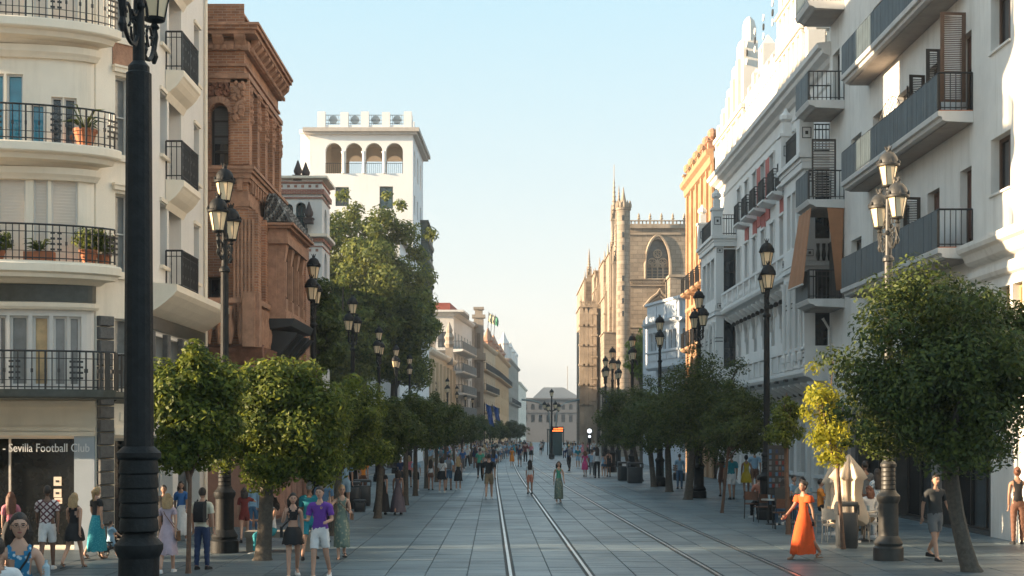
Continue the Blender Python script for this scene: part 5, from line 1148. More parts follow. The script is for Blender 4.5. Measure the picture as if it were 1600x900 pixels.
# ------------------------------------------------------------------ houses down the left side
def row_house(name, label, p0, p1, z1, m, floors, cols_, trim=None, roof=ROOFT, balc=(), back=12, gm=DGLASS, fm=DFRAME, wh=1.7, ww=0.9, extra=None, front=True):
    h = empty(name, ((p0[0] + p1[0]) / 2, (p0[1] + p1[1]) / 2, 0), label, "building")
    W = Wall(h, p0, p1); trim = trim or m; ops = []
    for f in floors:
        for i in range(cols_): c = W.len * (i + 0.5) / cols_; ops.append((c - ww / 2, c + ww / 2, f, f + wh))
    W.panel(0, W.len, 0, z1, ops, m, "street_wall", th=0.3)
    for o_ in ops: W.window(o_, fm, gm, 2, 2, inset=0.25)
    if front:
        Wf = Wall(h, (p0[0] - back, p0[1]), p0); fo = []
        for f in floors:
            for i in range(3): c = Wf.len - 1.4 - 2.2 * i; fo.append((c - ww / 2, c + ww / 2, f, f + wh))
        Wf.panel(0, Wf.len, 0, z1, fo, m, "front_wall", th=0.3)
        for o_ in fo: Wf.window(o_, fm, gm, 2, 2, inset=0.25)
        Wf.strip(0, Wf.len, [(0.003, z1 - 0.5), (0.3, z1 - 0.35), (0.45, z1 - 0.1), (0.45, z1 + 0.1), (0.003, z1 + 0.15)], trim, "cornice")
    W.strip(-0.2, W.len, [(0.003, z1 - 0.5), (0.3, z1 - 0.35), (0.5, z1 - 0.1), (0.5, z1 + 0.1), (0.003, z1 + 0.15)], trim, "cornice")
    ox, oy = h.location.x, h.location.y
    g = MB(lambda x, y, z: (x - ox, y - oy, z)); g.prism([p0, p1, (p1[0] - back, p1[1]), (p0[0] - back, p0[1])], z1 + 0.02, z1 + 0.12); g.build("roof", roof, h)
    g = MB(lambda x, y, z: (x - ox, y - oy, z)); g.box(p1[0] - back, p1[0], p1[1] - 0.1, p1[1], 0, z1); g.build("rear_wall", m, h)
    for f in balc:
        W.balcony(0.4, W.len - 0.4, f, 0.8, trim, IRON, th=0.18, h=1.0, step=0.3, bar=0.04)
    if extra: extra(h, W, ox, oy)
    return h
pL = [(-8.9, 150), (P(709, 0, 180)[0], 180), (P(737, 0, 200)[0], 200), (P(752, 0, 216)[0], 216), (P(774, 0, 246)[0], 246), (P(795, 0, 300)[0], 300), (P(810, 0, 352)[0], 352), (P(822, 0, 420)[0], 420)]
def ex5(h, W, ox, oy):
    for (px, yt, yb, d) in ((674, 476, 520, 168), (702, 503, 548, 172)):
        g = MB(lambda x, y, z: (x - ox, y - oy, z)); X = P(px, 0, d)[0]; zb, zt_ = EYE + (HOR - yb) / F_PX * d, EYE + (HOR - yt) / F_PX * d; hh = zt_ - zb
        g.cbox(X, d, 11, 0.9, 0.9, zb - 11 + 0.1 * hh); g.lathe([(0.35, 0.1 * hh), (0.62, 0.22 * hh), (0.45, 0.34 * hh), (0.62, 0.46 * hh), (0.35, 0.62 * hh), (0.42, 0.7 * hh), (0.05, hh)], X, d, 8, zb); g.build("stone_finial", GREYB, h)
    for i in range(8): g = W.mb(); u = 0.6 + i * (W.len - 1.2) / 7; g.box(u - 0.35, u + 0.35, 0.003, 0.3, 0.3, 10.6); g.build("giant_pilaster", BUFF, h)
row_house("buff_hall", "low buff stone hall with giant pilasters and carved rooftop finials", pL[0], pL[1], 11.7, BUFF, (2.0, 6.2), 7, CREAMT, extra=ex5, wh=2.4)
def ex6(h, W, ox, oy):
    Wf = Wall(h, (W.p0.x - 8, W.p0.y), (W.p0.x, W.p0.y)); 
    for f in (5.1, 7.85, 10.6, 13.35):
        b = W.balcony(-0.9, W.len - 5, f, 1.3, WHITE, IRON, th=0.25, h=1.0, step=0.4, bar=0.03, panel=(METALP, -0.7, W.len - 5.2, False)); Wf.balcony(4.4, 8.02, f, 0.9, WHITE, IRON, th=0.25, h=1.0, step=0.4, bar=0.03)
    g = MB(lambda x, y, z: (x - ox, y - oy, z)); x0 = W.p0.x; g.prism([(x0 - 4, 178.6), (x0 + 1.3, 178.6), (x0 + 1.8, 186), (x0 + 1.4, 196), (x0 - 4, 196)], 18.0, 18.25); g.build("penthouse_slab", WHITE, h)
    g = MB(lambda x, y, z: (x - ox, y - oy, z)); g.prism([(x0 - 6, 180.5), (x0 - 0.5, 180.5), (x0 + 0.3, 194), (x0 - 6, 194)], 18.25, 19.3); g.build("penthouse_wall", ROOFR, h)
row_house("white_balcony_flats", "white flats with stacked slab balconies and a red penthouse", pL[1], pL[2], 18.0, WHITE, (3.0, 5.3, 8.0, 10.8, 13.6), 6, WHITE, extra=ex6, wh=2.0, ww=1.2, gm=CGLASS)
def ex7(h, W, ox, oy):
    g = MB(lambda x, y, z: (x - ox, y - oy, z)); X = P(748, 0, 205)[0]; zz = lambda y: EYE + (HOR - y) / F_PX * 205
    g.box(X - 0.7, X + 0.7, 204.4, 206, 0, zz(497)); g.box(X - 0.95, X + 0.95, 204.2, 206.2, zz(497), zz(492)); g.box(X - 0.55, X + 0.55, 204.6, 206, zz(492), zz(484)); g.box(X - 0.75, X + 0.75, 204.4, 206.1, zz(484), zz(480)); g.box(X - 1.2, X + 1.0, 203.9, 206.2, zz(563), zz(552)); g.build("corner_tower", GREYB, h)
    for k in range(3): g = MB(lambda x, y, z: (x - ox, y - oy, z)); g.cbox(X, 204.36, zz(545) - k * 4.2, 0.5, 0.1, 2.2); g.build("niche_shade_panel", MATS["painted_recess_shade"], h)  # dark boxes with niche shade put into their colour
row_house("grey_stone_house", "narrow grey brown stone house with a slim corner tower", pL[2], pL[3], 18.3, GREYB, (3, 6.2, 9.4, 12.6, 15.4), 4, GREYB, extra=ex7, wh=1.9)
OCH2 = mat("peach_render", (0.60, 0.41, 0.25), 0.85, var=0.12, scale=0.3, dirt=0.3)
def ex8(h, W, ox, oy):
    for i, px in enumerate((761, 766, 771)):
        g = MB(lambda x, y, z: (x - ox, y - oy, z)); d = 225 + i * 3; X = P(px, 0, d)[0]; z0 = 17.5; g.tube([(X, d, z0), (X + 0.3, d, z0 + 4.5)], 0.05, 5); f = g.build("flagpole", IRON, h)
        g = MB(lambda x, y, z: (x - ox, y - oy, z)); rings = [[(X + 0.3 + 0.5 * t + 0.08 * math.sin(q * 2 + t * 5), d + 0.2 * math.sin(t * 6 + q), z0 + 4.3 - q * 0.5 - t * 0.3) for t in (0, 0.33, 0.66, 1)] for q in range(4)]
        g.loft(rings, cap=False, closed=False); g.build("flag", mat("flag_green_%d" % (i == 2), (0.05, 0.25, 0.14) if i == 2 else (0.45, 0.42, 0.28), 0.8), f)
row_house("peach_house", "peach rendered house with rooftop flags and dark balconies", pL[3], pL[4], 16.6, OCH2, (3, 6.2, 9.4, 12.6), 7, balc=(6.1, 9.3, 12.5), extra=ex8, wh=1.9)
row_house("orange_house", "warm orange house with red dormers further down the row", pL[4], pL[5], 17.0, mat("warm_orange_render", (0.58, 0.33, 0.15), 0.85, var=0.12, scale=0.3, dirt=0.3), (3, 6.2, 9.4, 12.6), 9, balc=(12.5,), roof=ROOFR, wh=1.9,
    extra=lambda h, W, ox, oy: [(lambda g: (g.lathe([(1.0, 0), (1.0, 1.6), (1.3, 1.9), (0.7, 2.8), (0.1, 4.2 - (i % 2))], u, -1.5, 8, 17.1), g.build("roof_turret", TERRA, h)))(W.mb()) for i, u in enumerate((4, 12, 22, 34, 46))])
row_house("pinnacled_house", "grey white house with pointed roof turrets far down the row", pL[5], pL[6], 18.5, GREYB, (3, 6.2, 9.4, 12.6, 15.3), 9, balc=(9.3,), wh=1.9,
    extra=lambda h, W, ox, oy: [(lambda g: (g.lathe([(1.1, 0), (1.1, 3.0), (1.3, 3.3), (0.6, 4.4), (0.08, 5.8 - 0.8 * (i % 2))], u, -1.2, 8, 18.6), g.build("roof_turret", WHITE2, h)))(W.mb()) for i, u in enumerate((3, 16, 34, 50))])
row_house("cream_end_house", "cream house at the far end of the row", pL[6], pL[7], 15.5, CREAM, (3, 6.2, 9.4, 12.2), 8, wh=1.9)
# far building that closes the street
Z = empty("domed_end_building", (13, 455, 0), "long stone building with a grey hipped roof closing the street", "building")
WZ = Wall(Z, (P(812, 0, 450)[0], 450), (P(930, 0, 450)[0], 450)); zz = lambda y: EYE + (HOR - y) / F_PX * 450
ops = [(1.2 + 2.4 * i, 2.4 + 2.4 * i, zz(660), zz(648), False) for i in range(9)] + [(1.2 + 2.4 * i, 2.4 + 2.4 * i, zz(640), zz(631), True) for i in range(9)]
WZ.panel(0, WZ.len, 0, zz(622), ops, mat("far_grey_stone", (0.12, 0.12, 0.125), 0.85, var=0.1, scale=0.3), "wall", th=0.4)
for o_ in ops: WZ.window(o_, DFRAME, DGLASS, 1, 1, inset=0.3)
WZ.strip(0, WZ.len, [(0.003, zz(625)), (0.8, zz(624)), (0.8, zz(622)), (0.003, zz(621.5))], MATS["far_grey_stone"], "cornice")
WZ.strip(0, WZ.len, [(0.003, zz(645)), (0.4, zz(645)), (0.4, zz(643)), (0.003, zz(643))], MATS["far_grey_stone"], "string_course")
g = MB(lambda x, y, z: (x - 13, y - 455, z)); a, b_ = P(832, 0, 450)[0], P(908, 0, 450)[0]
g.loft([[(a, 450.3, zz(622)), (b_, 450.3, zz(622)), (b_, 470, zz(622)), (a, 470, zz(622))], [(P(850, 0, 450)[0], 458, zz(604)), (P(882, 0, 450)[0], 458, zz(604)), (P(882, 0, 450)[0], 462, zz(604)), (P(850, 0, 450)[0], 462, zz(604))]]); g.build("hipped_roof", mat("slate_blue_roof", (0.14, 0.15, 0.16), 0.7, var=0.15), Z)
g = MB(lambda x, y, z: (x - 13, y - 455, z)); X = P(887, 0, 470)[0]; g.tube([(X, 472, 5), (X, 472, EYE + (HOR - 572) / F_PX * 472)], 0.12, 4); g.build("mast", IRON, Z)
for xa, xb, y in ((880, 902, 455), (930, 990, 300)):
    g = MB(); 
# buildings out of view, placed and sized to shade the street
def block(name, label, x0, x1, y0, y1, h, m):
    e = empty(name, ((x0 + x1) / 2, (y0 + y1) / 2, 0), label, "building"); ox, oy = e.location.x, e.location.y
    W1 = Wall(e, (x1, y0), (x1, y1)); ops = []
    k = int(W1.len / 3)
    for f in range(int(h / 3.2)):
        for i in range(k): ops.append((1 + 3 * i, 2.1 + 3 * i, 1.0 + 3.2 * f, 2.8 + 3.2 * f))
    W1.panel(0, W1.len, 0, h, ops, m, "wall", th=0.3)
    g = W1.mb()
    for o_ in ops: g.box(o_[0], o_[1], -0.3, -0.25, o_[2], o_[3])
    o = g.build("window_glass", DGLASS, e); o["kind"] = "stuff"
    g = MB(lambda x, y, z: (x - ox, y - oy, z)); g.box(x0, x1 - 0.4, y0 + 0.01, y1 - 0.01, 0, h); g.build("building_body", m, e)
block("near_corner_block", "tall cream block on the near side of the side street", -34, -11.5, -30, 21.0, 11.5, CREAM)
block("rear_tall_block", "tall block standing behind the brick palace", -44, -21, 41, 74, 24.7, WHITE2)
block("side_street_block", "white block along the side street", -60, -24, 0, 17, 14, WHITE2)
block("low_shade_block", "low block added for shade behind the striped house", -20, -12.4, 76, 89, 12.3, GREYB)
block("far_shade_block", "hidden block added for shade behind the low one", -44, -21.5, 91, 124, 15.0, WHITE2)

# ------------------------------------------------------------------ trees
def leaf_mat(name, c1, c2, trans=0.38, rough=0.58):
    m = bpy.data.materials.new(name); m.use_nodes = True; nt = m.node_tree; N = nt.nodes; L = nt.links
    b = N["Principled BSDF"]; b.inputs["Roughness"].default_value = rough; b.inputs["Specular IOR Level"].default_value = 0.3
    ge = N.new("ShaderNodeNewGeometry"); cr = N.new("ShaderNodeValToRGB"); L.new(ge.outputs["Random Per Island"], cr.inputs[0])
    cr.color_ramp.elements[0].color = (*c1, 1); cr.color_ramp.elements[1].color = (*c2, 1)
    L.new(cr.outputs[0], b.inputs["Base Color"])
    tr = N.new("ShaderNodeBsdfTranslucent"); mx = N.new("ShaderNodeMixShader"); mx.inputs[0].default_value = trans
    hs = N.new("ShaderNodeHueSaturation"); hs.inputs["Hue"].default_value = 0.485; hs.inputs["Value"].default_value = 1.6; L.new(cr.outputs[0], hs.inputs["Color"]); L.new(hs.outputs[0], tr.inputs[0])
    L.new(b.outputs[0], mx.inputs[1]); L.new(tr.outputs[0], mx.inputs[2]); L.new(mx.outputs[0], N["Material Output"].inputs[0])
    return m
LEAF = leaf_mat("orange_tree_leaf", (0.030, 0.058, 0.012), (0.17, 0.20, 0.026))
LEAF2 = leaf_mat("plane_tree_leaf", (0.045, 0.078, 0.020), (0.20, 0.22, 0.045))
LEAFY = leaf_mat("young_yellow_leaf", (0.13, 0.155, 0.014), (0.38, 0.36, 0.03), 0.5)
LEAFL = leaf_mat("lime_green_leaf", (0.08, 0.13, 0.012), (0.19, 0.25, 0.025), 0.45)
LEAFD = leaf_mat("shaded_orange_tree_leaf", (0.020, 0.040, 0.010), (0.10, 0.125, 0.022), 0.25)  # darker copy of the orange tree leaf, shade put into the colour
BARK = mat("grey_brown_bark", (0.085, 0.07, 0.055), 0.9, var=0.35, scale=14, bump=0.8, bscale=22)
BARKL = mat("reddish_sapling_bark", (0.13, 0.075, 0.05), 0.85, var=0.3, scale=10, bump=0.5)
def leaves(name, clumps, n, size, m, parent, seed, squash=0.85):
    r = np.random.default_rng(seed)
    cl = np.array([c[:3] for c in clumps]); rad = np.array([c[3] for c in clumps]); ctr = cl.mean(0)
    w = rad ** 2; idx = r.choice(len(cl), n, p=w / w.sum())
    dirv = r.normal(size=(n, 3)); dirv /= np.linalg.norm(dirv, axis=1, keepdims=True)
    rr = rad[idx] * (r.uniform(0.0, 1, n) ** 0.42)
    p = cl[idx] + dirv * rr[:, None] * np.array([1, 1, squash])
    out = p - ctr; out /= np.linalg.norm(out, axis=1, keepdims=True) + 1e-6
    nrm = dirv * 0.55 + out * 0.35 + r.normal(size=(n, 3)) * 0.45 + np.array([0, 0, 0.25]); nrm /= np.linalg.norm(nrm, axis=1, keepdims=True)
    a = r.normal(size=(n, 3)) + np.array([0, 0, -0.5]); a -= (a * nrm).sum(1)[:, None] * nrm; a /= np.linalg.norm(a, axis=1, keepdims=True)
    b = np.cross(nrm, a); s = size * r.uniform(0.65, 1.3, n)[:, None]
    v = np.empty((n, 4, 3)); v[:, 0] = p - a * s * 0.5; v[:, 1] = p + b * s * 0.24 + nrm * s * 0.07; v[:, 2] = p + a * s * 0.5; v[:, 3] = p - b * s * 0.24 + nrm * s * 0.07
    me = bpy.data.meshes.new(name); me.vertices.add(n * 4); me.vertices.foreach_set("co", v.reshape(-1).astype(np.float32))
    me.loops.add(n * 4); me.loops.foreach_set("vertex_index", np.arange(n * 4, dtype=np.int32)); me.polygons.add(n)
    me.polygons.foreach_set("loop_start", np.arange(0, n * 4, 4, dtype=np.int32)); me.polygons.foreach_set("loop_total", np.full(n, 4, dtype=np.int32))
    me.materials.append(m); me.update(calc_edges=True); me.validate()
    o = link_mesh("crown", me, parent); o["kind"] = "stuff"
    KIDS.setdefault(parent.name, []).append(o)
    return o
def tree(name, label, base, crown, rad, n, size=0.09, m=LEAF, seed=1, trunk_r=0.09, clump=0.34, k=60, bark=BARK, lean=(0, 0), group=None, sparse=0.0, trunk_top=None, tx=0.45):
    """tapered trunk with limbs; crown centre is relative to the base, made of overlapping leaf clumps"""
    rr = random.Random(seed); t = empty(name, base, label, "tree", group)
    cx_, cy_, cz_ = crown; rx, ry, rz_ = rad; cl = []
    while len(cl) < k:
        x, y, z = [rr.gauss(0, 1) for _ in range(3)]; l = math.sqrt(x * x + y * y + z * z) + 1e-6
        q = (rr.random() ** (0.33 if sparse == 0 else 0.6)) * rr.uniform(0.72, 1.0); far_ = rr.random() < 0.14; q = rr.uniform(0.98, 1.16) if far_ else q
        x, y, z = x / l * q, y / l * q, z / l * q
        if z < -0.62: z = -0.62 + rr.uniform(-0.08, 0.05)
        c = clump * (rr.uniform(0.55, 1.15) if not far_ else rr.uniform(0.35, 0.6)) * (rx + rz_) / 2
        cl.append((cx_ + x * rx * 0.92, cy_ + y * ry * 0.92, cz_ + z * rz_ * 0.92, c))
    leaves("crown", cl, n, size, m, t, seed)
    g = MB(); zt_ = trunk_top or (cz_ - rz_ * 0.62); top = (cx_ * tx, cy_ * 0.6, zt_)
    pts = [(lean[0] * math.sin(w * 3) * 0.15 + top[0] * w, top[1] * w + lean[1] * math.sin(w * 2.5) * .1, top[2] * w) for w in (0, 0.06, 0.25, 0.5, 0.75, 1.0)]
    g.tube(pts, [trunk_r * 1.5, trunk_r * 1.15, trunk_r, trunk_r * 0.95, trunk_r * 0.92, trunk_r * 0.8], 9)
    for i in range(7 if not sparse else 9):
        c = cl[rr.randrange(len(cl))]; w = rr.uniform(0.8, 1.0) if not sparse else rr.uniform(0.75, 1.0); s = Vector(top) * w; e = Vector(c[:3]); mid = s.lerp(e, 0.5) + Vector((rr.uniform(-.1, .1), rr.uniform(-.1, .1), 0.12))
        g.tube([tuple(s), tuple(mid), tuple(e)], [trunk_r * 0.6, trunk_r * 0.36, trunk_r * 0.12], 6)
    if sparse: g.tube([top, (cx_, cy_, cz_), (cx_ + rx * 0.2, cy_, cz_ + rz_ * 0.9)], [trunk_r * .8, trunk_r * .5, trunk_r * .15], 6)
    g.build("trunk", bark, t, smooth=True)
    return t
def ptree(label, trunk_px, d, cpx, cpy, hw, hh, n, size, seed, **kw):
    """a street tree from where it stands and how large its crown is seen"""
    s = F_PX / d; bx = (trunk_px - 800) / s; cxw = (cpx - 800) / s; cz_ = EYE + (HOR - cpy) / s
    q = 1.0 if kw.get("sparse") else 1.17; hw *= q; hh *= q
    return tree(kw.pop("name", "orange_tree"), label, (bx, d, 0), (cxw - bx, 0.0, cz_), (hw / s, kw.pop("ry", hw / s), hh / s), int(n * q ** 2), size, seed=seed, **kw)
ptree("slim orange tree with a thin straight trunk right beside the big near lamp post", 294, 26.6, 300, 646, 66, 104, 15000, 0.115, 11, trunk_r=0.045, k=64, bark=BARKL, clump=0.33, trunk_top=1.9, ry=0.7)
ptree("round orange tree with a sunlit yellow green top left of the purple shirt man", 410, 29.4, 450, 664, 106, 108, 28000, 0.11, 12, trunk_r=0.16, k=90, lean=(0.15, 0), clump=0.30, ry=0.85, tx=0.15)
ptree("orange tree half hidden behind the sunlit round one on the left", 520, 36.5, 545, 668, 62, 72, 13000, 0.10, 13, trunk_r=0.10, k=40)
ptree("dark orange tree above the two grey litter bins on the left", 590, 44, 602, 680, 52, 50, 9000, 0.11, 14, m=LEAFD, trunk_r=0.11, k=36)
leftrow = [(52, 640, 672), (60, 655, 672), (68, 672, 672), (77, 688, 672), (87, 702, 672), (98, 715, 672), (110, 728, 672), (124, 742, 672), (140, 757, 671), (158, 772, 671), (178, 787, 671), (200, 803, 671), (226, 818, 671)]
for i, (d, px, py) in enumerate(leftrow):
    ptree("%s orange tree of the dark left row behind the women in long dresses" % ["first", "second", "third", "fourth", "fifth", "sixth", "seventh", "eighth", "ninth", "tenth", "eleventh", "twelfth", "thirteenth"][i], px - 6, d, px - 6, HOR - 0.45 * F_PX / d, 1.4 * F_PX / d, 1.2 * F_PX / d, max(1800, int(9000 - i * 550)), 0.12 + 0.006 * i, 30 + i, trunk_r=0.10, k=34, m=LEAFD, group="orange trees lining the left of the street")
# right side
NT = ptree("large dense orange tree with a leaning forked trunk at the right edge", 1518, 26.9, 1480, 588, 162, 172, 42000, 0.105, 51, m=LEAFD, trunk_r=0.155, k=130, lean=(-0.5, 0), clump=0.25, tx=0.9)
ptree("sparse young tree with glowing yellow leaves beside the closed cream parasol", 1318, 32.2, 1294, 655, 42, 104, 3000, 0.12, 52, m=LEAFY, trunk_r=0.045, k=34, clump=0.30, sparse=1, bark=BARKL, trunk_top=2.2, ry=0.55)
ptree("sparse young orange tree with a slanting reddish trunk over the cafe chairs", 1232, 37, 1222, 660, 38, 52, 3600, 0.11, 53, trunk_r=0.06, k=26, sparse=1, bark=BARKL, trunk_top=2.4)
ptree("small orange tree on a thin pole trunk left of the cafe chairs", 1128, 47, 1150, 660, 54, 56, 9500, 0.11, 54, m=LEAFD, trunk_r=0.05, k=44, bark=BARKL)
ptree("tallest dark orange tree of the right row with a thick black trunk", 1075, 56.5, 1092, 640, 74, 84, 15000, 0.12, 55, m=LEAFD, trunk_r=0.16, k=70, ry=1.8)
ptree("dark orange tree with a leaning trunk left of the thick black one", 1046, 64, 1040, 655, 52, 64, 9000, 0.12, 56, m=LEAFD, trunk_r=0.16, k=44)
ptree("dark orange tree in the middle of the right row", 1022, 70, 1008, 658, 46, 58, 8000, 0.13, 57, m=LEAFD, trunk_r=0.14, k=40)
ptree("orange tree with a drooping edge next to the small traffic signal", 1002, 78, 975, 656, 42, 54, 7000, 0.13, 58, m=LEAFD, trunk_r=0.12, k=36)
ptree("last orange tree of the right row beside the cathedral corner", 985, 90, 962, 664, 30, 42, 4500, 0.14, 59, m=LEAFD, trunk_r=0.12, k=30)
ptree("bright lime green tree lit by the sun between cathedral and pale blue house", 1004, 128, 1004, 560, 24, 40, 5200, 0.28, 60, m=LEAFL, trunk_r=0.25, k=44, name="lime_tree")
# plane trees
ptree("tall plane tree rising in front of the white tower", 568, 106, 568, 430, 98, 118, 34000, 0.34, 71, m=LEAF2, name="plane_tree", trunk_r=0.28, k=120, clump=0.22)
ptree("tall plane tree behind the left lamp posts, right of the taller plane tree", 612, 110, 620, 520, 70, 100, 24000, 0.34, 72, m=LEAF2, name="plane_tree", trunk_r=0.28, k=90, clump=0.24)
ptree("lower dark plane tree behind the left street lamps", 530, 103, 538, 530, 66, 95, 20000, 0.32, 73, m=LEAF2, name="plane_tree", trunk_r=0.28, k=80, clump=0.26)
ptree("dark leafy tree tucked behind the second left street lamp", 498, 57, 496, 520, 38, 72, 12000, 0.18, 74, m=LEAFD, name="plane_tree", trunk_r=0.15, k=50, clump=0.26)
# tree added outside the picture to block and dapple the low sun
tree("sun_blocker_tree", "unseen bushy tree added to block the low sun", (-13.6, 28.7, 0), (0, 0, 2.6), (1.0, 1.15, 1.4), 3600, 0.17, seed=90, k=50, trunk_r=0.1)
vn = empty("sun_blocker_truck", (-13.4, 24.75, 0.03), "unseen white box truck added to shape the strip of low sun", "truck")  # unseen truck added to keep the low sun off the near paving
g = MB(); g.box(-1.05, 1.05, -0.9, 2.7, 0.6, 3.95); g.build("cargo_box", WHITE, vn)
g = MB(); g.loft([[(x, -0.95, 0.5), (x, -2.5, 0.5), (x, -2.55, 1.25), (x, -2.0, 2.2), (x, -0.95, 2.3)] for x in (-1.0, 1.0)]); g.build("cab", WHITE, vn)
for x in (-0.98, 0.98):
    for y in (-1.9, 1.8): g = MB(lambda a, b, c, x=x, y=y: (x + c, y + a, 0.4 + b)); g.lathe([(0.2, -0.12), (0.4, -0.12), (0.4, 0.12), (0.2, 0.12)], 0, 0, 18); g.build("wheel", IRON, vn)

# ------------------------------------------------------------------ street lamps
def lantern(parent, at, iron, scale=1.0):
    x, y, z = at; s = scale; f = MB()
    f.lathe([(0.02, -0.12), (0.06, -0.08), (0.03, -0.03), (0.12, 0.0), (0.13, 0.03)], x, y, 12, z)
    for j in range(6):
        a = j * math.pi / 3; f.tube([(x + 0.118 * s * math.cos(a), y + 0.118 * s * math.sin(a), z + 0.02), (x + 0.198 * s * math.cos(a), y + 0.198 * s * math.sin(a), z + 0.42)], 0.010, 4)
    f.lathe([(0.20, 0.41), (0.235, 0.42), (0.24, 0.46), (0.21, 0.48), (0.205, 0.52), (0.19, 0.58), (0.155, 0.65), (0.10, 0.70), (0.05, 0.725), (0.045, 0.76)], x, y, 14, z)
    for j in range(6):
        a = j * math.pi / 3 + 0.5; f.lathe([(0.022, 0), (0.03, 0.03), (0.006, 0.09)], x + 0.225 * math.cos(a), y + 0.225 * math.sin(a), 5, z + 0.46)
        f.tube([(x + 0.035 * math.cos(a), y + 0.035 * math.sin(a), z + 0.75), (x + 0.075 * math.cos(a), y + 0.075 * math.sin(a), z + 0.84)], [0.02, 0.008], 4)
    o = f.build("lantern", iron, parent, smooth=30)
    g = MB(); g.lathe([(0.112 * s, 0.03), (0.190 * s, 0.41)], x, y, 6, z); g.build("lamp_glass", LGLASS, o)
def lamp_proto(name, iron, rs=1.0, rb=None, rp=1.0, sq=1.0, zs=1.0, H=8.6, loc=(0, 0, 0), label=None, group=None):
    t = empty(name, loc, label, "street lamp", group); dz = H - 8.6; r0 = rs; rs = rb or rs
    g = MB(); g.lathe([(0.31 * rs, 0), (0.31 * rs, 0.30 * zs), (0.27 * rs, 0.34 * zs), (0.295 * rs, 0.40 * zs), (0.25 * rs, 0.48 * zs), (0.205 * rs, 0.55 * zs), (0.20 * rs, 1.22 * zs), (0.215 * rs, 1.25 * zs), (0.24 * rs, 1.31 * zs), (0.24 * rs, 1.37 * zs), (0.17 * rs, 1.45 * zs), (0.15 * rs, 1.5 * zs)], 0, 0, 20)
    g.build("base", iron, t, smooth=25)
    g = MB(); rs = r0
    for k in range(5):       # ribbed sleeve
        z0 = (1.5 + k * 0.09 * sq) * zs; g.lathe([(0.135 * rs, 0), (0.148 * rs, 0.02), (0.142 * rs, 0.07 * zs * sq), (0.135 * rs, 0.09 * zs * sq)], 0, 0, 16, z0)
    g.lathe([(0.14 * rs, (1.5 + .45 * sq) * zs), (0.165 * rs, (1.53 + .45 * sq) * zs), (0.165 * rs, (1.58 + .45 * sq) * zs), (0.115 * rs, (1.65 + .45 * sq) * zs)], 0, 0, 16)
    g.build("ribbed_sleeve", iron, t, smooth=25)
    g = MB(); g.lathe([(0.115 * rs, 2.0 * zs), (0.10 * rs * rp, 2.4 * zs), (0.085 * rs * rp, 6.2 + dz), (0.12, 6.22 + dz), (0.12, 6.28 + dz), (0.07, 6.34 + dz), (0.055, 7.5 + dz), (0.08, 7.55 + dz), (0.05, 7.62 + dz), (0.045, 7.74 + dz)], 0, 0, 14); g.build("pole", iron, t, smooth=25)
    g = MB(); zb = 6.4 + dz
    for s in (-1, 1):
        def arc(cy, cz_, r, a0, a1, th, n=9): g.tube([(0, s * (cy + r * math.cos(a0 + (a1 - a0) * i / n)), cz_ + r * math.sin(a0 + (a1 - a0) * i / n)) for i in range(n + 1)], th, 5)
        arc(0.34, zb + 0.40, 0.34, math.pi * 1.05, math.pi * 1.9, 0.026); arc(0.22, zb + 0.55, 0.15, 0, math.pi * 1.7, 0.02); arc(0.46, zb + 0.34, 0.12, -0.6, math.pi * 1.4, 0.018)
        arc(0.20, zb + 0.20, 0.13, math.pi * .4, math.pi * 2.1, 0.018); arc(0.14, zb + 0.86, 0.10, 0, math.pi * 1.8, 0.016); arc(0.5, zb + 0.55, 0.2, -1.5, 0.2, 0.022)
        g.tube([(0, s * 0.68, zb + 0.25), (0, s * 0.70, zb + 0.42), (0, s * 0.70, zb + 0.52)], [0.03, 0.05, 0.03], 6)
        g.lathe([(0.02, -0.16), (0.05, -0.08), (0.02, 0.02)], 0, s * 0.68, 6, zb + 0.25)
    for a in (0.9, 2.2, 4.0, 5.4): g.lathe([(0.01, -0.05), (0.04, 0), (0.01, 0.05)], 0.08 * math.cos(a), 0.08 * math.sin(a), 5, zb + 0.1 * a)
    g.build("scroll_bracket", iron, t, smooth=30)
    lantern(t, (0, 0, 7.76 + dz), iron); lantern(t, (0, 0.70, 7.0 + dz), iron); lantern(t, (0, -0.70, 7.0 + dz), iron)
    return t
lamp_proto("street_lamp", IRONB, 1.5, 1.12, 1.12, 1.75, 1.03, 9.1, (P(217, 0, 16)[0], 16, 0), "huge near street lamp whose thick black post crosses the left of the picture")
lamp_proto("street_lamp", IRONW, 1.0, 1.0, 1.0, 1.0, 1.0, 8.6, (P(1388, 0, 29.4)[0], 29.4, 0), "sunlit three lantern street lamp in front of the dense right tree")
proto = lamp_proto("street_lamp", IRONB, 1.0, 1.0, 1.0, 1.0, 1.0, 8.6, (P(351, 0, 31.3)[0], 31.3, 0), "black three lantern street lamp between the slim and the round left orange trees")
lamps = [(490, 397, "street lamp in front of the brick palace, second along the left kerb"), (551, 460, "third street lamp on the left, against the plane trees"), (592, 508, "fourth street lamp along the left kerb against the plane tree"),
         (619, 537, "fifth street lamp along the left kerb beneath the plane tree edge"), (640, 552, "sixth street lamp along the left kerb at the end of the plane tree"),
         (1198, 373, "black street lamp in front of the ornate white building"), (1092, 450, "black street lamp in front of the pale blue house and ochre house"), (1031, 491, "street lamp standing against the pale blue house"),
         (988, 521, "street lamp between the cathedral and the lime green tree"), (957, 541, "street lamp against the cathedral buttresses, leftmost of the right row")]
for px, top, lab in lamps:
    d = 5.95 * F_PX / (HOR - top); c = copy_tree(proto, (P(px, 0, d)[0], d, 0), random.uniform(-0.15, 0.15)); c["label"] = lab
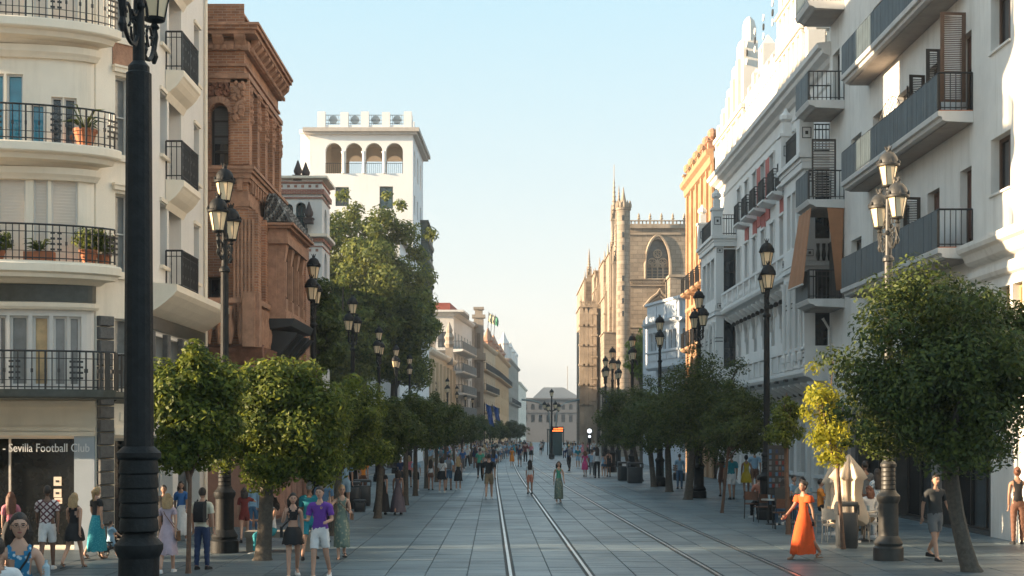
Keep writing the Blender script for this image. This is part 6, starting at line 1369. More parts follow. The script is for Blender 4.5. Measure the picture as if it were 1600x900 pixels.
for px, top in ((679, 594), (699, 590), (714, 602), (727, 606), (738, 612), (752, 618), (946, 556), (966, 560)):
    d = 5.95 * F_PX / (HOR - top); c = copy_tree(proto, (P(px, 0, d)[0], d, 0), random.uniform(-0.2, 0.2)); c["label"] = "small far street lamp rising above the tree rows"; c["group"] = "far street lamps"
# lamp cluster with many lanterns by the tram stop
CL = empty("cluster_lamp", (P(862, 0, 150)[0], 150, 0), "tall post with a ring of many lanterns beside the orange display", "street lamp")
g = MB(); g.lathe([(0.3, 0), (0.3, 0.5), (0.16, 0.6), (0.10, 3), (0.08, 6.6)], 0, 0, 10); g.build("pole", IRONB, CL)
for j in range(6):
    a = j * math.pi / 3; g = MB(); g.tube([(0, 0, 5.0), (0.5 * math.cos(a), 0.5 * math.sin(a), 5.2), (0.75 * math.cos(a), 0.75 * math.sin(a), 5.0 + 0.2 * (j % 2))], 0.04, 5)
    g.build("arm", IRONB, CL); lantern(CL, (0.75 * math.cos(a), 0.75 * math.sin(a), 5.1 + 0.2 * (j % 2)), IRONB)
lantern(CL, (0, 0, 6.6), IRONB)
# tram stop shelter with curved arms, info post and orange display
S_ = empty("tram_stop_kiosk", (P(868, 0, 175)[0], 175, 0), "teal glass tram stop kiosk in the middle of the street", "kiosk")
g = MB(); g.box(-0.8, 0.8, -0.9, 0.9, 0.03, 3.1); g.build("glass_box", mat("teal_kiosk_glass", (0.02, 0.06, 0.065), 0.15, var=0.2), S_)
g = MB(); g.box(-1.05, 1.05, -1.0, 1.0, 3.1, 3.25); g.build("roof", GFRAME, S_)
for a, b_ in ((-1, -1), (1, -1), (-1, 1), (1, 1)): g = MB(); g.cbox(a * 0.97, b_ * 0.93, 0.03, 0.08, 0.08, 3.08); g.build("corner_post", GFRAME, S_)
A2 = empty("tram_shelter", (P(864, 0, 182)[0], 182, 0), "pale blue tram shelter with two curved wing roofs on posts", "shelter")
PB = mat("pale_blue_metal", (0.22, 0.30, 0.33), 0.4, var=0.1)
for s in (-1, 1):
    g = MB(); r0 = [(s * 0.35, 3.2), (s * 0.5, 5.2), (s * 0.9, 6.1), (s * 1.7, 6.6), (s * 2.8, 6.9), (s * 4.0, 7.0)]
    g.loft([[(x, -0.4, z), (x, 3.5, z), (x, 3.5, z + 0.16), (x, -0.4, z + 0.16)] for x, z in r0[1:]]); g.build("wing_roof", PB, A2)
    g = MB(); g.tube([(s * 0.35, 0, 0.03), (s * 0.35, 0, 3.2), (s * 0.5, 0, 5.3)], 0.09, 6); g.build("post", PB, A2)
D_ = empty("departure_display", (P(862, 0, 146)[0], 146, 0), "black pole carrying a lit orange departure display", "sign")
g = MB(); g.tube([(0, 0, 0), (0, 0, 4.3)], 0.06, 6); g.lathe([(0.2, 0), (0.2, 0.1), (0.08, 0.2)], 0, 0, 8); g.build("pole", IRONB, D_)
g = MB(); g.box(0.0, 1.2, -0.12, 0.12, 2.78, 3.4); g.build("display_case", IRONB, D_)
o = text("SEVILLA", 0.30, (0.06, -0.13, 3.10), (R(90), 0, 0), emis("orange_display_light", (1.0, 0.16, 0.03), 1.2), "display_text", D_, sx=0.72)
bpy.data.objects.remove(o); KIDS[D_.name].pop()
OR_ = emis("orange_display_light", (1.0, 0.16, 0.03), 1.2); rl = random.Random(3)
for row in range(2):
    for k in range(9):
        if rl.random() < 0.85: g = MB(); x = 0.08 + k * 0.12; g.box(x, x + 0.085, -0.135, -0.122, 2.9 + row * 0.22, 2.9 + row * 0.22 + rl.choice((0.12, 0.16))); g.build("lit_character", OR_, D_)
# signal post with round head
Y_ = empty("tram_signal", (P(921, 0, 112)[0], 112, 0), "slim tram signal post with a white round lamp on top", "signal")
g = MB(); g.tube([(0, 0, 0), (0, 0, 2.2)], 0.05, 6); g.lathe([(0.14, 0), (0.14, 0.12), (0.06, 0.2)], 0, 0, 8); g.build("post", IRONB, Y_)
g = MB(); g.cbox(0, 0, 1.95, 0.28, 0.25, 0.75); g.build("signal_head", IRONB, Y_)
WL = emis("white_signal_light", (0.8, 0.85, 0.9), 1.0)
g = MB(lambda x, y, z: (x, z - 0.13, y)); g.lathe([(0.10, 0), (0.10, -0.02)], 0, 2.45, 10); g.build("signal_lamp", WL, Y_)
g = MB(lambda x, y, z: (x, z - 0.05, y)); g.lathe([(0.17, 0.1), (0.17, -0.02)], 0, 2.88, 14); g.build("round_sign", WL, Y_)
# blue banners on posts
for i, (px, py, d) in enumerate(((757, 648, 150), (769, 650, 160), (942, 640, 105))):
    e = empty("banner_post", (P(px, 0, d)[0], d, 0), ["blue flag on a post above the left tree row", "second blue flag on a post above the left tree row", "blue flag on a post left of the right tree row", "farthest blue flag near the street's end"][i], "flag")
    z = EYE + (HOR - py) / F_PX * d; g = MB(); g.tube([(0, 0, 0), (0, 0, z + 1.3)], 0.05, 5); g.build("post", IRONB, e)
    g = MB(); g.loft([[(0.1 + 0.55 * t + 0.1 * q, 0.12 * math.sin(t * 7 + q), z + 1.2 - 0.55 * q - 0.35 * t) for t in (0, 0.25, 0.5, 0.75, 1)] for q in range(5)], cap=False, closed=False); g.build("flag_cloth", mat("blue_flag_cloth", (0.02, 0.06, 0.22), 0.8, var=0.2), e)
# ------------------------------------------------------------------ people
SKIN = mat("light_skin", (0.46, 0.27, 0.19), 0.55, var=0.06, scale=9); SKIN2 = mat("tanned_skin", (0.33, 0.18, 0.115), 0.55, var=0.06, scale=9); SKIN3 = mat("dark_skin", (0.16, 0.085, 0.055), 0.5, var=0.06, scale=9)
HAIRD = mat("dark_brown_hair", (0.022, 0.014, 0.010), 0.5, var=0.4, scale=30, bump=0.5, bscale=80); HAIRB = mat("blonde_hair", (0.38, 0.25, 0.12), 0.5, var=0.3, scale=30, bump=0.5, bscale=80); HAIRR = mat("auburn_hair", (0.13, 0.045, 0.02), 0.5, var=0.35, scale=30, bump=0.5, bscale=80)
HAIRG = mat("grey_hair", (0.28, 0.27, 0.26), 0.5, var=0.2, scale=30)
CL_ = {}
def cloth(name, col, rough=0.85):
    return mat(name + "_cloth", col, rough, var=0.13, scale=7, bump=0.35, bscale=14)
PAL = {"white": (0.62, 0.62, 0.62), "black": (0.014, 0.014, 0.016), "navy": (0.02, 0.035, 0.09), "blue": (0.035, 0.13, 0.34), "light_blue": (0.26, 0.40, 0.52), "teal": (0.02, 0.22, 0.27), "green": (0.06, 0.30, 0.20), "grey": (0.14, 0.15, 0.16),
       "khaki": (0.25, 0.19, 0.12), "orange": (0.72, 0.24, 0.03), "red": (0.45, 0.05, 0.035), "pink": (0.55, 0.18, 0.22), "magenta": (0.50, 0.05, 0.17), "yellow": (0.58, 0.40, 0.03), "purple": (0.12, 0.035, 0.27), "lilac": (0.42, 0.34, 0.40),
       "maroon": (0.15, 0.022, 0.018), "denim": (0.06, 0.13, 0.22), "brown": (0.15, 0.07, 0.045), "cream": (0.62, 0.58, 0.46), "coral": (0.52, 0.20, 0.13), "olive": (0.12, 0.13, 0.07), "dark_grey": (0.045, 0.048, 0.05), "grey_mauve": (0.11, 0.09, 0.11), "flame": (0.66, 0.085, 0.012), "sage": (0.17, 0.22, 0.18)}
def cm(n): return cloth(n, PAL[n]) if n in PAL else MATS[n]
def pattern(name, a, b, kind, scale):
    m = mat(name, a, 0.85, var=0); nt = m.node_tree; N = nt.nodes; L = nt.links; bs = N["Principled BSDF"]; tc = N.new("ShaderNodeTexCoord")
    mp = N.new("ShaderNodeMapping"); L.new(tc.outputs["Object"], mp.inputs[0])
    if kind == "diamond":
        mp.inputs["Rotation"].default_value = (0, R(45), 0); t = N.new("ShaderNodeTexBrick"); t.offset = 0; t.inputs["Scale"].default_value = 1; t.inputs["Brick Width"].default_value = scale; t.inputs["Row Height"].default_value = scale; t.inputs["Mortar Size"].default_value = scale * 0.17
        sp = N.new("ShaderNodeSeparateXYZ"); cb = N.new("ShaderNodeCombineXYZ"); L.new(mp.outputs[0], sp.inputs[0]); L.new(sp.outputs[0], cb.inputs[0]); L.new(sp.outputs[2], cb.inputs[1]); L.new(cb.outputs[0], t.inputs[0])
        t.inputs["Color1"].default_value = (*b, 1); t.inputs["Color2"].default_value = (*a, 1); t.inputs["Mortar"].default_value = (0.10, 0.03, 0.04, 1); L.new(t.outputs[0], bs.inputs["Base Color"])
    else:
        t = N.new("ShaderNodeTexVoronoi"); t.inputs["Scale"].default_value = scale; L.new(mp.outputs[0], t.inputs[0]); r = N.new("ShaderNodeMapRange"); r.inputs[1].default_value = 0.25; r.inputs[2].default_value = 0.4; L.new(t.outputs[0], r.inputs[0])
        mx = N.new("ShaderNodeMix"); mx.data_type = 'RGBA'; L.new(r.outputs[0], mx.inputs[0]); mx.inputs[6].default_value = (*b, 1); mx.inputs[7].default_value = (*a, 1); L.new(mx.outputs[2], bs.inputs["Base Color"])
    return m
pattern("diamond_shirt", (0.50, 0.42, 0.40), (0.62, 0.60, 0.60), "diamond", 0.10); pattern("blue_floral", (0.02, 0.16, 0.30), (0.45, 0.55, 0.62), "v", 22); pattern("teal_dotted", (0.02, 0.24, 0.30), (0.08, 0.40, 0.45), "v", 30)
pattern("sage_leafy", (0.13, 0.18, 0.15), (0.30, 0.30, 0.22), "v", 12); pattern("white_spotted", (0.55, 0.60, 0.62), (0.05, 0.12, 0.2), "v", 20)
def direction(swing, out, side): return Vector((side * math.sin(out), -math.sin(swing) * math.cos(out), -math.cos(swing) * math.cos(out)))
def seg_grow(nodes, edges, level=2):
    me = bpy.data.meshes.new("sk"); me.from_pydata([n[0] for n in nodes], edges, [])
    o = bpy.data.objects.new("sk", me); COL.objects.link(o)
    sk = o.modifiers.new("s", 'SKIN'); sk.use_smooth_shade = True
    for i, n in enumerate(nodes): 
        sv = me.skin_vertices[0].data[i]; sv.radius = n[1] if isinstance(n[1], tuple) else (n[1], n[1]); sv.use_root = (i == 0)
    o.modifiers.new("d", 'SUBSURF').levels = level
    dg = bpy.context.evaluated_depsgraph_get(); out_ = bpy.data.meshes.new_from_object(o.evaluated_get(dg)); bpy.data.objects.remove(o); bpy.data.meshes.remove(me)
    return out_
def ellip(g, c, r, seg=12, rng=8, shape=None):
    rings = []
    for i in range(rng + 1):
        a = math.pi * i / rng; a = min(max(a, 0.06), math.pi - 0.06)
        ring_ = []
        for j in range(seg):
            b = 2 * math.pi * j / seg; p = [r[0] * math.sin(a) * math.sin(b), -r[1] * math.sin(a) * math.cos(b), r[2] * math.cos(a)]
            if shape: p = shape(p)
            ring_.append((c[0] + p[0], c[1] + p[1], c[2] + p[2]))
        rings.append(ring_)
    g.loft(rings)
def person(label, px, yf, yh, face=180, sex="f", pose="walk", top="white", low="denim", hair=HAIRD, skin=SKIN, topk="tee", lowk="shorts", hairk="short", shoes="white", group=None, lv=2, arms=None, stride=0.5, d=None, h=None, seat=None, extras=(), xy=None, name="person", fat=1.0, z0=0.03, hem=None, tilt=0.0):
    """face 0 looks at the camera, 180 walks away, 90 looks to the picture's right"""
    if xy is None:
        if d is None: s = (yf - HOR) / EYE; d = F_PX / s
        s = F_PX / d; xy = ((px - 800) / s, d)
        if h is None: h = (yf - yh) / s
    k = h / 1.75; root = empty(name, (xy[0], xy[1], z0), label, "person", group, R(face)); root.scale = (k, k, k)
    F = sex == "f"; sw, hw_, fr = (0.158, 0.085, 0.93) if F else (0.19, 0.088, 1.0); fr *= fat
    st = stride; a1 = math.asin(min(0.9, st / 1.7)); 
    legs = {"walk": ((a1, 0.12), (-a1 * 0.9, 0.45)), "stand": ((0.04, 0.02), (-0.06, 0.05)), "sit": ((1.45, 1.45), (1.38, 1.3))}[pose]
    arms = arms or {"walk": ((-0.35, 0.12, 0.25), (0.35, 0.12, 0.35)), "stand": ((0.05, 0.13, 0.2), (0.0, 0.12, 0.15)), "sit": ((0.5, 0.15, 1.1), (0.6, 0.15, 0.9))}[pose]
    pel = Vector((0, 0, 0.0)); J = {}
    for side, (a, kn), nm in ((-1, legs[0], "L"), (1, legs[1], "R")):
        hip = Vector((side * hw_, 0, -0.05)); knee = hip + direction(a, 0.03, side) * 0.43; ank = knee + direction(a - kn, 0.01, side) * 0.41
        J["hip" + nm], J["knee" + nm], J["ank" + nm] = hip, knee, ank
        f = direction(a - kn, 0, side); J["toe" + nm] = ank + Vector((side * 0.02, -0.15, -0.045 if abs(a - kn) < 0.35 else -0.10)); J["heel" + nm] = ank + Vector((0, 0.03, -0.05))
    low_z = min(min(J["ankL"].z, J["ankR"].z) - 0.075, J["toeL"].z - 0.03, J["toeR"].z - 0.03)
    dz = -low_z if seat is None else seat / k - 0.0 + 0.09
    for q in J: J[q] = J[q] + Vector((0, 0, dz))
    T = Vector((0, -tilt, 0))
    J["pel"] = Vector((0, 0, dz)); J["waist"] = J["pel"] + Vector((0, 0, 0.17)) + T * .1; J["chest"] = J["pel"] + Vector((0, 0, 0.36)) + T * .25; J["upch"] = J["pel"] + Vector((0, 0, 0.47)) + T * .35; J["neck"] = J["pel"] + Vector((0, 0.0, 0.545)) + T * .4; J["headb"] = J["pel"] + Vector((0, -0.01, 0.64)) + T * .45
    for side, (sw_, ab, el), nm in ((-1, arms[0], "L"), (1, arms[1], "R")):
        sh = J["upch"] + Vector((side * sw, 0, 0.005)); e = sh + direction(sw_, ab, side) * 0.28; w = e + direction(sw_ + el, ab * 0.4 - (0.25 if el > 0.8 else 0.05), side) * 0.25
        J["sh" + nm], J["elb" + nm], J["wri" + nm] = sh, e, w; J["hd" + nm] = direction(sw_ + el, ab * 0.2, side)
    order = ["pel", "waist", "chest", "upch", "neck", "headb", "shL", "elbL", "wriL", "shR", "elbR", "wriR", "hipL", "kneeL", "ankL", "toeL", "hipR", "kneeR", "ankR", "toeR"]
    rad = {"pel": (0.135 * fr, 0.105 * fr), "waist": ((0.105 if F else 0.13) * fr, 0.085 * fr), "chest": ((0.125 if F else 0.15) * fr, 0.10 * fr), "upch": (0.12 * fr, 0.075), "neck": (0.055, 0.055), "headb": (0.05, 0.05)}
    for nm in "LR": rad.update({"sh" + nm: 0.055 * fr, "elb" + nm: 0.038 * fr, "wri" + nm: 0.026, "hip" + nm: 0.092 * fr, "knee" + nm: 0.056 * fr, "ank" + nm: 0.036, "toe" + nm: 0.028})
    idx = {n: i for i, n in enumerate(order)}
    edges_ = [("pel", "waist"), ("waist", "chest"), ("chest", "upch"), ("upch", "neck"), ("neck", "headb"), ("upch", "shL"), ("shL", "elbL"), ("elbL", "wriL"), ("upch", "shR"), ("shR", "elbR"), ("elbR", "wriR"), ("pel", "hipL"), ("hipL", "kneeL"), ("kneeL", "ankL"), ("ankL", "toeL"), ("pel", "hipR"), ("hipR", "kneeR"), ("kneeR", "ankR"), ("ankR", "toeR")]
    nodes = [(tuple(J[n]), rad[n]) for n in order]
    # calf bulges
    for nm in "LR":
        i = len(nodes); c = J["knee" + nm].lerp(J["ank" + nm], 0.3) + Vector((0, 0.012, 0)); nodes.append((tuple(c), 0.052 * fr)); edges_.remove(("knee" + nm, "ank" + nm)); idx["calf" + nm] = i; edges_ += [("knee" + nm, "calf" + nm), ("calf" + nm, "ank" + nm)]; J["calf" + nm] = c
    me = seg_grow(nodes, [(idx[a], idx[b]) for a, b in edges_], lv)
    bv = np.empty(len(me.vertices) * 3, np.float32); me.vertices.foreach_get("co", bv); bv = bv.reshape(-1, 3)
    bn = np.array([v.normal[:] for v in me.vertices]); faces = [tuple(p.vertices) for p in me.polygons]; bpy.data.meshes.remove(me)
    # head, nose, ears and hands joined to the body mesh
    hc = J["headb"] + Vector((0, -0.012, 0.085)); hr = (0.074, 0.094, 0.118)
    def shp(p):
        x, y, z = p
        if z < 0: x *= 1 + 0.30 * z / 0.118; y = y * (1 + 0.12 * z / 0.118) - (0.012 if y < 0 else -0.012) * (-z / 0.118)
        return [x, y, z]
    g = MB(); g.v = [tuple(v) for v in bv]; g.f = list(faces); g.mi = [0] * len(faces)
    ellip(g, hc, hr, 16, 12, shp)
    g.loft([[(hc.x - .014, hc.y - .088, hc.z - .03), (hc.x + .014, hc.y - .088, hc.z - .03), (hc.x, hc.y - .118, hc.z - .028)], [(hc.x - .006, hc.y - .088, hc.z + .02), (hc.x + .006, hc.y - .088, hc.z + .02), (hc.x, hc.y - .097, hc.z + .02)]])
    for s in (-1, 1): ellip(g, (hc.x + s * 0.076, hc.y + 0.005, hc.z - 0.005), (0.010, 0.018, 0.03), 6, 4)
    if lv > 1:
        for nm, s in (("L", -1), ("R", 1)):
            w, dv = J["wri" + nm], J["hd" + nm].normalized(); fwd = Vector((0, -1, 0)); fwd = (fwd - fwd.dot(dv) * dv).normalized() if abs(fwd.dot(dv)) < 0.95 else Vector((1, 0, 0)); nrm = dv.cross(fwd)
            g.loft([[tuple(w + dv * t + fwd * a * wd + nrm * b * 0.013) for a, b in ((-1, -1), (1, -1), (1, 1), (-1, 1))] for t, wd in ((-0.01, 0.022), (0.03, 0.034), (0.085, 0.038), (0.095, 0.034))])
            for i, (o_, ln) in enumerate(((-0.028, .058), (-0.010, .070), (0.009, .074), (0.027, .066))):
                b0 = w + dv * 0.085 + fwd * o_; b1 = b0 + dv * ln * 0.55 - nrm * s * 0.010 * 1; b2 = b0 + dv * ln * 0.85 - nrm * s * 0.032; g.tube([tuple(b0), tuple(b1), tuple(b2)], [0.0095, 0.0085, 0.007], 5)
            b0 = w + dv * 0.03 + fwd * 0.03; g.tube([tuple(b0), tuple(b0 + fwd * 0.022 + dv * 0.03), tuple(b0 + fwd * 0.022 + dv * 0.06 - nrm * s * 0.012)], [0.012, 0.010, 0.008], 5)
    body = g.build("body", skin, root, smooth=180)
    # nearest bone of every body vertex
    segs = [(a, b) for a, b in edges_]; A = np.array([J[a] for a, b in segs]); B_ = np.array([J[b] for a, b in segs]); AB = B_ - A
    t = np.clip(((bv[:, None] - A) * AB).sum(2) / (AB ** 2).sum(1), 0, 1); D = np.linalg.norm(bv[:, None] - (A + t[:, :, None] * AB), axis=2); near = D.argmin(1); tt = t[np.arange(len(bv)), near]
    names = [a + b for a, b in segs]
    def region(fn, name, m, off=0.014, parent=None):
        ok = np.array([fn(names[near[i]], tt[i], bv[i]) for i in range(len(bv))]); fs = [f for f in faces if all(ok[j] for j in f)]
        if not fs: return None
        used = sorted({j for f in fs for j in f}); mp = {j: i for i, j in enumerate(used)}; o = off
        vs = [tuple(bv[j] + bn[j] * (o + 0.004 * math.sin(bv[j][2] * 55 + bv[j][0] * 23))) for j in used]
        q = MB(); q.v = vs; q.f = [tuple(mp[j] for j in f) for f in fs]; q.mi = [0] * len(fs)
        # turned-in hem so that the cloth has thickness
        cnt = {}
        for f in q.f:
            for i in range(len(f)): e = (f[i], f[(i + 1) % len(f)]); cnt[tuple(sorted(e))] = cnt.get(tuple(sorted(e)), 0) + 1
        for (a, b), c in cnt.items():
            if c == 1:
                ia, ib = used[a], used[b]; n = len(q.v); q.v += [tuple(bv[ia] - bn[ia] * 0.004), tuple(bv[ib] - bn[ib] * 0.004)]; q.f.append((a, b, n + 1, n)); q.mi.append(0)
        return q.build(name, m, root, smooth=60)
    P0 = J["pel"].z; TOR = ("pelwaist", "waistchest", "chestupch"); SH = ("upchshL", "upchshR")
    sleeve = {"tee": 0.72, "long": 9, "tank": -1, "crop": -1, "dress": -1, "dress_s": 0.45, "bare": -1}[topk]
    def topf(b, t_, v):
        zc = v[2] - P0
        if topk == "crop" and zc < 0.24: return False
        if b in TOR: return (zc < 0.50 if topk in ("tank", "crop", "dress") else True) and zc > -0.08
        if b == "upchneck": return zc < 0.51 and topk in ("tee", "long", "dress_s") or (t_ < 0.3 and abs(v[0]) > 0.05)
        if b in SH: return True if sleeve > 0 else (t_ < 0.72)
        if b in ("shLelbL", "shRelbR"): return t_ < sleeve
        if b in ("elbLwriL", "elbRwriR"): return sleeve > 1
        if b in ("pelhipL", "pelhipR"): return zc > (-0.02)
        return False
    if topk != "bare": region(topf, "top" if not topk.startswith("dress") else "dress_bodice", cm(top), 0.020 if topk in ("tee", "long") else 0.011)
    lim = {"shorts": ("hip", 0.72), "short_shorts": ("hip", 0.4), "trousers": ("calf", 0.92), "culottes": ("calf", 0.3)}.get(lowk)
    if lim:
        def lowf(b, t_, v):
            if b in ("pelhipL", "pelhipR"): return True
            if b == "pelwaist": return t_ < 0.45
            if b in ("hipLkneeL", "hipRkneeR"): return t_ < lim[1] if lim[0] == "hip" else True
            if b in ("kneeLcalfL", "kneeRcalfR"): return lim[0] == "calf"
            if b in ("calfLankL", "calfRankR"): return lim[0] == "calf" and t_ < lim[1]
            return False
        region(lowf, {"shorts": "shorts", "short_shorts": "shorts", "trousers": "trousers", "culottes": "trousers"}[lowk], cm(low), 0.021 if lowk != "trousers" else 0.014)
    if lowk in ("skirt", "mini", "long_skirt", "flow"):
        zh = hem if hem is not None else {"skirt": 0.50, "mini": 0.66, "long_skirt": 0.20, "flow": 0.12}[lowk]; zt_ = P0 + 0.14
        cen = lambda z: 0.0 if z > P0 - 0.1 else (J["kneeL"].y + J["kneeR"].y) / 2 * min(1, (P0 - z) / 0.5)
        g = MB(); rings = []; nR = 9
        for i in range(nR):
            w = i / (nR - 1); z = zt_ + (zh - zt_) * w
            if pose == "sit": break
            spread = max(abs(J["kneeL"].y - J["kneeR"].y), abs(J["ankL"].y - J["ankR"].y) if zh < 0.35 else 0) / 2 * min(1, w * 1.2) * (0.75 if zh > 0.35 else 0.45)
            rx_ = (0.135 if F else 0.15) * fr + 0.06 * min(1, w * 3) * fr + {"flow": 0.12, "long_skirt": 0.0}.get(lowk, 0.04) * w; ry_ = 0.11 * fr + 0.05 * min(1, w * 3) + spread + 0.03 * w
            rings.append([(rx_ * (1 + 0.10 * w * math.sin(j * 2.6 + i * .3)) * math.cos(2 * math.pi * j / 28), cen(z) + ry_ * (1 + 0.10 * w * math.sin(j * 2.6 + i * .3)) * math.sin(2 * math.pi * j / 28) + (0.10 * w * w if lowk == "flow" else 0), z + 0.012 * w * math.sin(j * 1.7)) for j in range(28)])
        if rings:
            inner = [[(x * 0.95, y * 0.95 , z) for x, y, z in r] for r in rings[::-1]]
            g.loft(rings + inner, cap=False); g.build("skirt" if not topk.startswith("dress") else "dress_skirt", cm(low), root, smooth=80)
        else:
            region(lambda b, t_, v: b in ("pelhipL", "pelhipR", "hipLkneeL", "hipRkneeR") or (b == "pelwaist" and t_ < .6), "skirt", cm(low), 0.03)
    # shoes
    for nm in "LR":
        a, tp = J["ank" + nm], J["toe" + nm]; dv = (tp - a); dv.z = 0; dv.normalize(); sd = Vector((-dv.y, dv.x, 0)); zb = min(a.z - 0.07, tp.z - 0.028); zb = a.z - 0.072 if tp.z > a.z - 0.08 else tp.z - 0.028
        g = MB(); hgt = 0.085 if shoes not in ("sandal", "black_sandal") else 0.02; rings = []
        for u, w_, hh in ((-0.065, 0.022, 0.7), (-0.05, 0.036, 1.0), (0.02, 0.038, 1.0), (0.09, 0.046, 0.75), (0.16, 0.044, 0.6), (0.20, 0.022, 0.45)):
            c = a + dv * u; rings.append([tuple(Vector((c.x, c.y, zb)) + sd * s * w_ + Vector((0, 0, z * hgt * hh))) for s, z in ((-1, 0), (-1.05, 0.35), (-0.8, 1.0), (0.8, 1.0), (1.05, 0.35), (1, 0))])
        g.loft(rings)
        if hgt < 0.05: g.tube([tuple(a + dv * 0.02 + sd * 0.04 - Vector((0, 0, .05))), tuple(a + dv * 0.03 - Vector((0, 0, .008))), tuple(a + dv * 0.02 - sd * 0.04 - Vector((0, 0, .05)))], 0.008, 4); g.tube([tuple(a + dv * 0.12 + sd * 0.045 - Vector((0, 0, .065))), tuple(a + dv * 0.11 - Vector((0, 0, .03))), tuple(a + dv * 0.12 - sd * 0.045 - Vector((0, 0, .065)))], 0.008, 4)
        g.build("shoe" if hgt > 0.05 else "sandal", {"white": cm("white"), "black": cm("black"), "sandal": MATS["brown_wood_shutter"], "black_sandal": cm("black")}[shoes], root, smooth=40)
    # hair
    if hairk != "bald":
        g = MB()
        def hs_(p): 
            x, y, z = p
            if y < 0 and z < 0.055: f = 0.82 if z > 0.03 else 0.3; y *= f
            if z < -0.03: x *= 0.9; y = max(y, 0.0) * 1.0; z = -0.03 + (z + 0.03) * (0.6 if hairk == "short" else 0.9)
            return [x, y, z]
        ellip(g, (hc.x, hc.y + 0.012, hc.z + 0.014), (0.086, 0.102, 0.122), 16, 12, hs_)
        if hairk in ("long", "mid", "curly"):
            L_ = {"long": 0.42, "mid": 0.22, "curly": 0.26}[hairk]; wv = 0.018 if hairk != "curly" else 0.04
            rings = []
            for i in range(8):
                w = i / 7; z = hc.z + 0.06 - (L_ + 0.06) * w; rx_ = (0.085 + 0.035 * math.sin(w * 3.0)) * (1 if hairk != "curly" else 1.35); yc = hc.y + 0.055 + 0.03 * w + (0.02 if w > 0.4 else 0)
                rings.append([(hc.x + (rx_ + wv * math.sin(j * 2.3 + i)) * math.cos(2 * math.pi * j / 16), yc + (0.045 + 0.4 * wv * math.sin(j * 3.1 + i * 2)) * (1 if hairk != "curly" else 2.0) * math.sin(2 * math.pi * j / 16), z) for j in range(16)])
            g.loft(rings)
        if hairk == "bun": ellip(g, (hc.x, hc.y + 0.10, hc.z + 0.06), (0.05, 0.05, 0.05), 10, 6)
        if hairk == "pony": g.tube([(hc.x, hc.y + 0.09, hc.z + 0.05), (hc.x, hc.y + 0.15, hc.z), (hc.x, hc.y + 0.13, hc.z - 0.14), (hc.x, hc.y + 0.12, hc.z - 0.24)], [0.03, 0.045, 0.035, 0.01], 8)
        if hairk == "cap": ellip(g, (hc.x, hc.y - 0.06, hc.z + 0.06), (0.07, 0.10, 0.012), 12, 4)
        g.build("hair" if hairk != "cap" else "cap", hair, root, smooth=60)
    if lv > 1 and abs(((face + 180) % 360) - 180) < 100:
        for s in (-1, 1): g = MB(); ellip(g, (hc.x + s * 0.030, hc.y - 0.086, hc.z + 0.012), (0.013, 0.008, 0.007), 8, 5); g.build("eye", HAIRD, root); g = MB(); g.box(hc.x + s * 0.030 - 0.017, hc.x + s * 0.030 + 0.017, hc.y - 0.094, hc.y - 0.084, hc.z + 0.028, hc.z + 0.034); g.build("eyebrow", HAIRD, root)
        g = MB(); ellip(g, (hc.x, hc.y - 0.083, hc.z - 0.052), (0.022, 0.012, 0.008), 8, 5); g.build("mouth", mat("lip", (0.30, 0.09, 0.08), 0.5, var=0), root)
    for e in extras: e(root, J, hc, P0)
    root["scale_k"] = k
    return root
# things people carry
def backpack(m):
    def f(root, J, hc, P0):
        c = J["chest"]; g = MB(); g.loft([[(c.x - 0.05 + x, c.y + 0.12 + y, c.z - 0.26), (c.x - 0.05 + x * 1.0, c.y + 0.12 + y, c.z - 0.26)][:1][0] for x, y in ((-.13, 0), (.13, 0), (.12, .12), (-.12, .12))] and [[(c.x + x, c.y + 0.11 + y * s, c.z + z) for x, y in ((-.14, 0), (.14, 0), (.11, .15), (-.11, .15))] for z, s in ((-.26, .8), (-.22, 1.0), (.0, 1.1), (.14, .8), (.19, .4))]); g.build("backpack", m, root, smooth=40)
        for s in (-1, 1): g = MB(); g.tube([(c.x + s * .09, c.y + .11, c.z + .15), (c.x + s * .10, c.y + .02, c.z + .22), (c.x + s * .10, c.y - .12, c.z + .12), (c.x + s * .12, c.y - .02, c.z - .18), (c.x + s * .12, c.y + .10, c.z - .22)], 0.016, 5); g.build("strap", m, root)
    return f
def sidebag(m, side=1, w=0.13, h=0.2, low=-0.08):
    def f(root, J, hc, P0):
        x = side * 0.22; z = P0 + low; g = MB(); g.loft([[(x + side * a * .05, -w + b * 2 * w, zz) for a, b in ((0, 0), (0, 1), (1, 1), (1, 0))] for zz in (z - h * .7, z - h * .5, z + h * .4)]); g.build("shoulder_bag", m, root)
        g = MB(); g.tube([(x, -w * .8, z + h * .4), (-side * 0.06, -0.13, J["upch"].z - 0.05), (-side * 0.12, -0.02, J["upch"].z + .08), (-side * 0.05, 0.13, J["upch"].z - .08), (x, w * .8, z + h * .4)], 0.010, 4); g.build("bag_strap", m, root)
    return f
def held(nm, m, side, r=0.035, ln=0.2):
    def f(root, J, hc, P0):
        w = J["wriR" if side > 0 else "wriL"] + J["hdR" if side > 0 else "hdL"] * 0.08; g = MB(); g.lathe([(r, 0), (r, ln * .7), (r * .4, ln * .85), (r * .4, ln)], w.x, w.y - 0.03, 10, w.z - ln * .4); g.build(nm, m, root)
    return f
def glasses(root, J, hc, P0):
    for s in (-1, 1): g = MB(); g.tube([(hc.x + s * 0.032 + 0.024 * math.cos(a), hc.y - 0.104, hc.z + 0.010 + 0.018 * math.sin(a)) for a in [i * math.pi / 5 for i in range(11)]], 0.0016, 4); g.tube([(hc.x + s * .056, hc.y - .104, hc.z + .014), (hc.x + s * .082, hc.y, hc.z + .014)], 0.003, 4); g.build("glasses", HAIRD, root)
